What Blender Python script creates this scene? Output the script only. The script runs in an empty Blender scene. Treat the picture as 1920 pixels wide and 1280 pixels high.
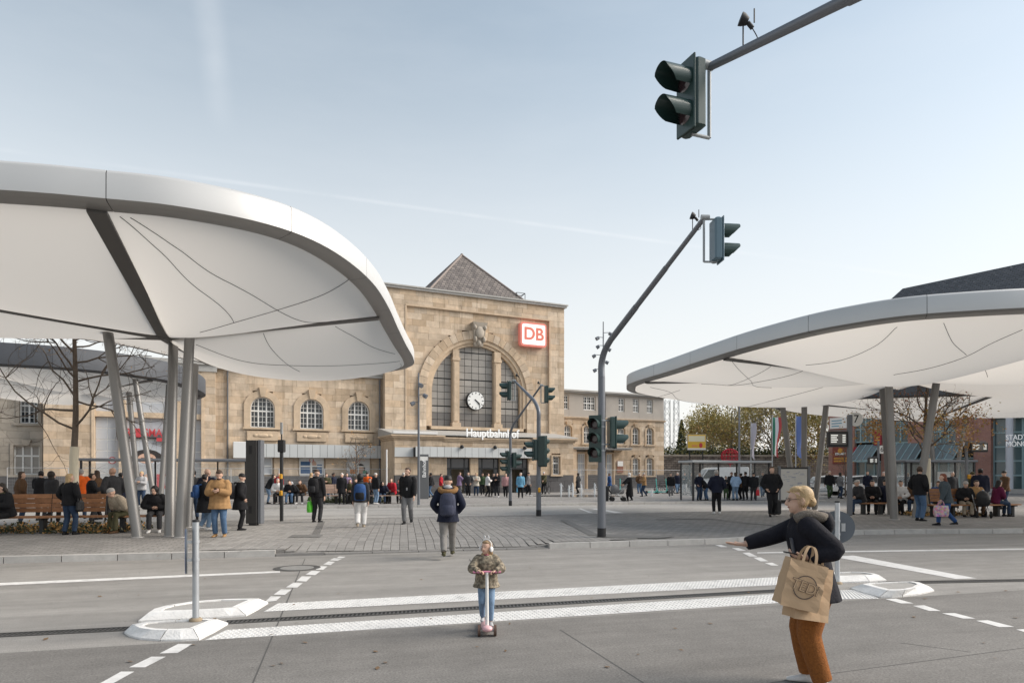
import bpy, math, random
import numpy as np
from mathutils import Vector, Matrix
R = math.radians
scene = bpy.context.scene
# ------------------------------------------------------------------ camera
CH, FPX, HY = 1.72, 1280.0, 889.0
cam_d = bpy.data.cameras.new("camera")
cam = bpy.data.objects.new("camera", cam_d)
scene.collection.objects.link(cam)
cam.location = (0, 0, CH)
cam.rotation_euler = (R(90), 0, 0)
cam_d.sensor_width = 36; cam_d.lens = 24
cam_d.shift_y = (HY - 640) / 1920.0
cam_d.clip_start = 0.05; cam_d.clip_end = 6000
scene.camera = cam
# ------------------------------------------------------------------ world, sun, exposure
SUN_AZ, SUN_EL = 86.0, 35.0          # azimuth clockwise from +Y (view axis), elevation
world = bpy.data.worlds.new("World"); scene.world = world; world.use_nodes = True
wn = world.node_tree; wn.nodes.clear()
w_out = wn.nodes.new("ShaderNodeOutputWorld"); w_bg = wn.nodes.new("ShaderNodeBackground")
sky = wn.nodes.new("ShaderNodeTexSky"); sky.sky_type = 'NISHITA'; sky.sun_disc = False
sky.sun_elevation = R(SUN_EL); sky.sun_rotation = R(SUN_AZ)
sky.air_density = 1.0; sky.dust_density = 0.8; sky.ozone_density = 1.0
hsv = wn.nodes.new("ShaderNodeHueSaturation"); hsv.inputs['Saturation'].default_value = 0.64; hsv.inputs['Hue'].default_value = 0.480; hsv.inputs['Value'].default_value = 1.18
wn.links.new(sky.outputs[0], hsv.inputs['Color'])
# thin high cloud veil and contrails, laid out by direction in the sky
tc = wn.nodes.new("ShaderNodeTexCoord")
def wmath(op, a, b=None, c=None):
    n = wn.nodes.new("ShaderNodeMath"); n.operation = op
    for i, x in enumerate((a, b, c)):
        if x is None: continue
        if isinstance(x, (int, float)): n.inputs[i].default_value = x
        else: wn.links.new(x, n.inputs[i])
    return n.outputs[0]
def wsmooth(x, lo, hi):
    n = wn.nodes.new("ShaderNodeMapRange"); n.interpolation_type = 'SMOOTHSTEP'
    wn.links.new(x, n.inputs[0]); n.inputs[1].default_value = lo; n.inputs[2].default_value = hi
    return n.outputs[0]
def wdot(v):
    n = wn.nodes.new("ShaderNodeVectorMath"); n.operation = 'DOT_PRODUCT'
    wn.links.new(tc.outputs['Generated'], n.inputs[0]); n.inputs[1].default_value = v
    return n.outputs['Value']
mapn = wn.nodes.new("ShaderNodeMapping"); mapn.inputs['Scale'].default_value = (1.2, 1.2, 5.0)
wn.links.new(tc.outputs['Generated'], mapn.inputs[0])
nz = wn.nodes.new("ShaderNodeTexNoise"); nz.inputs['Scale'].default_value = 1.6; nz.inputs['Detail'].default_value = 7
nz.inputs['Roughness'].default_value = 0.6
wn.links.new(mapn.outputs[0], nz.inputs['Vector'])
veil = wmath('MULTIPLY', wsmooth(nz.outputs[0], 0.40, 0.78), 0.10)
def contrail(p, q, width, amt, fade):
    a = Vector(((p[0]-960)/FPX, 1, (HY-p[1])/FPX)).normalized(); b = Vector(((q[0]-960)/FPX, 1, (HY-q[1])/FPX)).normalized()
    n = a.cross(b).normalized(); mid = (a+b).normalized(); half = a.angle(b)/2
    d = wmath('ABSOLUTE', wdot(n)); band = wmath('SUBTRACT', 1.0, wsmooth(d, 0.0, width))
    along = wsmooth(wdot(mid), math.cos(half*(1+fade)), math.cos(half*(1-fade)))
    n2 = wn.nodes.new("ShaderNodeTexNoise"); n2.inputs['Scale'].default_value = 9; n2.inputs['Detail'].default_value = 5
    wn.links.new(tc.outputs['Generated'], n2.inputs['Vector'])
    br = wsmooth(n2.outputs[0], 0.25, 0.7)
    return wmath('MULTIPLY', wmath('MULTIPLY', band, along), wmath('MULTIPLY', br, amt))
tr = wmath('ADD', contrail((-400, 225), (1760, 525), 0.0040, 0.30, 0.12), contrail((372, -160), (410, 190), 0.022, 0.20, 0.5))
tot = wmath('MINIMUM', wmath('ADD', veil, tr), 0.85)
mixc = wn.nodes.new("ShaderNodeMix"); mixc.data_type = 'RGBA'
# low haze all round the horizon
sepz = wn.nodes.new("ShaderNodeSeparateXYZ"); wn.links.new(tc.outputs['Generated'], sepz.inputs[0])
hz = wn.nodes.new("ShaderNodeMapRange"); hz.interpolation_type = 'SMOOTHSTEP'; wn.links.new(sepz.outputs['Z'], hz.inputs[0])
for _i, _v in ((1, -0.05), (2, 0.70), (3, 0.97), (4, 0.0)): hz.inputs[_i].default_value = _v
mixh = wn.nodes.new("ShaderNodeMix"); mixh.data_type = 'RGBA'; wn.links.new(hz.outputs[0], mixh.inputs[0]); wn.links.new(hsv.outputs[0], mixh.inputs[6]); mixh.inputs[7].default_value = (5.9, 5.8, 5.6, 1)
wn.links.new(tot, mixc.inputs[0]); wn.links.new(mixh.outputs[2], mixc.inputs[6]); mixc.inputs[7].default_value = (5.9, 6.1, 6.3, 1)
wn.links.new(mixc.outputs[2], w_bg.inputs['Color'])
w_bg.inputs['Strength'].default_value = 0.086
wn.links.new(w_bg.outputs[0], w_out.inputs['Surface'])
sun_d = bpy.data.lights.new("sun", 'SUN'); sun_d.energy = 2.8; sun_d.angle = R(45); sun_d.color = (1.0, 0.92, 0.82)
sun = bpy.data.objects.new("sun", sun_d); scene.collection.objects.link(sun)
_sd = Vector((math.sin(R(SUN_AZ))*math.cos(R(SUN_EL)), math.cos(R(SUN_AZ))*math.cos(R(SUN_EL)), math.sin(R(SUN_EL))))
sun.rotation_euler = _sd.to_track_quat('Z', 'Y').to_euler()
scene.view_settings.view_transform = 'Standard'; scene.view_settings.look = 'None'
scene.view_settings.exposure = 0.95; scene.view_settings.gamma = 1.0; scene.view_settings.use_curve_mapping = False
scene.cycles.max_bounces = 8; scene.cycles.transparent_max_bounces = 12
scene.cycles.use_denoising = True

# ------------------------------------------------------------------ helpers
def link(o): scene.collection.objects.link(o); return o
def G(px, py, z=0.0):
    """a spot on level ground of height z, surveyed from the photograph"""
    Y = FPX*(CH-z)/(py-HY); return Vector(((px-960)/FPX*Y, Y, z))
def D(px, py, Y): return Vector(((px-960)/FPX*Y, Y, CH+(HY-py)*Y/FPX))
UA = R(15.6); EU = Vector((math.cos(UA), math.sin(UA), 0)); EV = Vector((-math.sin(UA), math.cos(UA), 0))
def UV(u, v, z=0.0): return EU*u + EV*v + Vector((0, 0, z))
def touv(p): return (p.x*EU.x+p.y*EU.y, p.x*EV.x+p.y*EV.y)

def tag(o, label=None, cat=None, group=None, kind=None):
    if label: o["label"] = label
    if cat: o["category"] = cat
    if group: o["group"] = group
    if kind: o["kind"] = kind
    return o
def empty(name, loc=(0, 0, 0), rz=0.0, label=None, cat=None, group=None):
    o = link(bpy.data.objects.new(name, None)); o.location = loc; o.rotation_euler = (0, 0, rz); o.empty_display_size = 0.2
    return tag(o, label, cat, group)
def copy_tree(o, parent=None):
    kids = list(o.children); c = o.copy(); link(c); c.parent = parent
    for k in kids: copy_tree(k, c)
    return c

class MB:
    def __init__(s): s.v = []; s.f = []; s.m = []; s.sm = []; s.cur = 0
    def add(s, vs, fs, smooth=False):
        b = len(s.v); s.v += [tuple(p) for p in vs]
        for f in fs: s.f.append([b+i for i in f]); s.m.append(s.cur); s.sm.append(smooth)
        return s
    def box(s, lo, hi):
        x0, y0, z0 = lo; x1, y1, z1 = hi
        return s.add([(x0,y0,z0),(x1,y0,z0),(x1,y1,z0),(x0,y1,z0),(x0,y0,z1),(x1,y0,z1),(x1,y1,z1),(x0,y1,z1)],
                     [(0,3,2,1),(4,5,6,7),(0,1,5,4),(1,2,6,5),(2,3,7,6),(3,0,4,7)])
    def cbox(s, c, d): return s.box((c[0]-d[0]/2, c[1]-d[1]/2, c[2]-d[2]/2), (c[0]+d[0]/2, c[1]+d[1]/2, c[2]+d[2]/2))
    def rbox(s, c, d, b=0.02):
        """box with chamfered edges"""
        x, y, z = d[0]/2, d[1]/2, d[2]/2; b = min(b, x*.9, y*.9, z*.9)
        rings = []
        for zz, k in ((-z, b), (-z+b, 0), (z-b, 0), (z, b)):
            X, Y = x-k, y-k
            rings.append([(c[0]+p, c[1]+q, c[2]+zz) for p, q in ((-X+b,-Y),(X-b,-Y),(X,-Y+b),(X,Y-b),(X-b,Y),(-X+b,Y),(-X,Y-b),(-X,-Y+b))])
        return s.loft(rings, False)
    def beam(s, p, q, w, h, up=(0, 0, 1)):
        p, q = Vector(p), Vector(q); d = (q-p).normalized(); sd = d.cross(Vector(up))
        if sd.length < 1e-4: sd = Vector((1, 0, 0))
        sd.normalize(); u = sd.cross(d)
        vs = [c + sd*(i*w/2) + u*(j*h/2) for c in (p, q) for i, j in ((-1,-1),(1,-1),(1,1),(-1,1))]
        return s.add(vs, [(0,1,2,3),(7,6,5,4),(0,4,5,1),(1,5,6,2),(2,6,7,3),(3,7,4,0)])
    def loft(s, rings, smooth=True, cap=True, closed=True):
        n = len(rings[0]); vs = [p for r in rings for p in r]; fs = []
        for i in range(len(rings)-1):
            for j in range(n if closed else n-1):
                k = (j+1) % n; fs.append((i*n+j, i*n+k, (i+1)*n+k, (i+1)*n+j))
        s.add(vs, fs, smooth)
        if cap and closed:
            s.add(rings[0], [tuple(reversed(range(n)))]); s.add(rings[-1], [tuple(range(n))])
        return s
    def tube(s, path, rad, n=8, cap=True, smooth=True):
        path = [Vector(p) for p in path]; m = len(path)
        if not hasattr(rad, '__len__'): rad = [rad]*m
        t = (path[1]-path[0]).normalized(); a = t.orthogonal().normalized(); rings = []
        for i, p in enumerate(path):
            t2 = (path[min(i+1, m-1)]-path[max(i-1, 0)]).normalized()
            a = a - t2*a.dot(t2)
            if a.length < 1e-5: a = t2.orthogonal()
            a.normalize(); b = t2.cross(a)
            rings.append([p + (a*math.cos(2*math.pi*k/n) + b*math.sin(2*math.pi*k/n))*rad[i] for k in range(n)])
        return s.loft(rings, smooth, cap)
    def ell(s, c, r, seg=12, rg=8, M=None):
        c = Vector(c); vs = []; fs = []
        if not hasattr(r, '__len__'): r = (r, r, r)
        for i in range(1, rg):
            th = math.pi*i/rg
            for j in range(seg):
                ph = 2*math.pi*j/seg; vs.append(Vector((r[0]*math.sin(th)*math.cos(ph), r[1]*math.sin(th)*math.sin(ph), r[2]*math.cos(th))))
        vs += [Vector((0, 0, r[2])), Vector((0, 0, -r[2]))]
        if M is not None: vs = [M @ p for p in vs]
        vs = [c+p for p in vs]; top = len(vs)-2
        for i in range(rg-2):
            for j in range(seg):
                k = (j+1) % seg; fs.append((i*seg+j, (i+1)*seg+j, (i+1)*seg+k, i*seg+k))
        for j in range(seg):
            k = (j+1) % seg; fs.append((top, j, k)); fs.append((top+1, (rg-2)*seg+k, (rg-2)*seg+j))
        return s.add(vs, fs, True)
    def prism(s, poly, z0, z1, top=None):
        """poly: plan outline (ccw); top: optional other outline for a battered side"""
        n = len(poly); top = top or poly
        vs = [(p[0], p[1], z0) for p in poly] + [(p[0], p[1], z1) for p in top]
        return s.add(vs, [tuple(reversed(range(n))), tuple(range(n, 2*n))] + [(i, (i+1) % n, n+(i+1) % n, n+i) for i in range(n)])
    def lathe(s, prof, c=(0, 0, 0), n=16, smooth=True):
        return s.loft([[(c[0]+r*math.cos(2*math.pi*k/n), c[1]+r*math.sin(2*math.pi*k/n), c[2]+z) for k in range(n)] for r, z in prof], smooth)
    def xf(s, M, start=0):
        for i in range(start, len(s.v)): s.v[i] = tuple(M @ Vector(s.v[i]))
        return s
    def mesh(s, name, mats):
        me = bpy.data.meshes.new(name); me.from_pydata(s.v, [], s.f)
        for m in (mats if isinstance(mats, (list, tuple)) else [mats]): me.materials.append(m)
        me.polygons.foreach_set('material_index', s.m); me.polygons.foreach_set('use_smooth', s.sm); me.update()
        return me
    def build(s, name, mats, parent=None, loc=None, rz=None, **tg):
        o = link(bpy.data.objects.new(name, s.mesh(name, mats))); o.parent = parent
        if loc is not None: o.location = loc
        if rz is not None: o.rotation_euler = (0, 0, rz)
        return tag(o, **tg)
def inst(name, me, parent=None, loc=(0, 0, 0), rz=0.0, **tg):
    o = link(bpy.data.objects.new(name, me)); o.parent = parent; o.location = loc; o.rotation_euler = (0, 0, rz); return tag(o, **tg)
def catmull(pts, sub=8, closed=False):
    pts = [Vector(p) for p in pts]; n = len(pts); out = []
    for i in range(n if closed else n-1):
        g = (lambda k: pts[k % n]) if closed else (lambda k: pts[max(0, min(n-1, k))])
        a, b, c, d = g(i-1), g(i), g(i+1), g(i+2)
        for j in range(sub):
            t = j/sub; out.append(0.5*((2*b)+(c-a)*t+(2*a-5*b+4*c-d)*t*t+(3*b-a-3*c+d)*t**3))
    if not closed: out.append(pts[-1])
    return out
def text(name, body, size, mat_, parent=None, loc=(0, 0, 0), rot=(R(90), 0, 0), ext=0.02, align='CENTER', sx=1.0, bold=0.0, **tg):
    cu = bpy.data.curves.new(name, 'FONT'); cu.body = body; cu.size = size; cu.extrude = ext; cu.align_x = align; cu.align_y = 'CENTER'
    cu.offset = bold; cu.materials.append(mat_)
    o = link(bpy.data.objects.new(name, cu)); o.parent = parent; o.location = loc; o.rotation_euler = rot; o.scale = (sx, 1, 1)
    o.data = cu; bpy.context.view_layer.update()
    me = bpy.data.meshes.new_from_object(o); o2 = link(bpy.data.objects.new(name, me)); o2.parent = parent; o2.location = loc; o2.rotation_euler = rot; o2.scale = (sx, 1, 1)
    bpy.data.objects.remove(o); bpy.data.curves.remove(cu)
    return tag(o2, **tg)

# ------------------------------------------------------------------ materials
_mats = {}
def srgb(r, g, b):
    f = lambda c: (c/255/12.92 if c <= 10 else ((c/255+0.055)/1.055)**2.4)
    return (f(r), f(g), f(b))
def M(name, col=(0.5, 0.5, 0.5), rough=0.6, metal=0.0, var=0.0, vscale=3.0, rnd=0.0, bump=0.0, bscale=60.0, spec=0.4, emit=0.0, alpha=1.0, col2=None, trans=0.0, coat=0.0, stain=0.0, sscale=0.4, streaks=0.0):
    if name in _mats: return _mats[name]
    m = bpy.data.materials.new(name); _mats[name] = m; m.use_nodes = True; nt = m.node_tree; N = nt.nodes; L = nt.links
    b = N['Principled BSDF']; b.inputs['Roughness'].default_value = rough; b.inputs['Metallic'].default_value = metal
    b.inputs['Specular IOR Level'].default_value = spec; b.inputs['Base Color'].default_value = (*col, 1)
    b.inputs['Coat Weight'].default_value = coat
    if alpha < 1: b.inputs['Alpha'].default_value = alpha
    if trans: b.inputs['Transmission Weight'].default_value = trans
    if emit: b.inputs['Emission Color'].default_value = (*col, 1); b.inputs['Emission Strength'].default_value = emit
    geo = N.new('ShaderNodeNewGeometry')
    last = None
    def mixn(fac, a, bb, mode='MIX'):
        x = N.new('ShaderNodeMix'); x.data_type = 'RGBA'; x.blend_type = mode
        if isinstance(fac, float): x.inputs[0].default_value = fac
        else: L.new(fac, x.inputs[0])
        for i, c in ((6, a), (7, bb)):
            if isinstance(c, tuple): x.inputs[i].default_value = (*c, 1)
            else: L.new(c, x.inputs[i])
        return x.outputs[2]
    def noise(sc, det=5, ro=0.6):
        x = N.new('ShaderNodeTexNoise'); x.inputs['Scale'].default_value = sc; x.inputs['Detail'].default_value = det; x.inputs['Roughness'].default_value = ro
        L.new(geo.outputs['Position'], x.inputs['Vector']); return x.outputs[0]
    def rng(x, lo, hi, a=0.0, bb=1.0):
        r = N.new('ShaderNodeMapRange'); L.new(x, r.inputs[0]); r.inputs[1].default_value = lo; r.inputs[2].default_value = hi; r.inputs[3].default_value = a; r.inputs[4].default_value = bb; return r.outputs[0]
    if var or rnd or stain or col2:
        last = (*col,)
        if rnd:
            oi = N.new('ShaderNodeObjectInfo'); at = N.new('ShaderNodeAttribute'); at.attribute_name = 'rnd'
            ad = N.new('ShaderNodeMath'); ad.operation = 'ADD'; L.new(oi.outputs['Random'], ad.inputs[0]); L.new(at.outputs['Fac'], ad.inputs[1])
            fr = N.new('ShaderNodeMath'); fr.operation = 'FRACT'; L.new(ad.outputs[0], fr.inputs[0])
            if col2: last = mixn(fr.outputs[0], col, col2)
            lo = tuple(c*(1-rnd) for c in col); hi = tuple(min(1, c*(1+rnd)) for c in col)
            f2 = N.new('ShaderNodeMath'); f2.operation = 'MULTIPLY'; L.new(fr.outputs[0], f2.inputs[0]); f2.inputs[1].default_value = 7.31
            f3 = N.new('ShaderNodeMath'); f3.operation = 'FRACT'; L.new(f2.outputs[0], f3.inputs[0])
            vv = rng(f3.outputs[0], 0, 1, 1-rnd, 1+rnd); cc = N.new('ShaderNodeCombineColor')
            for i in range(3): L.new(vv, cc.inputs[i])
            last = mixn(1.0, last, cc.outputs[0], 'MULTIPLY')
        elif col2: last = mixn(rng(noise(vscale*0.6), 0.35, 0.65), col, col2)
        if var:
            vv = rng(noise(vscale, 7, 0.65), 0.25, 0.75, 1-var, 1+var); cc = N.new('ShaderNodeCombineColor')
            for i in range(3): L.new(vv, cc.inputs[i])
            last = mixn(1.0, last, cc.outputs[0], 'MULTIPLY')
        if stain:
            last = mixn(rng(noise(sscale, 8, 0.7), 0.52, 0.72, 0, stain), last, tuple(c*0.45 for c in col))
        if streaks:
            mp = N.new('ShaderNodeMapping'); mp.inputs['Scale'].default_value = (1.6, 1.6, .16); L.new(geo.outputs['Position'], mp.inputs[0])
            x = N.new('ShaderNodeTexNoise'); x.inputs['Scale'].default_value = 1.0; x.inputs['Detail'].default_value = 8; x.inputs['Roughness'].default_value = .7; L.new(mp.outputs[0], x.inputs['Vector'])
            last = mixn(rng(x.outputs[0], .50, .70, 0, streaks), last, tuple(c*.42 for c in col))
        L.new(last, b.inputs['Base Color'])
    if bump:
        bp = N.new('ShaderNodeBump'); bp.inputs['Strength'].default_value = bump; bp.inputs['Distance'].default_value = 0.02
        L.new(noise(bscale, 4), bp.inputs['Height']); L.new(bp.outputs[0], b.inputs['Normal'])
    return m
# ------------------------------------------------------------------ ground materials
def ground_mat(name, c1, c2, grain=220.0, big=0.25, crack=False, bricks=None, rough=0.85, streak=0.0):
    m = bpy.data.materials.new(name); _mats[name] = m; m.use_nodes = True; nt = m.node_tree; N = nt.nodes; L = nt.links
    b = N['Principled BSDF']; b.inputs['Roughness'].default_value = rough; b.inputs['Specular IOR Level'].default_value = 0.3
    geo = N.new('ShaderNodeNewGeometry')
    rot = N.new('ShaderNodeVectorRotate'); rot.rotation_type = 'Z_AXIS'; rot.inputs['Angle'].default_value = -UA; L.new(geo.outputs['Position'], rot.inputs['Vector'])
    def noise(sc, det=6, ro=0.65, v=None):
        x = N.new('ShaderNodeTexNoise'); x.inputs['Scale'].default_value = sc; x.inputs['Detail'].default_value = det; x.inputs['Roughness'].default_value = ro
        L.new(v or rot.outputs[0], x.inputs['Vector']); return x.outputs[0]
    def rng(x, lo, hi, a, bb):
        r = N.new('ShaderNodeMapRange'); L.new(x, r.inputs[0]); r.inputs[1].default_value = lo; r.inputs[2].default_value = hi; r.inputs[3].default_value = a; r.inputs[4].default_value = bb; return r.outputs[0]
    def mix(f, a, bb, mode='MIX'):
        x = N.new('ShaderNodeMix'); x.data_type = 'RGBA'; x.blend_type = mode
        if isinstance(f, float): x.inputs[0].default_value = f
        else: L.new(f, x.inputs[0])
        for i, c in ((6, a), (7, bb)):
            if isinstance(c, tuple): x.inputs[i].default_value = (*c, 1)
            else: L.new(c, x.inputs[i])
        return x.outputs[2]
    def grey(v):
        cc = N.new('ShaderNodeCombineColor')
        for i in range(3): L.new(v, cc.inputs[i])
        return cc.outputs[0]
    col = mix(rng(noise(big, 6), 0.35, 0.65, 0, 1), c1, c2)
    col = mix(1.0, col, grey(rng(noise(grain, 3, 0.8), 0.3, 0.7, 0.62, 1.38)), 'MULTIPLY')
    col = mix(1.0, col, grey(rng(noise(2.2, 8, 0.75), 0.25, 0.75, 0.86, 1.14)), 'MULTIPLY')
    if streak:
        mp = N.new('ShaderNodeMapping'); mp.inputs['Scale'].default_value = (0.12, 1.6, 1); L.new(rot.outputs[0], mp.inputs[0])
        col = mix(1.0, col, grey(rng(noise(1.0, 7, 0.7, mp.outputs[0]), 0.3, 0.7, 1-streak, 1+streak)), 'MULTIPLY')
        sp = N.new('ShaderNodeTexVoronoi'); sp.inputs['Scale'].default_value = 2.3; L.new(rot.outputs[0], sp.inputs['Vector'])
        col = mix(rng(sp.outputs['Distance'], 0.02, 0.035, 0.55, 0.0), col, (0.05, 0.048, 0.045))
    hgt = noise(grain, 3, 0.8)
    if bricks:
        br = N.new('ShaderNodeTexBrick'); L.new(rot.outputs[0], br.inputs['Vector']); br.inputs['Scale'].default_value = 1.0
        br.inputs['Brick Width'].default_value = bricks[0]; br.inputs['Row Height'].default_value = bricks[1]; br.inputs['Mortar Size'].default_value = bricks[2]
        br.inputs['Color1'].default_value = (0.85, 0.85, 0.85, 1); br.inputs['Color2'].default_value = (1.12, 1.11, 1.1, 1); br.inputs['Mortar'].default_value = (0.5, 0.49, 0.48, 1)
        col = mix(1.0, col, br.outputs[0], 'MULTIPLY')
    if crack:
        vo = N.new('ShaderNodeTexVoronoi'); vo.feature = 'DISTANCE_TO_EDGE'; vo.inputs['Scale'].default_value = 0.11
        wv = N.new('ShaderNodeVectorMath'); wv.operation = 'ADD'; nn = N.new('ShaderNodeTexNoise'); nn.inputs['Scale'].default_value = 0.9; nn.inputs['Detail'].default_value = 6
        L.new(rot.outputs[0], nn.inputs['Vector']); L.new(nn.outputs['Color'], wv.inputs[0]); L.new(rot.outputs[0], wv.inputs[1]); L.new(wv.outputs[0], vo.inputs['Vector'])
        col = mix(rng(vo.outputs[0], 0.0002, 0.0008, 0.25, 0.0), col, (0.06, 0.058, 0.055))
    L.new(col, b.inputs['Base Color'])
    bp = N.new('ShaderNodeBump'); bp.inputs['Strength'].default_value = 0.35; bp.inputs['Distance'].default_value = 0.006
    L.new(hgt, bp.inputs['Height']); L.new(bp.outputs[0], b.inputs['Normal'])
    return m
m_road = ground_mat('road_surface', (0.225, 0.214, 0.20), (0.268, 0.256, 0.24), 75, 0.22, crack=True, streak=0.2)
m_lane = ground_mat('lane_surface', (0.30, 0.288, 0.272), (0.35, 0.337, 0.32), 150, 0.3)
m_pave = ground_mat('paving', (0.22, 0.21, 0.20), (0.27, 0.26, 0.247), 120, 0.35, bricks=(0.3, 0.2, 0.012))
m_fore = ground_mat('forecourt_paving', (0.24, 0.228, 0.216), (0.295, 0.282, 0.268), 90, 0.2, bricks=(0.6, 0.3, 0.012))
m_paver = M('paver_stone', (0.255, 0.244, 0.232), 0.85, var=0.16, vscale=14, rnd=0.13, bump=0.3, bscale=90)
m_kerb = M('kerb_concrete', (0.42, 0.405, 0.385), 0.8, var=0.14, vscale=5, rnd=0.06, bump=0.25, bscale=80, stain=0.35, sscale=1.6)
m_kerbdark = M('kerb_dark', (0.19, 0.183, 0.176), 0.85, var=0.12, vscale=6, rnd=0.08)
m_paint = M('road_paint', (0.62, 0.61, 0.595), 0.7, var=0.16, vscale=9, bump=0.2, bscale=120, stain=0.6, sscale=3.2)
m_iswhite = M('island_white', (0.68, 0.67, 0.655), 0.7, var=0.14, vscale=5, rnd=0.05, bump=0.4, bscale=40, stain=0.3, sscale=9.0)
m_joint = M('joint_tar', (0.085, 0.082, 0.078), 0.8)
m_iron = M('cast_iron', (0.09, 0.088, 0.085), 0.55, metal=0.5, var=0.2, vscale=20)

road = MB().add([(-900, -400, 0), (900, -400, 0), (900, 1400, 0), (-900, 1400, 0)], [(0, 1, 2, 3)]).build('road', m_road, kind='structure')
m_asph = ground_mat('coarse_asphalt', (0.148, 0.14, 0.131), (0.19, 0.18, 0.168), 48, 0.3, streak=0.17)
_a, _b = G(384, 1200), G(1648, 1122); _d = (_b-_a).normalized(); _n = Vector((_d.y, -_d.x, 0)); _a = _a+_n*.01
carriageway = MB().add([tuple((_a-_d*60+_n*40).xy)+(0.002,), tuple((_a+_d*60+_n*40).xy)+(0.002,), tuple((_a+_d*60).xy)+(0.002,), tuple((_a-_d*60).xy)+(0.002,)], [(0, 1, 2, 3)]).build('carriageway', m_asph, kind='structure')

# ------------------------------------------------------------------ middle platform between the bus lanes
Z1 = 0.13
fr_px = [(0, 1056), (240, 1050), (478, 1044), (700, 1037.5), (860, 1033), (1020, 1029), (1200, 1024), (1370, 1018.5), (1480, 1010), (1590, 1003), (1750, 1000), (1920, 999)]
fr = [Vector((-44, 5.6, 0)), Vector((-24, 10.0, 0))] + [G(*p) for p in fr_px] + [Vector((24, 21.6, 0)), Vector((46, 27, 0))]
front = catmull(fr, 24)
def resample(pts, step):
    out = [pts[0].copy()]; acc = 0.0
    for a, b in zip(pts, pts[1:]):
        L_ = (b-a).length; t = step-acc
        while t <= L_: out.append(a.lerp(b, t/L_)); t += step
        acc = (acc+L_) % step
    return out
front = resample(front, 0.5)
def back_pt(p):      # far edge of the platform
    x = p.x-3.2; return Vector((x, 26.9+0.31*x, 0))
def crossing(u):
    s = lambda a, b, x: max(0.0, min(1.0, (x-a)/(b-a)))
    return s(-0.9, -0.3, u)*(1-s(4.6, 5.4, u))
def plat_z(p, d):
    t = max(0.0, min(1.0, (d-0.15)/1.4)); t = t*t*(3-2*t)
    return Z1-0.105*crossing(touv(p)[0])*(1-t)
mb = MB(); rows = []
ds = [0.15, 0.5, 0.85, 1.2, 1.55]
for p in front:
    b = back_pt(p); L_ = (b-p).length; col = []
    low = .02 if -2.4 < touv(p)[0] < 7.4 else 0.0
    for d in ds: col.append((d/L_, plat_z(p, d)-(low if d > .2 else 0)))
    for k in range(1, 9): col.append((1.55/L_+(1-1.55/L_)*k/8*0.9995, Z1-(low if k < 7 else 0)))
    rows.append([(*(p.lerp(b, .149/L_)).xy, -.03)]+[(*(p.lerp(b, w)).xy, z) for w, z in col]+[(*p.lerp(b, 0.9998).xy, -0.02)])
mb.loft(rows, False, False, False)
platform = mb.build('pavement', m_pave, kind='structure')
# kerb stones, one metre each
def kerb_mesh(name, mat_, dark=False):
    k = MB(); w, h = 0.16, 1.0
    k.loft([[(-0.492, 0.0, -0.1), (-0.492, 0.012, h-0.02), (-0.492, 0.03, h), (-0.492, w, h), (-0.492, w, -0.1)],
            [(0.492, 0.0, -0.1), (0.492, 0.012, h-0.02), (0.492, 0.03, h), (0.492, w, h), (0.492, w, -0.1)]], False)
    return k.mesh(name, mat_)
km, kd = kerb_mesh('kerb_stone', m_kerb), kerb_mesh('kerb_stone_dark', m_kerbdark)
def kerb_line(pts, parent, zf, darkf=None, pool=(-1e9, 1e9)):
    P = resample(pts, 1.0)
    for a, b in zip(P, P[1:]):
        c = (a+b)/2
        if not (pool[0] < c.x < pool[1]): continue
        o = inst('kerb_stone', kd if darkf and darkf(c) else km, parent, (c.x, c.y, -0.0), math.atan2(b.y-a.y, b.x-a.x))
        o.scale = ((b-a).length, 1, zf(c))
kerb = MB().add([(*(p+EV*0.03).xy, -0.05) for p in front]+[(*(p+EV*0.12).xy, -0.05) for p in front], [(i, i+1, len(front)+i+1, len(front)+i) for i in range(len(front)-1)]).build('kerb', m_joint, kind='structure')
kerb_line(front, kerb, lambda c: plat_z(c, 0.0)+0.004, lambda c: crossing(touv(c)[0]) > 0.5, (-20, 24))
kerb_line([back_pt(front[-1])+EV*0.0, back_pt(front[0])], kerb, lambda c: Z1+0.003, None, (-18, 32))
# pavers of the crossing: the nearest as single stones, the rest joined
rng_ = random.Random(4)
PU, PV = 0.2, 0.3
pm = MB(); g = 0.004
gv = .0015
pm.add([(-PU/2+g, -PV/2+gv, 0), (PU/2-g, -PV/2+gv, 0), (PU/2-g, PV/2-gv, 0), (-PU/2+g, PV/2-gv, 0), (-PU/2+g+.004, -PV/2+gv+.004, .008), (PU/2-g-.004, -PV/2+gv+.004, .008), (PU/2-g-.004, PV/2-gv-.004, .008), (-PU/2+g+.004, PV/2-gv-.004, .008)],
       [(4, 5, 6, 7), (0, 1, 5, 4), (1, 2, 6, 5), (2, 3, 7, 6), (3, 0, 4, 7)])
paver_me = pm.mesh('paver', m_paver)
fu = sorted((touv(p)[0], touv(p)[1]) for p in front)
def front_v(u):
    for (a, b), (c, d) in zip(fu, fu[1:]):
        if a <= u <= c: return b+(d-b)*(u-a)/(c-a+1e-9)
    return 15
cells = []
PA = R(9.0); PX, PY = Vector((math.cos(PA), math.sin(PA), 0)), Vector((-math.sin(PA), math.cos(PA), 0))   # the slabs are laid a little off the kerb line
for i in range(-80, 80):
    for k in range(40, 110):
        p = PX*(i*PU)+PY*(k*PV); u, v = touv(p)
        if -2.5 < u < 7.5 and v < 24.6:
            d = v-front_v(u)
            if d > .17+.16: cells.append((d, p.x, p.y))
cells.sort()
rest = MB(); rnds = []
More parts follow.
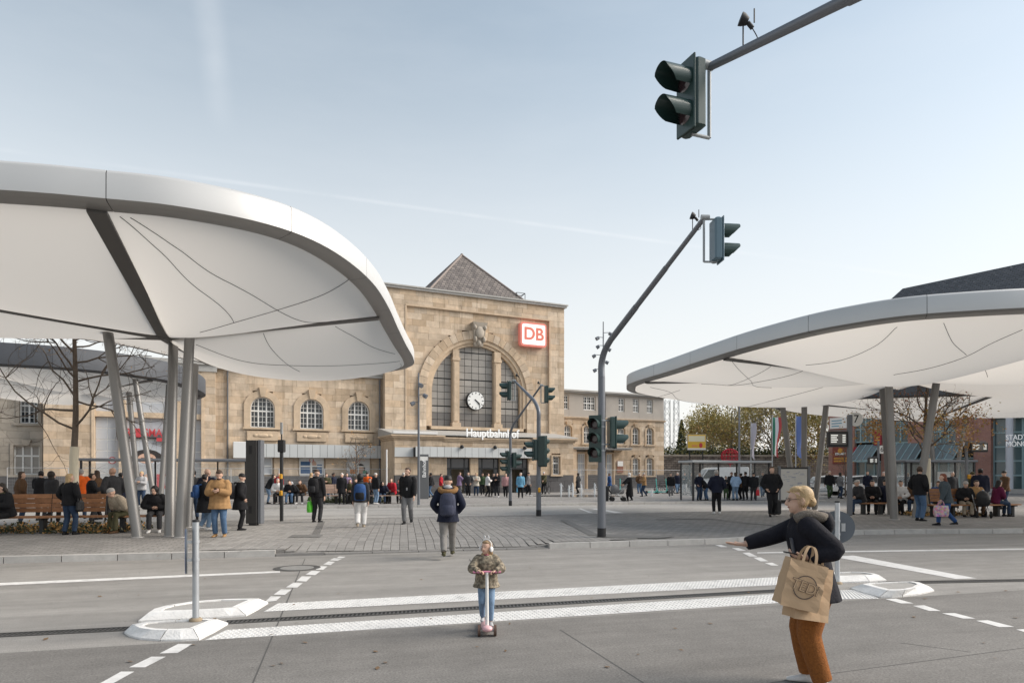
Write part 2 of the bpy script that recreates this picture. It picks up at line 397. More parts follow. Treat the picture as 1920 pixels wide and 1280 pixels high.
for k, (d, x_, y_) in enumerate(cells):
    p = Vector((x_, y_, 0)); u = touv(p)[0]; z = plat_z(p, d)+0.001+rng_.uniform(0, 0.003)
    if k < 300:
        o = inst('paver', paver_me, platform, (p.x, p.y, z), PA)
        t = max(0.0, min(1.0, (d-0.15)/1.4)); o.rotation_euler = (0.105*crossing(u)*6*t*(1-t)/1.4, 0, PA)
    else:
        c, s = math.cos(PA), math.sin(PA); q = []
        for (x, y, zz) in pm.v: q.append((p.x+c*x-s*y, p.y+s*x+c*y, z+zz))
        rest.add(q, pm.f); rnds += [rng_.random()]*5
ro = rest.build('paver_field', m_paver, platform, kind='stuff')
at = ro.data.attributes.new('rnd', 'FLOAT', 'FACE'); at.data.foreach_set('value', rnds)
# grooved guidance plates and a darker inlay on the platform
m_groove = M('guidance_dark', (0.15, 0.146, 0.14), 0.8, var=0.1)
def strip_on(parent, name, pts, z, mat_):
    return MB().add([(*p.xy, z) for p in pts], [tuple(range(len(pts)))]).build(name, mat_, parent)
gp = [G(598, 978, Z1), G(610, 978, Z1), G(600, 1003, Z1), G(585, 1003, Z1)]
mb = MB()
for k in range(5):
    f0, f1 = k/5+0.03, k/5+0.12
    a = [gp[0].lerp(gp[1], f0), gp[0].lerp(gp[1], f1), gp[3].lerp(gp[2], f1), gp[3].lerp(gp[2], f0)]
    mb.prism([p.xy for p in reversed(a)], Z1, Z1+0.022)
mb.build('guidance_rib', m_groove, platform)
strip_on(platform, 'dark_inlay', [G(540, 1008, Z1), G(600, 1008, Z1), G(606, 1003, Z1), G(548, 1003, Z1)], Z1+0.02, m_groove)
strip_on(platform, 'dark_inlay', [G(1118, 1008, Z1), G(1230, 1010, Z1), G(1268, 1007, Z1), G(1120, 1002, Z1)], Z1+0.02, m_groove)
strip_on(platform, 'dark_inlay', [G(1050, 975, Z1), G(1062, 975, Z1), G(1126, 1004, Z1), G(1104, 1004, Z1)], Z1+0.019, m_groove)
cv = catmull([G(1230, 974, Z1), G(1330, 973, Z1), G(1400, 981, Z1), G(1460, 985, Z1)], 6)
mb = MB(); mb.loft([[(p.x, p.y-0.16, Z1+.012), (p.x, p.y+0.16, Z1+.012)] for p in cv], False, False, False); mb.build('dark_inlay', m_groove, platform)
# ------------------------------------------------------------------ second bus lane and station forecourt
def fy(x): return 36.9+0.285*x
lane = MB().add([(-60, 26.9-0.31*60+.2, 0.004), (60, 26.9+0.31*60+.2, 0.004), (60, fy(60), 0.004), (-60, fy(-60), 0.004)], [(0, 1, 2, 3)]).build('bus_lane', m_lane, kind='structure')
fore = MB().add([(-60, fy(-60)+.15, Z1), (70, fy(70)+.15, Z1), (160, 160, Z1), (-160, 160, Z1), (-160, 30, Z1)], [(0, 1, 2, 3, 4)]).build('forecourt', m_fore, kind='structure')
k2 = MB().add([(-60, fy(-60)+.04, -.05), (60, fy(60)+.04, -.05), (60, fy(60)+.12, -.05), (-60, fy(-60)+.12, -.05)], [(0, 1, 2, 3)]).build('kerb', m_joint, kind='structure')
kerb_line([Vector((-28, fy(-28), 0)), Vector((40, fy(40), 0))], k2, lambda c: Z1+0.004, None)
# joints and paint on the second lane
for (a, b, w) in (((480, 957.5), (830, 956), 0.05), ((460, 969), (900, 963), 0.05), ((1160, 961), (1480, 957), 0.05)):
    p, q = G(*a), G(*b); n = (q-p).normalized().cross(Vector((0, 0, 1)))*w
    strip_on(lane, 'expansion_joint', [p-n, q-n, q+n, p+n], 0.008, m_joint)
def quad_px(parent, name, pts, z, mat_): return strip_on(parent, name, [G(*p) for p in pts], z, mat_)
quad_px(lane, 'lane_marking', [(1104, 953), (1122, 953), (1180, 963), (1160, 963)], 0.009, m_paint)
quad_px(lane, 'lane_marking', [(1084, 953), (1090, 953), (1112, 961), (1104, 961)], 0.009, m_paint)
quad_px(lane, 'lane_marking', [(712, 971), (735, 971), (735, 969.3), (712, 969.3)], 0.009, m_paint)
# ------------------------------------------------------------------ markings on the near carriageway
def line_px(a, b, w, name='lane_marking', mat_=m_paint, z=0.004):
    p, q = G(*a), G(*b); n = (q-p).normalized().cross(Vector((0, 0, 1)))*(w/2)
    return strip_on(road, name, [p+n, q+n, q-n, p-n], z, mat_)
quad_px(road, 'lane_marking', [(-60, 1100), (525, 1073.2), (525, 1070), (-60, 1095)], 0.004, m_paint)
quad_px(road, 'lane_marking', [(1420, 1037), (1420, 1035), (1990, 1026.5), (1990, 1029.5)], 0.004, m_paint)
quad_px(road, 'lane_marking', [(1560, 1043), (1600, 1041), (1832, 1084), (1792, 1085)], 0.0045, m_paint)
for q in ([(636,1043),(648,1043.5),(643,1046),(631,1045.5)],[(626,1046),(641,1047),(633,1051),(618,1050)],[(616,1052),(628,1053),(620,1059),(606,1058)],[(601,1061),(614,1061.5),(606,1068),(592,1067.5)],
          [(584,1070),(601,1070.5),(591,1078),(573,1077)],[(566,1080),(584,1080.5),(574,1090),(556,1089)],[(550,1092),(568,1092.5),(557,1101.5),(536,1101)],[(527,1104.5),(547,1105),(534,1115),(513,1114.5)],
          [(508,1117.5),(527,1118),(518,1126),(496,1129)],
          [(334,1207),(361,1207),(333,1224),(299,1225)],[(284,1231),(311,1231),(272,1251),(242,1251)],[(227,1259),(252,1259),(205,1285),(180,1285)],[(165,1294),(190,1294),(150,1316),(120,1316)],
          [(1660,1123),(1680,1122),(1713,1131),(1690,1131)],[(1712,1135.5),(1733,1134.5),(1764,1145),(1742,1145)],[(1766,1149.5),(1790,1149),(1829,1159.5),(1806,1159.5)],[(1830,1163.5),(1852,1162.5),(1902,1175),(1874,1175.5)],[(1905,1180),(1928,1179),(1985,1194),(1955,1195)],
          [(1340,1021),(1352,1021),(1364,1025),(1352,1025.5)],[(1372,1027),(1385,1027),(1399,1032),(1384,1032)],[(1392,1036),(1405,1035.5),(1420,1043),(1405,1043)],[(1412,1045),(1426,1044.5),(1441,1052),(1426,1052)],[(1434,1055),(1448,1054.5),(1460,1060),(1446,1060)]):
    quad_px(road, 'dash_marking', q, 0.0048, m_paint)
# tactile crossing strips: painted bed and studs
m_stud = M('stud_white', (0.62, 0.61, 0.59), 0.65, var=0.16, vscale=9, stain=0.6, sscale=3.2)
def tactile(ll, lr, ul, ur):
    a, b, c, d = G(*ll), G(*lr), G(*ur), G(*ul)
    bed = strip_on(road, 'tactile_strip', [a, b, c, d], 0.004, m_paint)
    mb = MB(); L_ = (b-a).length; W = (d-a).length; nu, nv = int(L_/0.055), max(3, int(W/0.075))
    for i in range(nu):
        for j in range(nv):
            fu_, fv = (i+0.5)/nu, (j+0.5)/nv
            p = a.lerp(b, fu_).lerp(d.lerp(c, fu_), fv); x, y = p.x, p.y
            e, f = EU*0.012, EV*0.026
            q = [Vector((x, y, 0.004))+s*e+t*f for s, t in ((-1,-1),(1,-1),(1,1),(-1,1))]; tp = [Vector((x, y, 0.010))+s*e*.6+t*f*.7 for s, t in ((-1,-1),(1,-1),(1,1),(-1,1))]
            mb.add(q+tp, [(4,5,6,7),(0,1,5,4),(1,2,6,5),(2,3,7,6),(3,0,4,7)])
    mb.build('stud', m_stud, bed, kind='stuff')
tactile((384, 1200), (1560, 1123.5), (424, 1181), (1560, 1106))
tactile((1560, 1123.3), (1648, 1122), (1560, 1106.5), (1612, 1105))
tactile((494, 1146.5), (1540, 1092), (521, 1131), (1540, 1077))
# linear drain
def drain(a, b, w=0.17):
    p, q = G(*a), G(*b); d = (q-p).normalized(); n = Vector((-d.y, d.x, 0)); L_ = (q-p).length
    tr = strip_on(road, 'drain_channel', [p-n*w/2, q-n*w/2, q+n*w/2, p+n*w/2], 0.003, M('drain_black', (0.012, 0.012, 0.012), 0.9))
    mb = MB()
    for s in (-1, 1): mb.beam(p+n*s*w/2+Vector((0, 0, .003)), q+n*s*w/2+Vector((0, 0, .003)), 0.03, 0.012)
    k = int(L_/0.05)
    for i in range(k):
        c = p+d*(i+.5)*L_/k+Vector((0, 0, .004)); mb.beam(c-n*(w/2-.02)-d*.012, c+n*(w/2-.02)+d*.012, 0.022, 0.004)
    mb.build('drain_bar', m_iron, tr, kind='stuff')
drain((-60, 1193.5), (238, 1178.5)); drain((424, 1166.5), (1540, 1102.5)); drain((1655, 1092.5), (1990, 1086.5), 0.2)
for a, b, w in (((572, 1047), (470, 1290), 0.014), ((1380, 1290), (1560, 1262), 0.012), ((1560, 1262), (1990, 1205), 0.012), ((880, 1048), (930, 1112), 0.02), ((1050, 1180), (1210, 1282), 0.014), ((1690, 1205), (1820, 1222), 0.012)):
    line_px(a, b, w, 'expansion_joint', m_joint, 0.0035)
# manhole
mh = G(557, 1064.5); mb = MB(); mb.lathe([(0.42, 0), (0.42, 0.006), (0.36, 0.008), (0.355, 0.004)], (mh.x, mh.y, 0), 36, False)
mo = mb.build('manhole', m_iron, road)
MB().lathe([(0.30, 0.0), (0.30, 0.0085), (0.0, 0.0085)], (mh.x, mh.y, 0), 32, False).build('manhole_cover', M('manhole_concrete', (0.22, 0.215, 0.205), 0.85, var=0.15, vscale=12), mo)
# ------------------------------------------------------------------ white kerbed refuges
def refuge(label, base_px, top_px, cuts, h=0.10):
    base = [G(*p) for p in base_px]; top = [G(p[0], p[1], h) for p in top_px]
    c = sum(top, Vector())/len(top); inner = [c+(p-c)*0.80 for p in top]
    root = empty('traffic_refuge', (c.x, c.y, 0), 0, label, 'traffic island', 'white kerbed refuges of the crossing')
    n = len(base)
    for s, e in zip(cuts, cuts[1:]+[cuts[0]+n]):
        idx = [k % n for k in range(s, e+1)]; mb = MB(); eps = 0.006
        B = [base[k]-c for k in idx]; T = [top[k]-c for k in idx]; I = [inner[k]-c for k in idx]
        def pull(A):
            A = [p.copy() for p in A]; A[0] = A[0]+(A[1]-A[0]).normalized()*eps; A[-1] = A[-1]+(A[-2]-A[-1]).normalized()*eps; return A
        B, T, I = pull(B), pull(T), pull(I)
        rings = [[Vector((b.x, b.y, 0)), Vector((b.x, b.y, 0.02)), Vector((t.x, t.y, h)), Vector((i_.x, i_.y, h+.002)), Vector((i_.x, i_.y, 0))] for b, t, i_ in zip(B, T, I)]
        mb.loft(rings, False, True); mb.build('kerb_stone', m_iswhite, root)
    MB().prism([(p-c).xy*1.02 for p in inner], 0.0, h-0.012).build('infill', m_lane, root)
    return root
refuge('white kerbed refuge nearest the camera, carrying the left sign post',
       [(233,1187),(242,1193),(262,1198.5),(300,1201.5),(338,1201.5),(373,1200),(401,1186),(428,1170),(405,1164),(330,1167),(275,1168),(248,1173)],
       [(252,1171),(262,1176),(285,1179.5),(312,1180.5),(338,1180),(363,1178.5),(386,1169),(408,1160),(392,1159),(330,1161.5),(290,1164),(265,1167)], [0, 3, 5, 7, 9])
refuge('white kerbed refuge behind the left sign post, across the drain',
       [(259,1166),(300,1164),(370,1160.5),(430,1157),(461,1155),(482,1144),(503,1131),(490,1127),(430,1129),(360,1134),(310,1142),(280,1152)],
       [(280,1146.5),(310,1146),(370,1143.5),(420,1141),(446,1139),(464,1130),(485,1121),(470,1121),(420,1122),(360,1126.5),(312,1134),(290,1140)], [0, 2, 4, 6, 8, 10])
refuge('white kerbed refuge on the right carrying the round sign post',
       [(1535,1094),(1590,1092),(1630,1091),(1662,1088.5),(1650,1083),(1632,1079),(1600,1079),(1560,1081),(1530,1086)],
       [(1548,1080),(1590,1079),(1622,1078),(1648,1077),(1638,1074),(1622,1072),(1596,1071),(1565,1072),(1545,1075)], [0, 2, 4, 6])
refuge('white kerbed refuge on the right without any post',
       [(1594,1103.5),(1622,1113),(1650,1120),(1672,1120),(1692,1118.5),(1722,1115),(1752,1108),(1742,1101),(1725,1097),(1690,1097),(1650,1098.5),(1620,1099)],
       [(1617,1094),(1640,1100),(1664,1106),(1682,1106),(1698,1105),(1718,1101),(1730,1094),(1724,1091),(1712,1089),(1685,1089.5),(1650,1091),(1632,1092)], [0, 2, 4, 6, 9])
# ------------------------------------------------------------------ station building (local x along the front, y inwards)
SA = R(25.5)
station = empty('station_building', (-10.87, 58.4, 0.0), SA, 'sandstone railway station with arched window, clock, pyramid roof and long wings', 'station')
m_sand = M('sandstone', (0.53, 0.40, 0.275), 0.9, var=0.2, vscale=1.6, rnd=0.15, col2=(0.60, 0.49, 0.375), bump=0.3, bscale=25, stain=0.6, sscale=0.33, streaks=0.55)
m_sandtrim = M('sandstone_trim', (0.56, 0.435, 0.31), 0.88, var=0.16, vscale=2.2, rnd=0.06, bump=0.2, bscale=30, stain=0.45, sscale=0.6, streaks=0.4)
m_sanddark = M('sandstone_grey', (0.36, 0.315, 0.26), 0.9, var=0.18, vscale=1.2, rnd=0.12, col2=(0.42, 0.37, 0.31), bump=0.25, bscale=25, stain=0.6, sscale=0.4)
m_plinth = M('basalt_plinth', (0.105, 0.1, 0.1), 0.85, var=0.15, vscale=2, rnd=0.15)
m_render = M('grey_render', (0.42, 0.385, 0.345), 0.9, var=0.07, vscale=0.8, stain=0.2, sscale=0.5)
m_lead = M('zinc', (0.40, 0.39, 0.37), 0.6, metal=0.2, var=0.12, vscale=1.5)
m_slate = M('slate', (0.065, 0.07, 0.078), 0.7, var=0.15, vscale=2)
m_winwhite = M('window_white', (0.78, 0.77, 0.74), 0.5)
m_glass = M('window_glass', (0.035, 0.04, 0.045), 0.06, spec=0.6, var=0.3, vscale=0.7)
m_hallglass = M('hall_glass', (0.30, 0.28, 0.255), 0.35, rnd=0.12, var=0.1, vscale=1.0, spec=0.5)
m_hallglass2 = M('hall_glass_dark', (0.17, 0.16, 0.15), 0.3, rnd=0.12, spec=0.5)
m_darkmetal = M('dark_metal', (0.035, 0.036, 0.038), 0.5, metal=0.3)
m_mask = M('frosted_panel', (0.50, 0.52, 0.55), 0.35, rnd=0.05, var=0.05, vscale=0.6, spec=0.5)
m_fasc = M('fascia_glass', (0.52, 0.535, 0.535), 0.3, rnd=0.06, spec=0.5)
blk = MB(); c_ = 0.006
blk.add([(-.5, c_*1.5, -.5), (.5, c_*1.5, -.5), (.5, c_*1.5, .5), (-.5, c_*1.5, .5), (-.5+c_, 0, -.5+2*c_), (.5-c_, 0, -.5+2*c_), (.5-c_, 0, .5-2*c_), (-.5+c_, 0, .5-2*c_), (-.5, .35, -.5), (.5, .35, -.5), (.5, .35, .5), (-.5, .35, .5)],
        [(4, 5, 6, 7), (0, 1, 5, 4), (1, 2, 6, 5), (2, 3, 7, 6), (3, 0, 4, 7), (0, 8, 9, 1), (1, 9, 10, 2), (2, 10, 11, 3), (3, 11, 8, 0)])
stone_me = blk.mesh('stone', m_sand)
srng = random.Random(11)
def courses(a0, a1, z0, z1, h, ln, hole=None):
    out = []; n = max(1, round((z1-z0)/h)); h = (z1-z0)/n
    for i in range(n):
        z = z0+(i+.5)*h; segs = [(a0, a1)]
        for ho in ([hole] if callable(hole) else (hole or [])):
            r = ho(z)
            if r:
                new = []
                for s, e in segs:
                    if r[0] > s+.05: new.append((s, min(e, r[0])))
                    if r[1] < e-.05: new.append((max(s, r[1]), e))
                    if r[1] <= s or r[0] >= e: new = new if (s, e) in new else new
                segs = [q for q in new if q[1]-q[0] > .06]
        for s, e in segs:
            x = s; first = True
            while x < e-.02:
                w = ln*srng.uniform(.75, 1.25)*(0.55 if first and i % 2 else 1); first = False
                if e-(x+w) < ln*.35: w = e-x
                out.append((x, min(e, x+w), z-h/2, z+h/2)); x += w
    return out
bulk = {'s': (MB(), []), 'd': (MB(), [])}
def add_bulk(bl, y, key='s', dp=0.35):
    mb, rn = bulk[key]; g = .003
    for (a, b, z0, z1) in bl:
        yy = y+srng.uniform(0, .012); k = .009
        q = [(a+g, yy+k, z0+g), (b-g, yy+k, z0+g), (b-g, yy+k, z1-g), (a+g, yy+k, z1-g), (a+g+k, yy, z0+g+k), (b-g-k, yy, z0+g+k), (b-g-k, yy, z1-g-k), (a+g+k, yy, z1-g-k), (a+g, yy+dp, z0+g), (b-g, yy+dp, z0+g), (b-g, yy+dp, z1-g), (a+g, yy+dp, z1-g)]
        mb.add(q, [tuple(f) for f in blk.f]); rn += [srng.random()]*9
def add_stones(bl, y):
    for (a, b, z0, z1) in bl:
        o = inst('stone', stone_me, station, ((a+b)/2, y+srng.uniform(0, .015), (z0+z1)/2)); o.scale = (b-a-.006, 1, z1-z0-.006)
def box_part(name, lo, hi, mat_, parent=None): return MB().box(lo, hi).build(name, mat_, parent or station)
# --- central block
AC, ZC, RI, RE = 8.65, 9.05, 4.4, 5.7
def arch_hole(r, ac=AC, zc=ZC, zb=0):
    def f(z):
        if z < zb: return None
        if z <= zc: return (ac-r, ac+r)
        if z >= zc+r: return None
        d = math.sqrt(r*r-(z-zc)**2); return (ac-d, ac+d)
    return f
box_part('hall_wall', (0.02, .72, 0), (17.62, 14, 17.7), m_sandtrim)
c1 = [q for q in courses(1.89, 16.0, 5.2, 16.4, .56, 1.25, arch_hole(5.6))]
add_stones(c1, 0.16)
c2 = courses(0, 1.89, 4.2, 16.4, .56, 1.15)+courses(16.0, 17.64, 4.2, 16.4, .56, 1.1)+courses(0, 17.64, 16.4, 17.75, .45, 1.3)
nleft = max(0, 300-len(c1))
add_stones(c2[-nleft:] if nleft else [], 0.0); add_bulk(c2[:-nleft] if nleft else c2, 0.0)
bx = courses(0, 17.64, 0, 4.2, .56, 1.2); add_bulk(bx, 0.0)
box_part('wall_core', (.01, .34, 0), (17.63, .73, 5.2), m_sandtrim)
for s, e in ((.01, 3.2), (14.1, 17.63)): box_part('wall_core', (s, .4, 5.2), (e, .73, 17.74), m_sandtrim)
box_part('wall_core', (3.2, .52, 14.72), (14.1, .73, 17.74), m_sandtrim)
# cover the spandrels behind the stones
mb = MB(); seg = 24
for i in range(seg):
    t0, t1 = math.pi*i/seg, math.pi*(i+1)/seg
    p0, p1 = (AC+5.55*math.cos(t0), ZC+5.55*math.sin(t0)), (AC+5.55*math.cos(t1), ZC+5.55*math.sin(t1))
    mb.add([(p0[0], .5, p0[1]), (p1[0], .5, p1[1]), (p1[0], .5, 14.8), (p0[0], .5, 14.8)], [(0, 1, 2, 3)])
mb.build('wall_core', m_sandtrim, station)
mb = MB()
mb.box((1.80, -.06, 16.36), (16.1, .2, 16.50)); mb.box((1.78, -.05, 5.2), (1.92, .2, 16.36)); mb.box((15.97, -.05, 5.2), (16.11, .2, 16.36))
mb.build('panel_moulding', m_sandtrim, station)
mb = MB(); mb.box((-.18, -.22, 17.75), (17.82, 14.1, 17.93)); mb.box((-.28, -.32, 17.93), (17.92, 14.2, 18.05)); mb.build('cornice', m_lead, station)
# arch: voussoirs, inner moulding, jambs
NV = 27
for i in range(NV):
    t0, t1 = math.pi*i/NV+.0025, math.pi*(i+1)/NV-.0025; mb = MB()
    def P(t, r, y): return (AC+r*math.cos(t), y, ZC+r*math.sin(t))
    tm = (t0+t1)/2
    fr_ = [P(t0, 4.95, -.04), P(tm, 4.95, -.04), P(t1, 4.95, -.04), P(t1, RE, -.04), P(tm, RE, -.04), P(t0, RE, -.04)]; bk = [(p[0], .5, p[2]) for p in fr_]
    mb.loft([fr_, bk], False); mb.build('voussoir', m_sand, station)
for z in range(6):
    z0, z1 = 5.3+z*.625, 5.3+(z+1)*.625
    for s in (-1, 1):
        x0, x1 = sorted((AC+s*4.95, AC+s*RE)); MB().box((x0+.004, -.03, z0+.006), (x1-.004, .5, z1-.006)).build('stone', m_sand, station)
mb = MB(); N_ = 40
for r0, r1, y0 in ((4.62, 4.96, .10), (4.36, 4.64, .24)):
    rings = []
    path = [(AC+1, 6.0)]+[(AC+math.cos(math.pi*i/N_), ZC+math.sin(math.pi*i/N_)) for i in range(N_+1)]+[(AC-1, 6.0)]
    for x, z in path:
        dx, dz = x-AC, z-ZC
        if z < ZC: dz = 0
        f = lambda r: (AC+dx*r, z if z < ZC else ZC+dz*r)
        a, b = f(r0), f(r1); rings.append([(a[0], y0, a[1]), (b[0], y0, b[1]), (b[0], .72, b[1]), (a[0], .72, a[1])])
    mb.loft(rings, False)
mb.build('arch_moulding', m_sandtrim, station)
# keystone with carved shield
mb = MB(); mb.loft([[(AC-.42, -.1, 13.35), (AC+.42, -.1, 13.35), (AC+.42, .5, 13.35), (AC-.42, .5, 13.35)], [(AC-.62, -.42, 15.1), (AC+.62, -.42, 15.1), (AC+.62, .4, 15.1), (AC-.62, .4, 15.1)], [(AC-.72, -.5, 15.45), (AC+.72, -.5, 15.45), (AC+.72, .4, 15.45), (AC-.72, .4, 15.45)]], False)
mb.ell((AC, -.38, 14.55), (.42, .18, .55), 12, 8)
for s in (-1, 1): mb.ell((AC+s*.42, -.3, 13.95), (.17, .2, .28)); mb.ell((AC+s*.5, -.42, 15.0), (.16, .16, .2))
mb.ell((AC, -.22, 13.6), (.22, .2, .25)); mb.build('keystone', m_sanddark, station)
# mullions
for x0, x1 in ((6.23, 6.84), (10.3, 10.95)):
    xm = (x0+x1)/2; zt = ZC+math.sqrt(RI*RI-(xm-AC)**2)
    mb = MB(); mb.box((x0, .08, 6.0), (x1, .7, zt)); mb.box((x0+.1, .03, 6.5), (x1-.1, .1, zt-1.1)); mb.box((x0-.06, 0.0, zt-.95), (x1+.06, .7, zt-.7)); mb.box((x0-.1, -.04, 5.95), (x1+.1, .7, 6.35)); mb.build('mullion', m_sandtrim, station)
box_part('sill', (4.1, -.12, 5.72), (13.2, .7, 6.0), m_sandtrim)
# panes
box_part('glazing_frame', (4.2, .62, 5.98), (13.1, .70, 13.47), m_darkmetal)
for (x0, x1, nc) in ((4.25, 6.23, 3), (6.84, 10.3, 5), (10.95, 13.05, 3)):
    nr = 12; zh = (13.45-6.02)/nr
    for i in range(nc):
        for j in range(nr):
            a, b = x0+(x1-x0)*i/nc+.022, x0+(x1-x0)*(i+1)/nc-.022; z0, z1 = 6.02+zh*j+.022, 6.02+zh*(j+1)-.022
            if j % 4 == 2: z1 -= .07
            tops = []
            for k in range(6):
                x = a+(b-a)*k/5; d2 = 4.37**2-(x-AC)**2
                if d2 <= 0: continue
                t = min(z1, ZC+math.sqrt(d2)) if z1 > ZC else z1
                if t > z0+.03: tops.append((x, t))
            if len(tops) < 2: continue
            poly = [(tops[0][0], z0), (tops[-1][0], z0)]+list(reversed(tops)); tilt = srng.uniform(-.006, .006)
            mb = MB(); n = len(poly); mb.loft([[(x, .56+tilt*(z-z0), z) for x, z in poly], [(x, .62, z) for x, z in poly]], False)
            mb.build('pane', m_hallglass2 if j < 2 else m_hallglass, station)
# clock
ck = MB().loft([[(8.45+.86*math.cos(2*math.pi*k/32), y, 8.43+.86*math.sin(2*math.pi*k/32)) for k in range(32)] for y in (.1, .5)], False).build('clock', m_darkmetal, station)
mb = MB().loft([[(8.45+.81*math.cos(2*math.pi*k/32), y, 8.43+.81*math.sin(2*math.pi*k/32)) for k in range(32)] for y in (.085, .12)], False).build('clock_face', M('clock_white', (.78, .78, .76), .4), ck)
mb = MB()
for k in range(12):
    t = math.pi*k/6; d = Vector((math.sin(t), 0, math.cos(t))); mb.beam(Vector((8.45, .075, 8.43))+d*.62, Vector((8.45, .075, 8.43))+d*.76, .07, .02, (0, 1, 0))
mb.build('hour_mark', m_darkmetal, ck)
for t, l, w in ((R(128), .48, .1), (R(140), .66, .06)):
    d = Vector((math.sin(t), 0, math.cos(t))); MB().beam(Vector((8.45, .06, 8.43))-d*.15, Vector((8.45, .06, 8.43))+d*l, w, .02, (0, 1, 0)).build('clock_hand', m_darkmetal, ck)
# DB sign
def rrect(x0, x1, z0, z1, r, y0, y1):
    pts = []
    for cx, cz, a in ((x1-r, z0+r, -90), (x1-r, z1-r, 0), (x0+r, z1-r, 90), (x0+r, z0+r, 180)):
        for k in range(5): t = R(a+90*k/4); pts.append((cx+r*math.cos(t), cz+r*math.sin(t)))
    return [[(x, y0, z) for x, z in pts], [(x, y1, z) for x, z in pts]]
m_dbred = M('sign_red_glow', (0.62, 0.19, 0.15), .4, emit=0.18); m_dbwhite = M('sign_white_glow', (0.92, 0.85, 0.80), .4, emit=0.35)
dbs = MB().loft(rrect(12.75, 15.5, 13.72, 15.95, .28, -.38, .12), False).build('letter_sign', m_dbred, station)
MB().loft(rrect(12.92, 15.33, 13.89, 15.78, .16, -.40, -.2), False).build('sign_face', m_dbwhite, dbs)
text('sign_letters', 'DB', 1.62, M('sign_letter_red', (0.62, 0.17, 0.12), .4, emit=0.15), dbs, (14.12, -.415, 14.84), ext=.015, bold=.04)
# pyramid roof with tiles
def tile_mat():
    m = bpy.data.materials.new('roof_tiles'); m.use_nodes = True; N = m.node_tree.nodes; L = m.node_tree.links; b = N['Principled BSDF']; b.inputs['Roughness'].default_value = .8
    tcx = N.new('ShaderNodeTexCoord'); br = N.new('ShaderNodeTexBrick'); mp = N.new('ShaderNodeMapping'); L.new(tcx.outputs['UV'], mp.inputs[0]); L.new(mp.outputs[0], br.inputs['Vector'])
    br.inputs['Scale'].default_value = 1; br.inputs['Brick Width'].default_value = .42; br.inputs['Row Height'].default_value = .36; br.inputs['Mortar Size'].default_value = .035; br.inputs['Mortar Smooth'].default_value = .4
    br.inputs['Color1'].default_value = (.115, .10, .095, 1); br.inputs['Color2'].default_value = (.19, .165, .15, 1); br.inputs['Mortar'].default_value = (.055, .05, .05, 1)
    nz_ = N.new('ShaderNodeTexNoise'); nz_.inputs['Scale'].default_value = 1.3; nz_.inputs['Detail'].default_value = 6; L.new(tcx.outputs['UV'], nz_.inputs['Vector'])
    mx = N.new('ShaderNodeMix'); mx.data_type = 'RGBA'; mx.blend_type = 'OVERLAY'; mx.inputs[0].default_value = .6; L.new(br.outputs[0], mx.inputs[6]); L.new(nz_.outputs[0], mx.inputs[7]); L.new(mx.outputs[2], b.inputs['Base Color'])
    bp = N.new('ShaderNodeBump'); bp.inputs['Strength'].default_value = .7; bp.inputs['Distance'].default_value = .05; L.new(br.outputs[1], bp.inputs['Height']); bp.invert = True; L.new(bp.outputs[0], b.inputs['Normal'])
    return m
m_tile = tile_mat()
def uv_roof(name, tris, parent, mat_):
    mb = MB()
    for t in tris: mb.add(t, [tuple(range(len(t)))])
    o = mb.build(name, mat_, parent); uvl = o.data.uv_layers.new(name='uv'); k = 0
    for t in tris:
        a, b = Vector(t[0]), Vector(t[1]); ex = (b-a).normalized(); nn = ex.cross(Vector(t[2])-a).normalized(); ey = nn.cross(ex)
        for p in t: d = Vector(p)-a; uvl.data[k].uv = (d.dot(ex), d.dot(ey)); k += 1
    return o
ap = (9.77, 7, 23.85); hb = 6.0; cb = [(9.77-hb, 7-hb+.6, 17.6), (9.77+hb, 7-hb+.6, 17.6), (9.77+hb, 7+hb, 17.6), (9.77-hb, 7+hb, 17.6)]
roof = uv_roof('roof', [[cb[i], cb[(i+1) % 4], ap] for i in range(4)], station, m_tile)
mb = MB()
for c in cb: mb.tube([Vector(c).lerp(Vector(ap), .02), Vector(ap)], .11, 6)
mb.ell(ap, .16); mb.build('ridge_tile', M('ridge_tile', (.25, .21, .19), .8), roof)
mb = MB()
for dx in (0, .9):
    for dy in (0, .9): mb.tube([(14.0+dx, 3+dy, 17.9), (14.0+dx, 3+dy, 19.6)], .035, 5)
for z in (18.8, 19.6):
    for p, q in (((14, 3), (14.9, 3)), ((14.9, 3), (14.9, 3.9)), ((14.9, 3.9), (14, 3.9)), ((14, 3.9), (14, 3))): mb.tube([(*p, z), (*q, z)], .03, 5)
mb.tube([(14, 3, 18.8), (14.9, 3, 19.6)], .03, 5); mb.build('roof_hatch_rail', m_darkmetal, station)
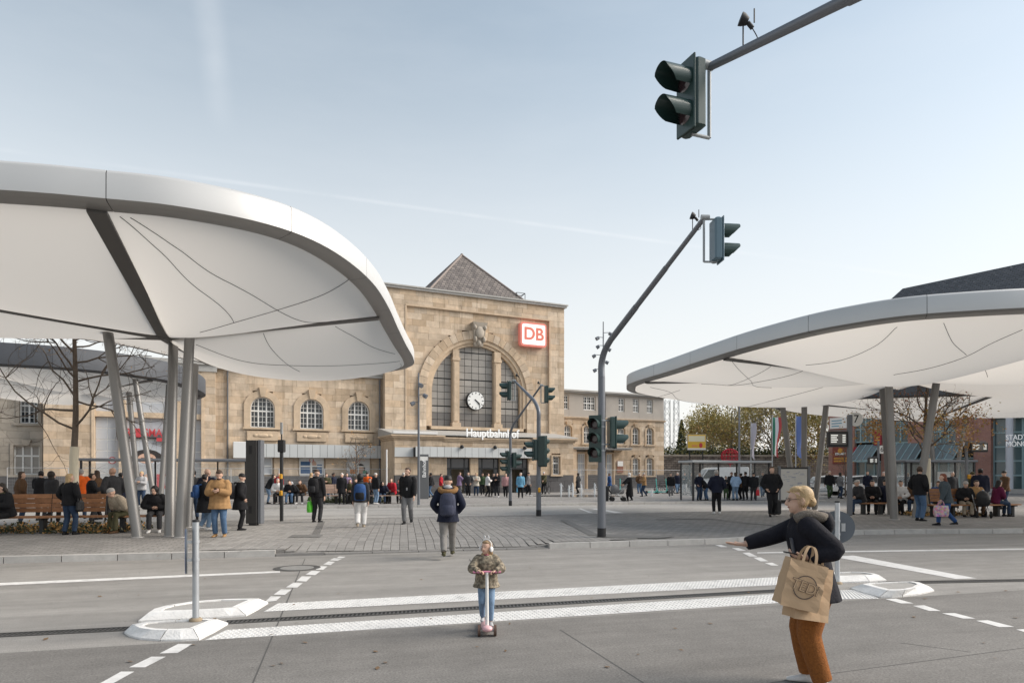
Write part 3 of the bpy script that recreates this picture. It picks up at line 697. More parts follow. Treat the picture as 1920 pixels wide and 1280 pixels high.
# --- window builder for the wings
def window(a0, a1, z0, z1, y, arch=0.0, cols=3, rows=(0.5,), sub=(2, 3), surround=.22, mat_s=None, key=True, sill=True, glass=None):
    w = a1-a0; ac = (a0+a1)/2; zs = z1-arch
    def outline(x0, x1, zb, zt, ar):
        pts = [(x0, zb), (x1, zb)]; n = 10 if ar > 0 else 1
        if ar <= 0: return pts+[(x1, zt), (x0, zt)]
        hw = (x1-x0)/2; rr = (hw*hw+ar*ar)/(2*ar); czz = zt-rr; th = math.asin(min(1, hw/rr))
        if ar >= hw: th = math.pi/2
        for k in range(n+1): t = th-2*th*k/n; pts.append(((x0+x1)/2+rr*math.sin(t), czz+rr*math.cos(t)))
        return pts
    O = outline(a0, a1, z0, z1, arch); I = outline(a0+.09, a1-.09, z0+.09, z1-.09, arch*.93 if arch else 0)
    mb = MB(); n = len(O)
    mb.add([(x, y, z) for x, z in O]+[(x, y, z) for x, z in I]+[(x, y+.1, z) for x, z in I], [(i, (i+1) % n, n+(i+1) % n, n+i) for i in range(n)]+[(n+i, n+(i+1) % n, 2*n+(i+1) % n, 2*n+i) for i in range(n)])
    def topz(x):
        if arch <= 0: return z1-.05
        hw = w/2; rr = (hw*hw+arch*arch)/(2*arch); d = rr*rr-(x-ac)**2; return z1-rr+math.sqrt(max(0, d))-.05
    for i in range(1, cols): x = a0+w*i/cols; mb.box((x-.05, y-.01, z0+.05), (x+.05, y+.06, topz(x)))
    rz_ = [z0+(z1-z0)*r for r in rows]
    for z in rz_: mb.box((a0+.05, y-.015, z-.06), (a1-.05, y+.06, z+.06))
    lev = [z0]+rz_+[z1]
    for i in range(cols):
        for k in range(1, sub[0]): x = a0+w*(i+k/sub[0])/cols; mb.box((x-.018, y+.015, z0+.05), (x+.018, y+.05, topz(x)))
    for lo, hi in zip(lev, lev[1:]):
        for k in range(1, sub[1]):
            z = lo+(hi-lo)*k/sub[1]; xx = w/2-.06
            if arch > 0 and z > zs:
                rr = ((w/2)**2+arch**2)/(2*arch); xx = min(xx, math.sqrt(max(0.01, rr*rr-(z-(z1-rr))**2))-.06)
            if xx > .1: mb.box((ac-xx, y+.015, z-.018), (ac+xx, y+.05, z+.018))
    wo = mb.build('window', m_winwhite, station)
    MB().add([(x, y+.055, z) for x, z in O], [tuple(range(n))]).build('pane', glass or m_glass, wo)
    if surround:
        ms = mat_s or m_sandtrim; S = outline(a0-surround, a1+surround, z0, z1+surround, arch*1.0+(surround*.4 if arch else 0)); mb = MB()
        mb.add([(x, y-.34, z) for x, z in S]+[(x, y-.34, z) for x, z in O]+[(x, y+.05, z) for x, z in O]+[(x, y-.2, z) for x, z in S],
               [(i, (i+1) % n, n+(i+1) % n, n+i) for i in range(1, n)]+[(n+i, n+(i+1) % n, 2*n+(i+1) % n, 2*n+i) for i in range(n)]+[(3*n+i, 3*n+(i+1) % n, (i+1) % n, i) for i in range(1, n)])
        if sill: mb.box((a0-surround-.1, y-.42, z0-.16), (a1+surround+.1, y+.02, z0))
        if key: mb.loft([[(ac-.16, y-.42, z1-.02), (ac+.16, y-.42, z1-.02), (ac+.16, y-.1, z1-.02), (ac-.16, y-.1, z1-.02)], [(ac-.3, y-.5, z1+.75*max(.5, surround*2)), (ac+.3, y-.5, z1+.75*max(.5, surround*2)), (ac+.3, y-.1, z1+.75*max(.5, surround*2)), (ac-.3, y-.1, z1+.75*max(.5, surround*2))]], False)
        mb.build('surround', ms, wo)
    return wo
def rect_hole(a0, a1, z0, z1, m=.1): return lambda z: (a0-m, a1+m) if z0 < z < z1+m else None
# --- left wing
LW = [(-10.70, -8.84), (-6.87, -4.97), (-2.93, -1.08)]
LL = [(-10.5, -9.0), (-6.9, -4.9), (-3.0, -1.0)]
box_part('wing_wall', (-13.3, 1.32, 0), (0, 12, 10.0), m_sandtrim)
add_bulk(courses(-13.3, -.01, 1.6, 10.0, .53, 1.15, [arch_hole(1.35, (a+b)/2, 7.05, 5.3) for a, b in LW]+[rect_hole(a, b, 1.6, 3.3) for a, b in LL]), 1.0)
add_bulk(courses(-13.3, -.01, 0.0, 1.6, .53, 1.3), .92, 'd')
for a, b in LW:
    window(a, b, 5.5, 7.98, 1.25, arch=.92, cols=3, rows=(.54,), sub=(2, 3), surround=.5, mat_s=m_sandtrim)
    MB().box((a-.25, .86, 4.45), (b+.25, 1.1, 5.2)).ell(((a+b)/2, .86, 4.85), (.5, .07, .16)).ell(((a+b)/2-.55, .86, 4.85), (.2, .06, .12)).ell(((a+b)/2+.55, .86, 4.85), (.2, .06, .12)).build('apron_panel', m_sandtrim, station)
for i, (a, b) in enumerate(LL): window(a, b, 1.7, 3.1, 1.25, cols=2, rows=(.5,), sub=(1, 1), surround=0, glass=m_mask)
mb = MB(); mb.box((-13.4, .7, 10.0), (0, 12, 10.25)); mb.box((-13.4, .55, 10.25), (0, 12, 10.4)); mb.build('cornice', m_lead, station)
uv_roof('roof', [[(-26, 1, 10.4), (0, 1, 10.4), (0, 7, 11.4), (-26, 7, 11.4)]], station, m_tile)
MB().tube([(-.22, .86, 0), (-.22, .86, 9.9)], .075, 8).build('downpipe', M('pipe_grey', (.13, .13, .135), .5), station)
MB().tube([(-12.4, .88, 0), (-12.4, .88, 9.9)], .07, 8).build('downpipe', _mats['pipe_grey'], station)
for i in range(18):
    a = -10.75+i*.6; MB().box((a+.012, .42, 3.1), (a+.588, .47, 4.18)).build('fascia_panel', m_fasc, station)
box_part('fascia_core', (-10.75, .48, 3.12), (.05, .98, 4.14), m_darkmetal)
MB().rbox((-11.4, .55, 3.65), (1.25, .4, 1.3), .03).build('sign_box', M('sign_box_white', (.66, .67, .67), .4), station)
# posters on the ground-floor panes
m_pr = M('poster_red', (.55, .05, .06), .5); m_pw = M('poster_white', (.7, .7, .7), .5); m_pb = M('poster_blue', (.05, .12, .25), .5); m_pk = M('poster_dark', (.04, .035, .035), .5); m_ps = M('poster_skin', (.62, .40, .30), .5); m_porg = M('poster_orange', (.7, .28, .1), .5); m_pg = M('poster_green', (.16, .35, .25), .5)
def poster(items, y, parent=None):
    """printed sheet: flat shapes a, z, half-width, half-height, material, round"""
    root = None
    for k, (a, z, hw, hh, mt, rd) in enumerate(items):
        n = 20 if rd else 4; pts = [(a+hw*math.cos(2*math.pi*i/n), z+hh*math.sin(2*math.pi*i/n)) for i in range(n)] if rd else [(a-hw, z-hh), (a+hw, z-hh), (a+hw, z+hh), (a-hw, z+hh)]
        o = MB().add([(x, y-.004*k, zz) for x, zz in pts], [tuple(range(n))]).build('poster' if root is None else 'print', mt, root or parent or station); root = root or o
    return root
poster([(-5.9, 2.3, .95, .75, m_pw, 0), (-6.4, 2.3, .38, .5, m_pb, 0), (-5.7, 2.55, .2, .3, m_ps, 1), (-5.6, 2.05, .3, .4, m_pk, 0), (-5.9, 2.9, .18, .18, m_pr, 1), (-5.9, 2.9, .13, .13, m_pw, 1), (-5.25, 2.1, .2, .45, m_pb, 0)], 1.28)
poster([(-2.0, 2.3, .9, .75, m_pw, 0), (-1.8, 2.2, .4, .45, m_pk, 1), (-1.75, 2.1, .26, .33, m_ps, 1), (-2.4, 1.95, .3, .25, m_porg, 0), (-2.0, 2.9, .18, .18, m_pr, 1), (-2.0, 2.9, .13, .13, m_pw, 1), (-1.4, 1.85, .2, .2, m_pg, 0)], 1.28)
# --- glazed shop block on the left
box_part('wing_wall', (-24.4, .9, 0), (-13.3, 12, 10.0), m_sandtrim)
add_bulk(courses(-24.4, -13.3, 1.6, 10.0, .53, 1.2, [rect_hole(-21.3, -14.3, 0, 7.95, 0)]), 0.0)
add_bulk(courses(-24.4, -13.3, 0, 1.6, .53, 1.3, [rect_hole(-21.3, -14.3, 0, 7.95, 0)]), 0.0, 'd')
MB().box((-24.5, -.1, 9.6), (-13.2, .9, 10.1)).box((-24.6, -.25, 10.1), (-13.1, 12, 10.4)).build('cornice', m_lead, station)
mb = MB(); mb.box((-21.3, .1, 5.93), (-14.3, .9, 6.32)); mb.box((-19.8, .05, 0), (-19.35, .9, 7.95)); mb.box((-16.1, .05, 0), (-15.65, .9, 7.95)); mb.box((-21.45, -.06, 7.9), (-14.2, .5, 8.15)); mb.box((-21.5, -.05, 0), (-21.3, .5, 7.9)); mb.box((-14.3, -.05, 0), (-14.1, .5, 7.9)); mb.build('pier', m_sandtrim, station)
for x0, x1, nc in ((-21.3, -19.8, 2), (-19.35, -16.1, 4), (-15.65, -14.3, 2)):
    for zb, zt, nr in ((.15, 5.93, 7), (6.32, 7.9, 2)):
        MB().box((x0, .52, zb), (x1, .6, zt)).build('glazing_frame', m_winwhite, station)
        for i in range(nc):
            for j in range(nr):
                a, b = x0+(x1-x0)*i/nc, x0+(x1-x0)*(i+1)/nc; z0, z1 = zb+(zt-zb)*j/nr, zb+(zt-zb)*(j+1)/nr
                MB().box((a+.03, .49, z0+.03), (b-.03, .53, z1-.03)).build('pane', m_mask, station)
shop = MB().box((-19.3, .3, 4.40), (-16.15, .42, 4.48)).build('shop_sign', m_darkmetal, station)
text('shop_letters', 'ROSSMANN', .80, M('shop_red', (.52, .06, .07), .5), shop, (-17.68, .26, 4.8), ext=.05, sx=.80, bold=.012)
MB().loft([[(-18.55+.33*math.cos(2*math.pi*k/24), y, 4.8+.33*math.sin(2*math.pi*k/24)) for k in range(24)] for y in (.16, .22)], False).build('red_disc', _mats['shop_red'], shop)
MB().box((-17.35, .2, 4.2), (-16.2, .26, 4.46)).build('red_strip', _mats['shop_red'], shop)
poster([(-18.0, 3.0, 1.1, .62, m_mask, 0), (-18.0, 3.22, .85, .36, m_pk, 1), (-18.75, 3.0, .25, .32, m_pk, 1), (-17.25, 3.0, .25, .35, m_pk, 1), (-18.0, 2.92, .6, .38, m_ps, 1), (-18.25, 2.95, .14, .02, m_pk, 0), (-17.75, 2.95, .14, .02, m_pk, 0), (-16.5, 3.4, .28, .25, m_porg, 0)], .47)
poster([(-16.75, 1.2, .6, .55, m_pr, 0), (-17.05, 1.25, .1, .35, m_pw, 0), (-16.7, 1.25, .1, .35, m_pw, 0), (-16.4, 1.25, .08, .35, m_pw, 0)], .47)
poster([(-18.1, 1.0, .5, .8, m_mask, 0), (-18.35, 1.1, .18, .7, m_pk, 0), (-18.0, 1.5, .2, .25, m_ps, 1)], .47)
poster([(-20.25, 2.75, .26, .26, m_pr, 1), (-20.25, 2.75, .2, .2, m_pw, 1), (-20.25, 2.75, .12, .06, m_pk, 0), (-20.25, 2.82, .05, .08, m_pk, 0)], .47)
# --- far left wing, in weathered grey stone
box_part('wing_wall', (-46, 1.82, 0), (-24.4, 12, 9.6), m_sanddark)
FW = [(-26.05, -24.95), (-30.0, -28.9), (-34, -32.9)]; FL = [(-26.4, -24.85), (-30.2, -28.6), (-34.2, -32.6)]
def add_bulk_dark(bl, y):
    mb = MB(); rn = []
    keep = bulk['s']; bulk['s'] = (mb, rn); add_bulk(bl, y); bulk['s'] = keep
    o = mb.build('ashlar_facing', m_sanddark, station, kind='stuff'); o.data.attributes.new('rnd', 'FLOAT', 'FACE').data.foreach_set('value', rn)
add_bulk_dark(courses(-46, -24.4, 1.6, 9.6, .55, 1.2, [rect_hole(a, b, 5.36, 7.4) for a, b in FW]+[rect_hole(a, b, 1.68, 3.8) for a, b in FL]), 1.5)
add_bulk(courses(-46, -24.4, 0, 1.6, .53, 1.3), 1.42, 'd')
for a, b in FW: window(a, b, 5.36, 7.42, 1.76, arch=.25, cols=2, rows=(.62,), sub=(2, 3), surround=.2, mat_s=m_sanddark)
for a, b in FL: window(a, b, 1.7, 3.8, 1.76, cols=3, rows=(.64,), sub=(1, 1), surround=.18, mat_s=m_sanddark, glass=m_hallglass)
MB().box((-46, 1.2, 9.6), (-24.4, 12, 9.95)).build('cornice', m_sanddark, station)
# --- entrance vestibule
VY = -4.0
doors = [(4.16, 6.25), (6.98, 8.97), (9.63, 11.75)]
dh = [rect_hole(a, b, -.1, 3.12, 0) for a, b in doors]
add_bulk(courses(-.28, 16.3, 1.66, 4.55, .48, 1.1, dh+[rect_hole(14.1, 14.9, 1.66, 3.35, .05)]), VY)
add_bulk(courses(-.28, 16.3, 0, 1.66, .55, 1.2, dh), VY-.06, 'd')
mb = MB(); E0 = [-.27]+[q for d_ in doors for q in d_]+[16.29]
for s, e in zip(E0[::2], E0[1::2]): mb.box((s, VY+.3, 0), (e, VY+.62, 4.55))
mb.box((4.16, VY+.3, 3.12), (11.75, VY+.62, 4.55)); mb.box((-.27, VY+.5, 0), (0, 0.3, 4.55)); mb.box((16.0, VY+.5, 0), (16.29, 0.3, 4.55)); mb.build('vestibule_wall', m_sandtrim, station)
box_part('vestibule_ceiling', (-.2, VY+.6, 4.3), (16.2, .3, 4.5), m_winwhite)
box_part('vestibule_back', (.2, -.35, 0), (16, -.05, 4.3), M('beige_plaster', (.62, .55, .43), .8))
mb = MB()
for z0, z1, o_ in ((4.55, 4.68, .12), (4.68, 4.80, .25), (4.80, 4.92, .36)):
    mb.box((-.28-o_, VY-o_, z0), (3.9, 0, z1)); mb.box((12.0, VY-o_, z0), (16.3+o_, 0, z1)); mb.box((3.9, VY-o_*.6, z0-.12), (12.0, 0, z1-.12))
mb.build('cornice', m_sandtrim, station)
mb = MB(); mb.loft([[(-.55, VY-.3, 4.93), (16.6, VY-.3, 4.93), (16.6, VY-.3, 5.0), (-.55, VY-.3, 5.0)], [(-.55, .2, 4.93), (16.6, .2, 4.93), (16.6, .2, 5.65), (-.55, .2, 5.65)]], False); mb.build('vestibule_roof', m_lead, station)
MB().box((-.5, VY-.4, 4.99), (3.2, VY-.2, 5.18)).build('roof_edge', M('white_strip', (.72, .71, .69), .5), station)
for i in range(18):
    a = 1.27+i*.61; MB().box((a+.012, VY-.62, 3.14), (a+.598, VY-.57, 3.96)).build('fascia_panel', m_fasc, station)
box_part('fascia_core', (1.27, VY-.56, 3.16), (12.25, VY-.07, 3.93), m_darkmetal)
MB().box((-.3, VY-.1, 3.14), (1.25, VY-.05, 3.9)).build('fascia_panel', m_fasc, station)
for a, b in doors:
    mb = MB(); y = VY+.25; xm = (a+b)/2
    for x in (a+.04, a+.45, b-.45, b-.04): mb.box((x-.035, y, 0.13), (x+.035, y+.08, 3.1))
    mb.box((a, y-.01, 2.15), (b, y+.09, 2.28)); mb.box((a, y-.01, 3.02), (b, y+.09, 3.12)); d = mb.build('door', m_darkmetal, station)
    MB().add([(a, y+.04, 2.28), (b, y+.04, 2.28), (b, y+.04, 3.02), (a, y+.04, 3.02)], [(0, 1, 2, 3)]).build('pane', M('transom_glass', (.10, .10, .105), .12, spec=.5), d)
    for x0, x1 in ((a+.08, a+.42), (b-.42, b-.08)): MB().box((x0, y+.03, .2), (x1, y+.05, 2.15)).build('pane', m_glass, d)
for a in (5.2, 8.2, 11.0): MB().ell((a, VY-.75, 4.0), (.16, .22, .16)).tube([(a, VY-.6, 3.95), (a, VY-.75, 4.0)], .04, 6).build('floodlight', m_darkmetal, station)
window(14.1, 14.9, 1.72, 3.34, VY+.22, cols=1, rows=(.62,), sub=(3, 2), surround=.12, key=False)
ltr = text('sign_letters', 'Hauptbahnhof', 1.0, M('letter_white', (.86, .86, .85), .4, emit=.12), station, (8.2, VY-.25, 5.18), ext=.06, sx=.86, bold=.008)
MB().box((5.9, VY-.2, 4.78), (10.6, VY-.14, 4.84)).build('letter_rail', m_lead, station)
# --- right wing
RW0, RW1, RY = 17.64, 32.72, 4.0
box_part('wing_wall', (RW0, RY+.32, 0), (RW1-.01, RY+11, 10.2), m_render)
top_w = [(19.3, 20.55, 1), (22.3, 23.8, 3), (26.7, 27.5, 2), (28.57, 29.4, 2), (30.42, 31.26, 2)]
mid_w = [(19.9, 20.85), (22.25, 23.2), (26.55, 27.5), (28.45, 29.4), (30.32, 31.27)]
low_w = [(28.45, 29.4), (30.32, 31.27)]; drs = [(21.5, 22.6), (25.1, 26.0)]
rwh = [rect_hole(a, b, 5.0, 6.85) for a, b in mid_w]+[rect_hole(a, b, 1.6, 3.55) for a, b in low_w]+[rect_hole(a, b, 0, 3.95) for a, b in drs]
add_bulk(courses(RW0, RW1, 1.66, 7.5, .53, 1.15, rwh), RY)
add_bulk(courses(RW0, RW1, 0, 1.66, .55, 1.3, [rect_hole(a, b, 0, 3.95) for a, b in drs]), RY-.06, 'd')
mb = MB(); segs = [RW0]+[q for a, b, n in top_w for q in (a, b)]+[RW1]
for s, e in zip(segs[::2], segs[1::2]): mb.box((s, RY+.05, 7.7), (e, RY+.31, 10.2))
for a, b, n in top_w: mb.box((a, RY+.06, 7.7), (b, RY+.31, 8.48)); mb.box((a, RY+.06, 9.95), (b, RY+.31, 10.2))
mb.build('upper_storey', m_render, station)
MB().box((RW0, RY-.1, 7.5), (RW1+.1, RY+.32, 7.62)).box((RW0, RY-.18, 7.62), (RW1+.18, RY+.32, 7.7)).build('string_course', m_sandtrim, station)
MB().box((RW0, RY-.25, 10.2), (RW1+.25, RY+11, 10.34)).box((RW0, RY-.4, 10.34), (RW1+.4, RY+11, 10.5)).build('cornice', m_lead, station)
for a, b, n in top_w: window(a, b, 8.5, 9.93, RY+.22, cols=max(2, n), rows=(.5,), sub=(2, 2), surround=0)
for a, b in mid_w: window(a, b, 5.0, 6.83, RY+.26, arch=.28, cols=2, rows=(.62,), sub=(2, 3), surround=.2)
for a, b in low_w: window(a, b, 1.6, 3.52, RY+.26, arch=.2, cols=2, rows=(.66,), sub=(3, 2), surround=.2)
for a, b in drs: window(a, b, .2, 3.92, RY+.26, cols=1, rows=(.40, .72), sub=(4, 1), surround=.15, key=False, sill=False, glass=m_mask)
MB().box((19.6, RY-1.6, 4.3), (27.2, RY+.2, 4.44)).box((19.5, RY-1.7, 4.44), (27.3, RY+.2, 4.52)).build('canopy_roof', m_lead, station)
box_part('link_wall', (17.64, RY-1.4, 0), (20.6, RY+.2, 4.3), m_sandtrim)
MB().box((25.2+1.2, RY-.12, 1.9), (25.2+2.0, RY-.05, 3.2)).build('notice', M('notice_brown', (.28, .13, .09), .5), station)
MB().box((25.2+1.25, RY-.14, 2.6), (25.2+1.95, RY-.12, 3.15)).build('notice', m_winwhite, station)
MB().tube([(24.9, RY-.1, 0), (24.9, RY-.1, 10.1)], .07, 8).build('downpipe', _mats['pipe_grey'], station)
# bulk stonework
for key, mt in (('s', m_sand), ('d', m_plinth)):
    o = bulk[key][0].build('ashlar_facing', mt, station, kind='stuff'); o.data.attributes.new('rnd', 'FLOAT', 'FACE').data.foreach_set('value', bulk[key][1])
# ------------------------------------------------------------------ membrane canopies
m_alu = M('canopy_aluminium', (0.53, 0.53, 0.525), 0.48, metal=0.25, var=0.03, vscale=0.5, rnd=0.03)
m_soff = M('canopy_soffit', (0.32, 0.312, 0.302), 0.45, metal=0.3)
m_beam = M('canopy_beam', (0.12, 0.115, 0.11), 0.5, metal=0.3)
m_alu_shaded = M('canopy_shaded', (0.06, 0.065, 0.075), 0.6, metal=0.0, rnd=0.05)  # darkened copy of the rim metal, for rims on the shade side
m_cable = M('canopy_cable', (0.05, 0.05, 0.05), 0.6)
m_column = M('column_steel', (0.22, 0.213, 0.205), 0.42, metal=0.45, var=0.05, vscale=1.2)
def membrane_mat():
    m = bpy.data.materials.new('membrane'); m.use_nodes = True; N = m.node_tree.nodes; L = m.node_tree.links
    b = N['Principled BSDF']; b.inputs['Base Color'].default_value = (.80, .77, .725, 1); b.inputs['Roughness'].default_value = .65
    tr = N.new('ShaderNodeBsdfTranslucent'); tr.inputs['Color'].default_value = (.82, .78, .73, 1)
    mx = N.new('ShaderNodeMixShader'); mx.inputs[0].default_value = .36
    L.new(b.outputs[0], mx.inputs[1]); L.new(tr.outputs[0], mx.inputs[2]); L.new(mx.outputs[0], N['Material Output'].inputs[0])
    return m
m_memb = membrane_mat()
def canopy(label, outline, zt, hub, beams, cables=(), band=.47, bulge=1.0, panel=3.0, mats=None, phase=0.0, loc_label=None):
    """outline: plan points; hub: (x, y, z); beams: plan directions (end points near the rim)"""
    mal, mso = mats or (m_alu, m_soff)
    out = catmull([(p[0], p[1], 0) for p in outline], 14, True)
    ar = sum(a.x*b.y-b.x*a.y for a, b in zip(out, out[1:]+out[:1]))
    if ar < 0: out.reverse()
    out = resample(out+[out[0]], 0.25)[:-1]; n = len(out)
    nor = []
    for i in range(n):
        t = out[(i+1) % n]-out[i-1]; nor.append(Vector((t.y, -t.x, 0)).normalized())
    for _ in range(6): nor = [((nor[i-1]+nor[i]*2+nor[(i+1) % n])).normalized() for i in range(n)]
    hx = Vector(hub); root = empty('canopy', (hx.x, hx.y, 0), 0, label, 'canopy', 'membrane canopies of the bus station')
    O = Vector((hx.x, hx.y, 0))
    zb = zt-band; W = .40
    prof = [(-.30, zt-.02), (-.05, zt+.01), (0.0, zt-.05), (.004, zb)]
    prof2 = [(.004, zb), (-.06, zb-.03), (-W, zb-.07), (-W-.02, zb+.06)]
    m_p = max(4, int(round(n*.25/panel))); cuts = [int((k+phase)*n/m_p) for k in range(m_p+1)]
    for s, e in zip(cuts, cuts[1:]):
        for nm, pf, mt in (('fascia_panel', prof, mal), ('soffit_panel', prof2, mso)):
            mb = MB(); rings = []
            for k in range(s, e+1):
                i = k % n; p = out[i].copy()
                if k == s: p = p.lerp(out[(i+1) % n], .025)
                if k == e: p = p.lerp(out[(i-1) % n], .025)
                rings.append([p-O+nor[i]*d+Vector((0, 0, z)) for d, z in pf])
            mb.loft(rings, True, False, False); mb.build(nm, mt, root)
    mb = MB(); rings = [[out[i]-O+nor[i]*d+Vector((0, 0, z)) for d, z in ((-.03, zt-.04), (-.03, zb-.0), (-W, zb-.045), (-.3, zt-.04))] for i in list(range(n))+[0]]
    mb.loft(rings, True, False); mb.build('rim_core', m_cable, root)
    # membrane bays
    inner = [out[i]-nor[i]*(W-.02) for i in range(n)]; ze = zb-.055
    bi = []
    for b in beams:
        bv = Vector((b[0], b[1], 0)); bi.append(min(range(n), key=lambda i: (inner[i]-bv).length))
    bi.sort(); bays = []
    for a, b in zip(bi, bi[1:]+[bi[0]+n]):
        NT = max(12, (b-a)//2); NR = 22
        arc = [inner[int(round(a+(b-a)*k/NT)) % n] for k in range(NT+1)]
        chord = (arc[0]-arc[-1]).length
        def pt(t, r, arc=arc, NT=NT, ch=chord):
            f = t*NT; i = min(NT-1, int(f)); p = arc[i].lerp(arc[i+1], f-i)
            q = Vector((hx.x, hx.y, 0)).lerp(p, r)
            sag = (bulge(arc[NT//2]) if callable(bulge) else bulge)*min(1.25, ch/9.0)
            z = hx.z+(ze-hx.z)*r-sag*(4*t*(1-t))**.72*(math.sin(math.pi*min(1, max(0, r))**.9))**.8
            return Vector((q.x, q.y, z))
        bays.append(pt); mb = MB()
        mb.loft([[pt(t/NT, r/NR)-O for r in range(NR+1)] for t in range(NT+1)], True, False, False)
        mb.build('membrane', m_memb, root)
    for i in bi:
        mb = MB(); p = inner[i]; h0 = Vector((hx.x, hx.y, hx.z-.06)); e = Vector((p.x, p.y, ze-.03)); mb.beam(h0-O, e-O, .30, .06); mb.build('beam', m_beam, root)
    def seen(v): return (-9999, 0) if v.y < 2 else (960+FPX*v.x/v.y, HY-FPX*(v.z-CH)/v.y)
    grids = [[(t, r, seen(pt(t, r))) for t in [k/60 for k in range(61)] for r in [k/50 for k in range(51)]] for pt in bays]
    for path in cables:      # cables surveyed from the photograph, laid on the bay they run over
        best = None
        for b_, g_ in enumerate(grids):
            pr = [min(g_, key=lambda e: (e[2][0]-q[0])**2+(e[2][1]-q[1])**2) for q in path]; er = sum(math.hypot(e[2][0]-q[0], e[2][1]-q[1]) for e, q in zip(pr, path))
            if best is None or er < best[0]: best = (er, b_, pr)
        pt = bays[best[1]]; pp = catmull([(e[0], e[1], 0) for e in best[2]], 8)
        pth = [pt(min(1, max(0, q.x)), min(1, max(0, q.y)))-O-Vector((0, 0, .02)) for q in pp]
        mb = MB(); mb.tube(pth, .0075, 5); mb.build('cable', m_cable, root)
    return root, bays
def column(root, p0, p1, r=.125):
    O = Vector((root.location.x, root.location.y, 0)); mb = MB(); p0, p1 = Vector(p0)-O, Vector(p1)-O
    mb.tube([p0, p0.lerp(p1, .5), p1], r, 20); c = mb.build('column', m_column, root)
    MB().lathe([(r*1.25, 0), (r*1.25, .02), (r*1.02, .03)], p0, 20).build('base_ring', m_soff, c)
LO = [(-8.03,10.71),(-6.64,11.03),(-5.59,11.35),(-4.51,12.04),(-3.85,12.9),(-3.45,14.2),(-3.25,16.0),(-3.3,18.2),(-3.48,20.8),(-3.65,23.5),(-3.8,26.3),(-4.1,28.0),(-5.0,29.3),(-6.8,30.0),(-9.5,29.7),(-11.8,28.2),(-12.9,25.8),(-13.6,23.3),(-15.4,21.6),(-19,20.6),(-23,19.6),(-26,17),(-25.5,13),(-21,10.6),(-16,9.9),(-12,10.1)]
can_l, lb = canopy('large front-left membrane canopy with broad aluminium rim on four leaning columns', LO, 6.65, (-9.2, 18.1, 5.38),
    [(-7.0, 11.3), (-3.7, 19.2), (-12.4, 27.3), (-15.0, 21.6), (-18.5, 10.5)],
    cables=[[(228, 404), (300, 472), (370, 540), (440, 603)], [(242, 404), (330, 465), (420, 525), (520, 583), (580, 601), (640, 604)], [(658, 519), (600, 555), (520, 583), (440, 603), (375, 620)],
            [(365, 646), (450, 672), (540, 683), (620, 686), (690, 683), (750, 675)], [(490, 620), (510, 650), (540, 683), (562, 694)], [(632, 610), (660, 632), (700, 650), (742, 662)], [(752, 680), (690, 700), (640, 711)], [(0, 621), (80, 626), (180, 628)]], phase=.55, bulge=lambda c: .20 if c.x < -9 else (.42 if c.y < 20 else .62))
for b_, t_ in (((258, 1007), (203, 628, 17.6)), ((318, 1005), (325, 645, 18.8)), ((337, 1007), (356, 622, 17.9)), ((352, 988), (364, 690, 21.3))):
    p = G(*b_, Z1); q = D(*t_); column(can_l, p, q+(q-p).normalized()*.12)
RO = [(5.24,31.2),(5.3,29.6),(6.0,26.9),(6.72,23.9),(7.37,21.5),(8.2,19.4),(8.96,18.2),(9.95,17.25),(11.5,16.65),(13.2,16.3),(17,15.8),(22,15.8),(28,17.5),(31.5,21),(31,25.5),(27,28.3),(22,28.2),(18.6,27.2),(17.0,28.0),(17.2,30.5),(16.2,33.3),(12.8,35.2),(8.6,35.2),(6.0,33.6)]
can_r, rb = canopy('large front-right membrane canopy with pale rim sloping towards the station', RO, 6.2, (14.0, 24.6, 5.22),
    [(7.0, 23.2), (17.2, 16.2), (5.7, 29.2), (16.6, 31.5), (18.4, 27.3), (29, 20)],
    cables=[[(1690, 608), (1640, 648), (1580, 674), (1510, 684)], [(1763, 602), (1790, 640), (1810, 664)], [(1915, 618), (1860, 645), (1808, 666), (1745, 687), (1680, 700)],
            [(1371, 676), (1402, 707), (1425, 730), (1445, 742)], [(1445, 682), (1400, 708), (1355, 724), (1315, 729)], [(1505, 694), (1450, 708), (1410, 717), (1355, 724)], [(1218, 723), (1260, 739), (1320, 755)], [(1276, 729), (1258, 740), (1232, 746)], [(1580, 704), (1540, 728), (1490, 742)], [(1840, 680), (1852, 708)]], phase=.2, bulge=.66)
for b_, t_ in (((1677, 974), (1666, 704, 24.0)), ((1671, 966), (1655, 717, 25.6)), ((1716, 972), (1757, 708, 24.3))):
    p = G(*b_, Z1); q = D(*t_); column(can_r, p, q+(q-p).normalized()*.12)
for bx_, tx in ((1491, 1465), (1508, 1508), (1527, 1551)):
    p = D(bx_, 0, 30.3); p.z = Z1; q = D(tx, 742, 30.0); column(can_r, p, q+(q-p).normalized()*.2, .12)
# canopies further back, the shade on their rims put into the colour
m_dk = (m_alu_shaded, m_alu_shaded)
BL = [(-17.6,31.8),(-16.9,34.2),(-17.3,38),(-18.5,41),(-20.5,42.5),(-25,41.5),(-30,38),(-33,33),(-31,28.5),(-25,27.6),(-20.5,29.0),(-18.6,30.4)]
can_b, bb_ = canopy('membrane canopy, rim coloured as shaded, behind the bare tree on the left', BL, 7.25, (-21.0, 33.6, 5.85), [(-17.3, 33), (-18, 40), (-23, 42), (-30, 35), (-24, 28)], mats=m_dk, band=.9, bulge=.55,
    cables=[])
for b_, t_ in (((292, 945), (250, 688, 32.5)), ((262, 943), (238, 695, 34)), ((300, 941), (318, 700, 34.5))):
    Y = 32.6 if t_[2] < 33 else 34; p = D(b_[0], 0, Y); p.z = Z1*.0+.004; q = D(*t_); column(can_b, p, q+(q-p).normalized()*.2)
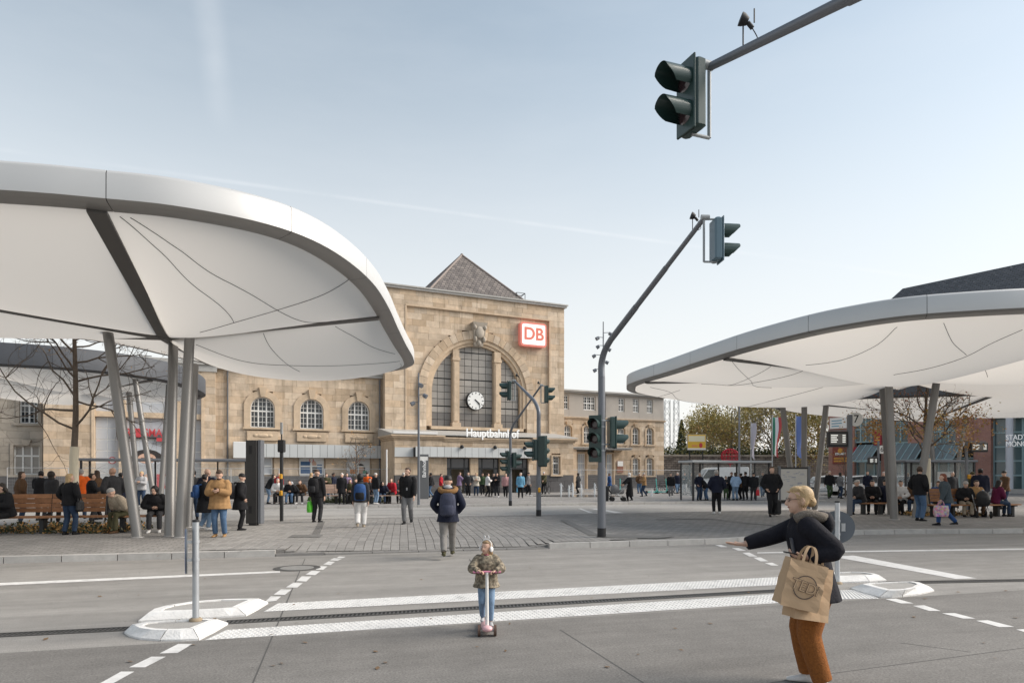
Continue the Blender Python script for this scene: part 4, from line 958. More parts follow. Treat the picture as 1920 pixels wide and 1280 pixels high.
BR = [(17.2,40.0),(20,38.2),(25,36.8),(30,36.2),(36,38.5),(40,43),(37,48),(30,50.5),(23,49.5),(18.5,46.5),(16.6,43)]
can_b2, bb2 = canopy('membrane canopy, rim coloured as shaded, behind the autumn tree on the right', BR, 6.95, (27, 43, 5.5), [(18, 41), (26, 36.8), (36, 39.5), (35, 48.5), (22, 49)], mats=m_dk, band=.9, bulge=.35,
    cables=[])
for dx, dy, ex, ey in ((-.5, -.4, -1.2, -.6), (.5, -.4, 1.3, -.5), (0, .6, .1, 1.2)): column(can_b2, (27+dx, 43+dy, Z1), (27+ex, 43+ey, 5.75))
# ------------------------------------------------------------------ traffic signals
m_mast = M('mast_grey', (0.165, 0.175, 0.195), 0.45, metal=0.3)
m_black = M('matt_black', (0.02, 0.02, 0.022), 0.6)
m_green = M('signal_green', (0.022, 0.05, 0.047), 0.4, coat=0.2)
m_hsg = M('signal_housing', (0.30, 0.32, 0.33), 0.45)
m_lens = M('dark_lens', (0.05, 0.03, 0.035), 0.15, spec=0.6)
m_yel = M('button_yellow', (0.72, 0.36, 0.03), 0.5)
m_galv = M('galvanised', (0.46, 0.48, 0.50), 0.42, metal=0.6, var=0.1, vscale=9)
def signal_head(parent, c, heading, n=2, pitch=.36, hm=None):
    """c: centre in the parent's frame; heading: direction the visors point to (deg from +x)"""
    Rm = Matrix.Translation(c) @ Matrix.Rotation(R(heading), 4, 'Z'); H = n*pitch+.06
    mb = MB(); mb.rbox((-.09, 0, 0), (.15, .34, H), .03); mb.rbox((-.005, 0, 0), (.03, .33, H+.04), .01); mb.xf(Rm); hd = mb.build('signal_head', hm or m_green, parent)
    for k in range(n):
        z = (k-(n-1)/2)*pitch
        mb = MB(); N_ = 18; r = .135; rings = []
        for x, rr in ((0.005, r), (.12, r*1.0), (.33, r*.97)):
            ring = []
            for q in range(N_+1):
                t = R(-40+260*q/N_); cut = 1.0 if x < .1 else (1.0-.55*max(0, -math.sin(t)+.35)/1.35)
                ring.append((x*cut if x > .1 else x, rr*math.cos(t), z+rr*math.sin(t)))
            rings.append(ring)
        mb.loft(rings, True, False, False)
        rings2 = [[(p[0], p[1]*.93, z+(p[2]-z)*.93) for p in r_] for r_ in rings]; mb.loft(rings2, True, False, False)
        mb.xf(Rm); mb.build('visor', m_green, hd)
        mb = MB(); mb.loft([[(.012, .125*math.cos(2*math.pi*q/16), z+.125*math.sin(2*math.pi*q/16)) for q in range(16)], [(.03, .07*math.cos(2*math.pi*q/16), z+.07*math.sin(2*math.pi*q/16)) for q in range(16)]], True); mb.xf(Rm); mb.build('lens', m_lens, hd)
    return hd
def mast(label, base, bend_z, end, head_dir, head_drop=.5, r=.1, lows=(), button=None, head_n=2, tip=.045, mat_=None, hsm=None):
    base = Vector(base); end = Vector(end); root = empty('traffic_light_mast', base, 0, label, 'traffic light', 'traffic light masts at the crossing')
    e = end-base; h = Vector((e.x, e.y, 0)); hn = h.normalized(); L_ = h.length; zb = bend_z-base.z; k = r*5.5
    pole = [Vector((0, 0, 0)), Vector((0, 0, zb*.38)), Vector((0, 0, zb-k))]; mt = mat_ or m_mast
    mb = MB(); mb.tube(pole[:2], [r, r], 18); mb.tube([Vector((0, 0, zb*.38)), Vector((0, 0, zb-k))], [r*.86, r*.84], 18); mb.build('pole', mt, root)
    MB().tube([Vector((0, 0, -.02)), Vector((0, 0, .24))], r*1.04, 18).build('base_sleeve', m_black, root)
    q = catmull([Vector((0, 0, zb-k)), Vector((0, 0, zb-k*.4)), hn*(k*.35)+Vector((0, 0, zb+k*.1)), hn*k+Vector((0, 0, zb+k*.1+(e.z-zb)*k/L_))], 6)
    a1 = q[-1]; mb = MB(); mb.tube(q, [r*.84-(r*.14)*i/len(q) for i in range(len(q))], 16)
    A = [a1, a1.lerp(e, .33), a1.lerp(e, .66), e]
    mb.tube([A[0], A[1]], [r*.72, r*.68], 14); mb.tube([A[1], A[2]], [r*.6, r*.56], 14); mb.tube([A[2], A[3]], [max(tip, r*.48), tip], 14); mb.build('arm', mt, root)
    dirv = Vector((math.cos(R(head_dir)), math.sin(R(head_dir)), 0))
    mb = MB(); top = e+Vector((0, 0, .02)); off = dirv*.1; low = Vector((0, 0, -.82))
    mb.tube([top-off*.5, top+off], .05, 10); mb.tube([top, top+low, ], .022, 8); mb.tube([top+Vector((0, 0, -.03)), top+Vector((0, 0, -.03))+dirv*.24], .02, 8); mb.tube([top+low, top+low+dirv*.24], .02, 8); mb.build('hanger', m_hsg, root)
    signal_head(root, e+dirv*.32+Vector((0, 0, -.4)), head_dir, head_n, hm=hsm)
    cpos = A[2].lerp(e, .72); mb = MB(); mb.tube([cpos, cpos+Vector((0, 0, .28))], .008, 6); mb.tube([cpos+Vector((-.03, 0, .34)), cpos+Vector((.0, 0, .33)), cpos+Vector((.05, 0, .31))], [.07, .065, .04], 12); mb.tube([cpos+Vector((.05, 0, .30)), cpos+Vector((.1, 0, .24))], .025, 8)
    mb.tube([cpos+Vector((.12, 0, .3)), cpos+Vector((.12, 0, .45))], .008, 5); mb.tube(catmull([cpos+Vector((.1, 0, .24)), cpos+Vector((.16, 0, .1)), cpos+Vector((.03, 0, .03))], 5), .006, 5); mb.build('detector', m_black, root)
    for (dx, dy, z, hd_, n) in lows:
        signal_head(root, (dx, dy, z-base.z), hd_, n); mb = MB()
        for zz in (z-base.z+.3, z-base.z-.3): mb.tube([(0, 0, zz), (dx, dy, zz)], .018, 6); mb.tube([(0, 0, zz-.02), (0, 0, zz+.02)], r*.95, 14)
        mb.build('bracket', m_hsg, root)
    if button: MB().rbox((button[0], button[1], 1.0), (.1, .13, .18), .02).build('push_button', m_yel, root)
    return root
bA = G(1128, 1007, Z1)
mast('tall curved traffic light mast standing at the kerb, its arm reaching right over the road', bA, 4.75, (3.55, 12.63, 6.45), 4, r=.105,
     lows=((-.17, -.05, 2.62, 250, 3), (.34, .05, 2.78, 8, 2)), hsm=M('signal_back_blue', (.10, .16, .20), .35))
mast('near traffic light arm reaching in from the upper right corner', (5.3, 3.3, 0.0), 5.75, (2.23, 7.72, 6.32), 202, r=.115)
mast('distant dark traffic light mast in front of the station doors, arm bent to the right', G(957, 947, Z1), 4.0, (1.35, 31.8, 5.85), 5, r=.085,
     lows=((-.2, 0, 2.35, 200, 3), (.25, 0, 2.45, 20, 2)))
mast('grey traffic light mast in front of the hall, its arm bent to the left', G(1010, 967, Z1), 4.3, (.12, 28.6, 5.62), 185, r=.095,
     lows=((-.22, -.05, 2.65, 190, 2), (.17, -.1, 2.6, 60, 3)), button=(.02, -.11))
# ------------------------------------------------------------------ slim lamp posts
def lamp_post(label, p, h, spots, r=.06):
    root = empty('lamp_post', p, 0, label, 'lamp post', 'slim floodlight posts'); mb = MB(); mb.tube([(0, 0, 0), (0, 0, h*.55), (0, 0, h)], [r*1.25, r, r*.55], 12); mb.build('pole', m_mast, root)
    for (dx, dy, z) in spots:
        mb = MB(); d = Vector((dx, dy, 0)).normalized(); b = Vector((0, 0, z)); mb.tube([b, b+Vector((dx, dy, .02))], .02, 6); mb.tube([b+Vector((dx, dy, -.02))-d*.06, b+Vector((dx, dy, -.12))+d*.12], [.1, .12], 12); mb.build('spotlight', m_mast, root)
lamp_post('slim grey floodlight post left of the arched station window', G(785, 946, Z1), 6.9, ((.1, -.1, 6.3), (.32, -.1, 5.75), (-.26, -.1, 5.35)))
lamp_post('slim floodlight post mostly hidden behind the tall curved mast', Vector((5.75, 43, Z1)), 11.2, ((-.35, -.1, 10.2), (-.3, .1, 9.7), (.4, 0, 10.5), (.35, 0, 9.5), (-.55, 0, 9.1), (.2, 0, 8.7), (-.5, 0, 8.2)))
wp = MB().tube([(0, 0, 0), (0, 0, 3.2)], [.05, .045], 10).lathe([(.1, 0), (.1, .05), (.05, .07)]).build('white_pole', M('white_paint', (.75, .75, .74), .4)); p = D(725, 0, 44); wp.location = (p.x, p.y, Z1); tag(wp, 'thin white pole left of the entrance porch', 'pole')
# ------------------------------------------------------------------ sign posts on the refuges
m_signback = M('sign_back', (0.115, 0.13, 0.15), 0.5, metal=0.3)
def sign_post(label, p, h, disc_dir, dz, r=.24, prad=.035, off=.05):
    root = empty('sign_post', p, 0, label, 'sign post', 'round sign posts on the refuges'); mb = MB(); mb.tube([(0, 0, 0), (0, 0, h)], prad, 16); mb.tube([(0, 0, h*.52), (0, 0, h*.53)], prad*1.1, 16); mb.build('post', m_galv, root)
    MB().tube([(0, 0, h), (0, 0, h+.025)], prad*1.04, 16).build('cap', m_black, root); MB().lathe([(.07, 0), (.07, .02), (.05, .035)]).build('base_ring', M('rusty_base', (.28, .22, .15), .8), root)
    d = Vector((math.cos(R(disc_dir)), math.sin(R(disc_dir)), 0)); s = Vector((-d.y, d.x, 0)); c = d*(prad+off)+Vector((0, 0, dz))
    ring = lambda o: [c+d*o+s*(r*math.cos(2*math.pi*k/40))+Vector((0, 0, r*math.sin(2*math.pi*k/40))) for k in range(40)]
    dk = MB().loft([ring(0), ring(.018)], False).build('sign_disc', m_signback, root)
    ring2 = lambda o, f: [c+d*o+s*(r*f*math.cos(2*math.pi*k/40))+Vector((0, 0, r*f*math.sin(2*math.pi*k/40))) for k in range(40)]
    MB().loft([ring2(.019, .985), ring2(.022, .985)], False).build('sign_face', M('sign_blue', (.03, .12, .42), .4), dk)
    mb = MB()
    for z in (dz+.1, dz-.1): mb = MB(); mb.tube([(0, 0, z-.015), (0, 0, z+.015)], prad*1.15, 16); mb.beam(Vector((0, 0, z)), d*(prad+off)+Vector((0, 0, z)), .03, .03); mb.build('clamp', m_galv, root)
    return root, c, d, s
sign_post('grey sign post with disc seen edge-on, on the left refuge', G(367, 1163, .09), 1.10, 205, .78, r=.25)
rt, c, d, s = sign_post('round sign seen from behind, dark grey with a white sticker, right of the woman', G(1570, 1094, .09), 1.21, 68, .84, r=.245, off=.05)
st = MB(); q = c-d*.004; st.add([q+s*a+Vector((0, 0, b)) for a, b in ((-.115, -.06), (-.06, -.06), (-.06, .06), (-.115, .06))], [(0, 1, 2, 3), (3, 2, 1, 0)]); st.build('sticker', M('sticker_white', (.8, .8, .8), .5), rt)
# ------------------------------------------------------------------ stele, posts, displays
p = G(475, 985, Z1); root = empty('information_stele', p, UA*0, 'tall dark grey information stele beside the man in the tan jacket', 'stele')
mb = MB(); mb.rbox((-.03, 0, 1.36), (.34, .2, 2.58), .012); mb.build('panel', M('stele_dark', (.055, .053, .052), .45, metal=.3), root); MB().rbox((.21, .08, 1.36), (.1, .3, 2.6), .01).build('side_column', m_mast, root)
MB().box((-.1, -.12, .02), (.13, .1, .07)).build('foot', m_black, root)
for z, h in ((2.35, .26), (.5, .22)): MB().box((-.1, -.106, z-h/2), (-.01, -.101, z+h/2)).build('speaker_grille', m_black, root)
p = G(528, 977, Z1); root = empty('ticket_post', p, 0, 'dark post with grey box and yellow button boxes left of the arched windows', 'post')
mb = MB(); mb.tube([(0, 0, 0), (0, 0, 2.5)], .06, 14); mb.tube([(0, 0, 2.5), (0, 0, 3.35)], .022, 8); mb.build('pole', m_darkmetal, root); MB().rbox((0, 0, 2.55), (.22, .2, .42), .02).build('control_box', m_darkmetal, root)
MB().tube([(0, 0, 2.95), (0, 0, 3.35)], .045, 10).build('antenna', M('grey_plastic', (.35, .36, .36), .5), root)
for z in (1.52, .96): MB().rbox((0, -.06, z), (.09, .1, .17), .015).build('push_button', m_yel, root)
p = Vector((-5.75, 44.5, Z1)); root = empty('station_stele', p, .25, 'grey upright station stele with vertical white lettering by the entrance', 'stele')
MB().rbox((0, 0, 1.45), (.62, .2, 2.9), .02).build('panel', M('stele_grey', (.12, .125, .13), .5), root); text('lettering', 'Bahnhof', .34, M('letter_white', (.86, .86, .85), .4), root, (.02, -.11, 1.95), (R(90), R(-90), 0), ext=.004); MB().box((-.25, -.106, 2.5), (.25, -.101, 2.75)).build('header', m_winwhite, root)
def display_post(label, p, h, dz, dw, dh, side=-1, disc=None, rad=.1):
    root = empty('display_post', p, 0, label, 'stop post', 'bus stop posts with departure displays'); mb = MB(); mb.rbox((0, 0, h/2), (rad*1.7, rad*1.5, h), .02); mb.build('post', m_mast, root)
    x = side*(dw/2+.04+rad*.85); ds = MB().rbox((x, 0, dz), (dw, .22, dh), .02).build('display', m_darkmetal, root)
    MB().box((x-dw*.42, -.118, dz-dh*.34), (x+dw*.42, -.113, dz+dh*.34)).build('screen', M('screen_dark', (.17, .165, .155), .3), ds)
    mb = MB()
    for k in range(4):
        z = dz+dh*(.24-.14*k); mb.box((x-dw*.38, -.124, z-dh*.04), (x-dw*(.02+.06*(k % 2)), -.119, z+dh*.04)); mb.box((x+dw*.22, -.124, z-dh*.04), (x+dw*.38, -.119, z+dh*.04))
    mb.build('departure_line', M('display_white', (.85, .85, .8), .5, emit=.25), ds, kind='stuff')
    MB().beam((0, 0, dz+dh/2+.04), (x+side*dw*.45, 0, dz+dh/2+.04), .05, .04).build('bracket', m_mast, root)
    if disc:
        cx = .13+rad; n = 28; dk = MB().loft([[(cx+disc[1]*math.cos(2*math.pi*k/n), y, disc[2]+disc[1]*math.sin(2*math.pi*k/n)) for k in range(n)] for y in (-.04, .04)], False).build('number_disc', m_winwhite, root)
        text('number', disc[0], disc[1]*1.6, m_black, dk, (cx, -.045, disc[2]), ext=.003)
    return root
display_post('bus stop post with departure display and white disc reading 7', G(1593, 966, Z1), 3.9, 2.95, .74, .6, -1, ('7', .27, 3.72), .1)
p = D(1647, 0, 43); display_post('small distant bus stop post with white disc reading 6', Vector((p.x, p.y, Z1)), 3.7, 2.45, .55, .42, -1, ('6', .26, 3.15), .07)
p = D(1812, 0, 27.5); r3 = display_post('brown bus stop post with display under the autumn tree', Vector((p.x, p.y, Z1)), 3.0, 2.68, .72, .38, 1, None, .06); MB().rbox((.06, -.08, 1.5), (.1, .1, .18), .015).build('push_button', m_yel, r3)
# notice board
p = D(1488, 0, 29.3); root = empty('notice_board', Vector((p.x, p.y, Z1)), 0, 'grey framed timetable board behind the blond woman', 'notice board')
mb = MB(); mb.box((-.68, -.05, .35), (.68, .05, 1.9)); mb.build('frame', m_darkmetal, root); MB().box((-.62, -.06, .5), (.56, -.052, 1.82)).build('sheet', M('paper_grey', (.55, .545, .52), .6, var=.06, vscale=6), root)
mb = MB(); rr = random.Random(3)
for k in range(26):
    x = rr.uniform(-.5, .3); z = rr.uniform(.8, 1.7); mb.box((x, -.064, z), (x+rr.uniform(.06, .2), -.0615, z+.018))
mb.build('print', M('print_blue', (.25, .28, .38), .6), root, kind='stuff')
for x in (-.62, .64): MB().box((x-.05, -.07, -.0), (x+.05, .07, 1.95)).build('leg', m_mast, root)
# ------------------------------------------------------------------ glass shelters
m_clear = M('clear_glass', (.75, .82, .82), .03, alpha=.13, spec=.5)
def shelter(label, p, rz, L_, dpt=1.5, h=2.3, roof_m=None, n=4):
    root = empty('bus_shelter', p, rz, label, 'shelter', 'glass waiting shelters'); rm = roof_m or m_mast
    mb = MB(); mb.rbox((0, 0, h+.07), (L_+.3, dpt+.3, .14), .03); mb.build('roof', rm, root)
    for i in range(n+1):
        x = -L_/2+L_*i/n; MB().box((x-.04, dpt/2-.04, 0), (x+.04, dpt/2+.04, h)).build('post', m_darkmetal, root)
    for x in (-L_/2, L_/2): MB().box((x-.05, -dpt/2-.05, 0), (x+.05, -dpt/2+.05, h)).build('post', m_darkmetal, root)
    for i in range(n): x0 = -L_/2+L_*i/n+.06; MB().box((x0, dpt/2-.008, .25), (x0+L_/n-.12, dpt/2+.008, h-.1)).build('glass_panel', m_clear, root)
    for x in (-L_/2, L_/2): MB().box((x-.008, -dpt/2+.08, .25), (x+.008, dpt/2-.08, h-.1)).build('glass_panel', m_clear, root)
    return root
a = D(1294, 0, 41.3); b = D(1434, 0, 42.6); c = (a+b)/2; shelter('glass bus shelter full of waiting people in front of the stone wall', Vector((c.x, c.y+.6, Z1)), math.atan2(b.y-a.y, b.x-a.x), (b-a).length, roof_m=M('roof_pale', (.42, .43, .43), .4))
a = D(150, 0, 35.5); b = D(452, 0, 37.8); c = (a+b)/2; shelter('dark roofed bus shelter behind the leaning columns on the left', Vector((c.x, c.y+.6, Z1)), math.atan2((b-a).y, (b-a).x), (b-a).length, n=5)
a = D(1690, 0, 40); b = D(1800, 0, 41); c = (a+b)/2; sh = shelter('glass bus shelter behind the autumn tree with a white map poster', Vector((c.x, c.y, Z1)), .1, (b-a).length, n=3); MB().box((.9, .62, .7), (1.75, .66, 1.75)).build('map_poster', M('paper_white', (.66, .66, .64), .6), sh)
# ------------------------------------------------------------------ benches
m_wood = M('bench_wood', (.30, .145, .07), .6, var=.25, vscale=7, rnd=.2, bump=.2, bscale=40)
m_wood2 = M('bench_wood_pale', (.34, .24, .19), .65, var=.2, vscale=7, rnd=.15)
def bench(label, p, rz, L_, back=None, wood=m_wood, sl=1.0, group='wooden benches', curve=0.0, steel=None):
    root = empty('bench', p, rz, label, 'bench', group); n = max(1, round(L_/sl)); seg = L_/n; st_ = steel or m_darkmetal
    sag = lambda x: curve*(1-(2*x/L_)**2)
    for k in range(5):
        y = -.2+.1*k
        for i in range(n):
            x0, x1 = -L_/2+i*seg, -L_/2+(i+1)*seg; MB().beam((x0+.006, y+sag(x0), .445), (x1-.006, y+sag(x1), .445), .085, .045).build('slat', wood, root)
    if back:
        b0, b1 = back; nb = max(1, round((b1-b0)/1.25)); sg = (b1-b0)/nb
        for k in range(4):
            for i in range(nb): x0 = b0+i*sg; MB().beam((x0+.01, .27+.02*k+sag(x0), .62+.125*k), (x0+sg-.01, .27+.02*k+sag(x0+sg), .62+.125*k), .035, .115).build('back_slat', wood, root)
        for i in range(nb+1): x = b0+i*sg; MB().beam((x, .24+sag(x), .3), (x, .37+sag(x), 1.06), .05, .03, (1, 0, 0)).build('back_post', st_, root)
    for i in range(n+1):
        if n > 4 and i % 2: continue
        x = min(max(-L_/2+i*seg, -L_/2+.25), L_/2-.25); mb = MB(); mb.box((x-.05, -.1+sag(x), 0), (x+.05, .12+sag(x), .40)); mb.box((x-.04, -.24+sag(x), .38), (x+.04, .24+sag(x), .42)); mb.build('leg', st_, root)
    return root
a, b = Vector((-14.6, 18.05, Z1)), Vector((-9.75, 19.0, Z1)); bench('long brown slatted bench with backrest under the left canopy', (a+b)/2, math.atan2((b-a).y, (b-a).x), (b-a).length, back=(-1.75, .95))
a, b = D(1614, 0, 27.3), D(1688, 0, 27.3); a.z = b.z = Z1; bench('backless brown bench end left of the right canopy columns', (a+b)/2, 0, (b-a).length+.3)
a, b = D(1738, 0, 25.6), D(1905, 0, 26.2); a.z = b.z = Z1; bench('brown slatted bench with low back around the autumn tree', (a+b)/2, math.atan2((b-a).y, (b-a).x), (b-a).length, back=(-1.6, .6), curve=-.15)
m_pale_st = m_mast
for px0, px1, lb, bk in ((505, 592, 'pale bench on the forecourt below the first arched window', None), (598, 662, 'pale slatted bench with backrest between the arched windows', (-.95, .95)), (664, 760, 'pale bench on the forecourt left of the porch', None)):
    a, b = D(px0, 0, 36.6), D(px1, 0, 37.6); a.z = b.z = Z1; bench(lb, (a+b)/2, math.atan2((b-a).y, (b-a).x), (b-a).length, back=bk, wood=m_wood2, group='pale benches on the forecourt')
# ------------------------------------------------------------------ litter bin, mesh fence panels
m_wire = M('fence_wire', (.45, .46, .47), .5, metal=.4)
fp = MB(); fp.tube([(0, 0, .12), (0, 0, 2.05)], .022, 6); fp.tube([(3.4, 0, .12), (3.4, 0, 2.05)], .022, 6)
for z in (.18, 2.03): fp.tube([(0, 0, z), (3.4, 0, z)], .02, 6)
wire = MB()
for i in range(1, 34): x = 3.4*i/34; wire.add([(x-.0025, 0, .18), (x+.0025, 0, .18), (x+.0025, 0, 2.03), (x-.0025, 0, 2.03)], [(0, 1, 2, 3)])
for j in range(1, 9): z = .18+1.85*j/9; wire.add([(0, .002, z-.0025), (3.4, .002, z-.0025), (3.4, .002, z+.0025), (0, .002, z+.0025)], [(0, 1, 2, 3)])
fpm, wim = fp.mesh('fence_frame', m_wire), wire.mesh('fence_wire', m_wire); foot = MB().rbox((0, 0, .06), (.24, .7, .12), .02).mesh('fence_foot', M('concrete_foot', (.25, .245, .235), .9))
fi = 0
for (a0, y0, n, words) in ((-26, -2.4, 8, ('first', 'second', 'third', 'fourth', 'fifth', 'sixth', 'seventh', 'eighth')), (17.6, -1.0, 4, ('first', 'second', 'third', 'fourth'))):
    for i in range(n):
        w = station.matrix_basis @ Vector((0, 0, 0)); c, s_ = math.cos(SA), math.sin(SA); a = a0+i*3.42
        P_ = Vector((-10.87+c*a-s_*y0, 58.4+s_*a+c*y0, Z1))
        where = 'before the left wing of the station' if a0 < 0 else 'before the right wing of the station'
        root = empty('mesh_fence_panel', P_, SA, 'wire mesh site fence panel %s, %s from the left' % (where, words[i]), 'fence', 'site fence panels along the station')
        inst('frame', fpm, root); inst('mesh', wim, root); inst('foot', foot, root, (0, 0, 0))
# ------------------------------------------------------------------ trees and planting
m_bark = M('bark', (.14, .112, .09), .9, var=.25, vscale=9, bump=.5, bscale=30)
m_bark2 = M('bark_pale', (.20, .18, .145), .9, var=.3, vscale=5, bump=.4, bscale=25)
m_lime = M('trunk_paint', (.66, .60, .47), .8, var=.08, vscale=6)
def leafmat(n, c, c2): return M(n, c, .6, var=.25, vscale=3.0, rnd=.0, col2=c2)
m_lf_or = leafmat('leaf_orange', (.42, .20, .06), (.44, .27, .09)); m_lf_re = leafmat('leaf_red', (.30, .09, .05), (.30, .15, .07)); m_lf_ye = leafmat('leaf_yellow', (.42, .31, .085), (.36, .29, .10)); m_lf_ol = leafmat('leaf_olive', (.22, .21, .07), (.30, .26, .085))
m_conif = leafmat('conifer_green', (.025, .045, .022), (.05, .07, .03)); m_hedge = leafmat('hedge_green', (.03, .045, .018), (.055, .07, .028)); m_shrub = leafmat('shrub_green', (.05, .06, .028), (.10, .09, .05))
def leaf(mb, p, s, rr):
    a = Vector((rr.gauss(0, 1), rr.gauss(0, 1), rr.gauss(0, 1))).normalized(); b = a.orthogonal().normalized(); t = rr.uniform(0, 6.28); c = a.cross(b); u = b*math.cos(t)+c*math.sin(t); v = a.cross(u)
    mb.add([p-u*s, p-v*s*.55+a*s*.12, p+u*s, p+v*s*.55+a*s*.12], [(0, 1, 2, 3)])
def grow(mb, p, d, ln, r, lev, rr, tips, opt):
    n = 6; path = [p]; q = p; dd = d.normalized()
    for i in range(n):
        dd = (dd+Vector((rr.gauss(0, opt['wig']), rr.gauss(0, opt['wig']), rr.gauss(0, opt['wig']*.6)+opt['up']))).normalized(); q = q+dd*ln/n; path.append(q)
    mb.tube(path, [r*(1-.62*i/n) for i in range(n+1)], 6 if lev > 1 else 4, False)
    if lev <= 0:
        tips.append((path[-1], dd)); tips.append((path[3], dd)); return
    for k in range(opt['kids'][max(0, len(opt['kids'])-lev)]):
        i = rr.choice((2, 3, 4, 5, 5)); sd = dd.cross(Vector((rr.gauss(0, 1), rr.gauss(0, 1), rr.gauss(0, .6)))).normalized()
        grow(mb, path[i], (dd*rr.uniform(.5, 1.0)+sd*opt['spread']), ln*rr.uniform(.5, .78), max(.004, r*(1-.62*i/n)*.72), lev-1, rr, tips, opt)
def tree(label, base, h, r, limbs, seed, opt, leaves=(), paint=None, name='tree', group=None, bark=None):
    """limbs: list of (height, azimuth deg, pitch deg, length, radius)"""
    rr = random.Random(seed); root = empty(name, base, 0, label, 'tree', group); bk = bark or m_bark
    pts = [Vector((rr.gauss(0, .03)*i*.25, rr.gauss(0, .03)*i*.25, h*i/7)) for i in range(8)]; pts[0].x = pts[0].y = 0
    cvp = catmull(pts, 3); mb = MB(); mb.tube(cvp, [r*(1.15 if i == 0 else 1)*(1-.72*(i/len(cvp))) for i in range(len(cvp))], 12); mb.build('trunk', bk, root)
    if paint: MB().tube([c for c in cvp if c.z <= paint]+[Vector((0, 0, paint))], r*1.04, 14).build('trunk_paint', m_lime, root)
    br = MB(); tips = []
    for (z, az, pi_, ln, rl) in limbs:
        f = z/h*7; i = min(6, int(f)); p = pts[i].lerp(pts[i+1], f-i); d = Vector((math.cos(R(az))*math.cos(R(pi_)), math.sin(R(az))*math.cos(R(pi_)), math.sin(R(pi_))))
        grow(br, p, d, ln, rl, opt['lev'], rr, tips, opt)
    br.build('branches', bk, root)
    for (mt, cnt, size, zlo, zhi) in leaves:
        mb = MB(); tt = [t for t in tips if zlo <= t[0].z <= zhi] or tips
        for k in range(cnt):
            c, dd = rr.choice(tt); leaf(mb, c+Vector((rr.gauss(0, opt['clump']), rr.gauss(0, opt['clump']), rr.gauss(0, opt['clump']))), size*rr.uniform(.6, 1.2), rr)
        mb.build('crown', mt, root)
    return root
bare = dict(wig=.23, up=.03, kids=[4, 4, 3], spread=.75, lev=3, clump=.12)
tl = D(140, 0, 21.5)
lim = [(3.0, 200, 22, 2.9, .055), (3.1, -10, 18, 2.6, .06), (3.6, 170, 8, 3.2, .06), (3.9, 20, -4, 2.0, .05), (4.0, 185, 30, 2.8, .05), (4.5, 5, 6, 2.4, .05), (4.8, 178, 40, 3.0, .055), (5.1, 350, 22, 2.3, .045), (5.4, 200, 38, 2.6, .05), (5.8, 20, 35, 2.4, .05), (6.2, 160, 45, 2.2, .04), (6.5, 330, 50, 2.0, .04), (6.9, 90, 60, 1.8, .035), (4.6, 270, 20, 2.0, .04), (5.6, 80, 30, 2.2, .045)]
lim = [(a_, b_, c_, d_, e_*.68) for a_, b_, c_, d_, e_ in lim]
tree('bare winter tree with white painted lower trunk behind the left bench', Vector((tl.x, tl.y, Z1)), 7.4, .125, lim, 5, bare, leaves=((m_lf_or, 90, .035, 3, 7),), paint=2.45, name='street_tree')
tr_ = D(1737, 0, 27.0)
lim = [(2.45, 205, 30, 2.2, .05), (2.6, -20, 28, 2.3, .05), (2.8, 120, 30, 2.0, .045), (3.0, 250, 30, 1.9, .045), (3.3, 10, 35, 2.3, .045), (3.4, 180, 38, 2.4, .045), (3.8, 330, 42, 2.2, .04), (4.0, 150, 45, 2.0, .04), (4.3, 60, 55, 1.7, .035), (4.5, 220, 55, 1.7, .035), (3.1, 300, 15, 2.0, .04), (2.7, 20, 15, 2.2, .045), (2.9, 165, 12, 2.0, .04)]
lim = [(a_, b_, c_, d_, e_*.75) for a_, b_, c_, d_, e_ in lim]
tree('autumn tree with sparse orange leaves and pale trunk under the right canopy', Vector((tr_.x, tr_.y, Z1)), 5.0, .13, lim, 8, dict(bare, clump=.14, up=.05), leaves=((m_lf_or, 1500, .058, 2.4, 4.0), (m_lf_ye, 500, .055, 2.4, 4.2), (m_lf_re, 800, .05, 3.6, 8)), paint=2.2, name='autumn_tree')
# young thin trees on the forecourt
for k, (px, Y, h, sd) in enumerate(((667, 38.2, 3.6, 3), (1585, 48, 4.2, 14))):
    q = D(px, 0, Y); rr = random.Random(sd); lm = [(1.2+.16*i, rr.uniform(0, 360), 48, 1.25-.05*i, .018) for i in range(13)]
    tree(('young leafless sapling before the third arched window', 'young reddish sapling in front of the brick building')[k], Vector((q.x, q.y, Z1)), h, .05, lm, sd, dict(bare, lev=2, kids=[3, 3], clump=.16), leaves=((m_lf_or, 160, .05, 1.8, 5),), name='sapling')
# big plane trees behind the stone wall
bigopt = dict(wig=.14, up=.02, kids=[4, 4, 4], spread=.8, lev=3, clump=.42)
for k, (px, Y, h, zr, sd, lb) in enumerate(((1372, 92, 10.5, 1, 21, 'yellowing plane tree left of the flags behind the wall'), (1448, 86, 11.5, 1, 22, 'tall pale-trunked plane tree in the middle behind the flags'), (1535, 92, 11.5, 1, 23, 'thinning plane tree behind the second column group'), (1330, 112, 10, 1, 24, 'rusty leaved tree beside the billboard'))):
    q = D(px, 0, Y); rr = random.Random(sd); lm = []
    for i in range(13):
        z = h*(.28+.62*i/13); lm.append((z, rr.uniform(0, 360), rr.uniform(12, 55), h*rr.uniform(.30, .46)*(1.15-.5*i/13), .12-.005*i))
    tree(lb, Vector((q.x, q.y, Z1)), h*.95, .3, lm, sd, bigopt, leaves=((m_lf_ye, 5200, .15, 0, 99), (m_lf_ol, 3000, .16, 0, 99), (m_lf_or, 1100 if k in (0, 3) else 400, .15, 0, 8)), name='plane_tree', group='trees behind the stone wall', bark=m_bark2)
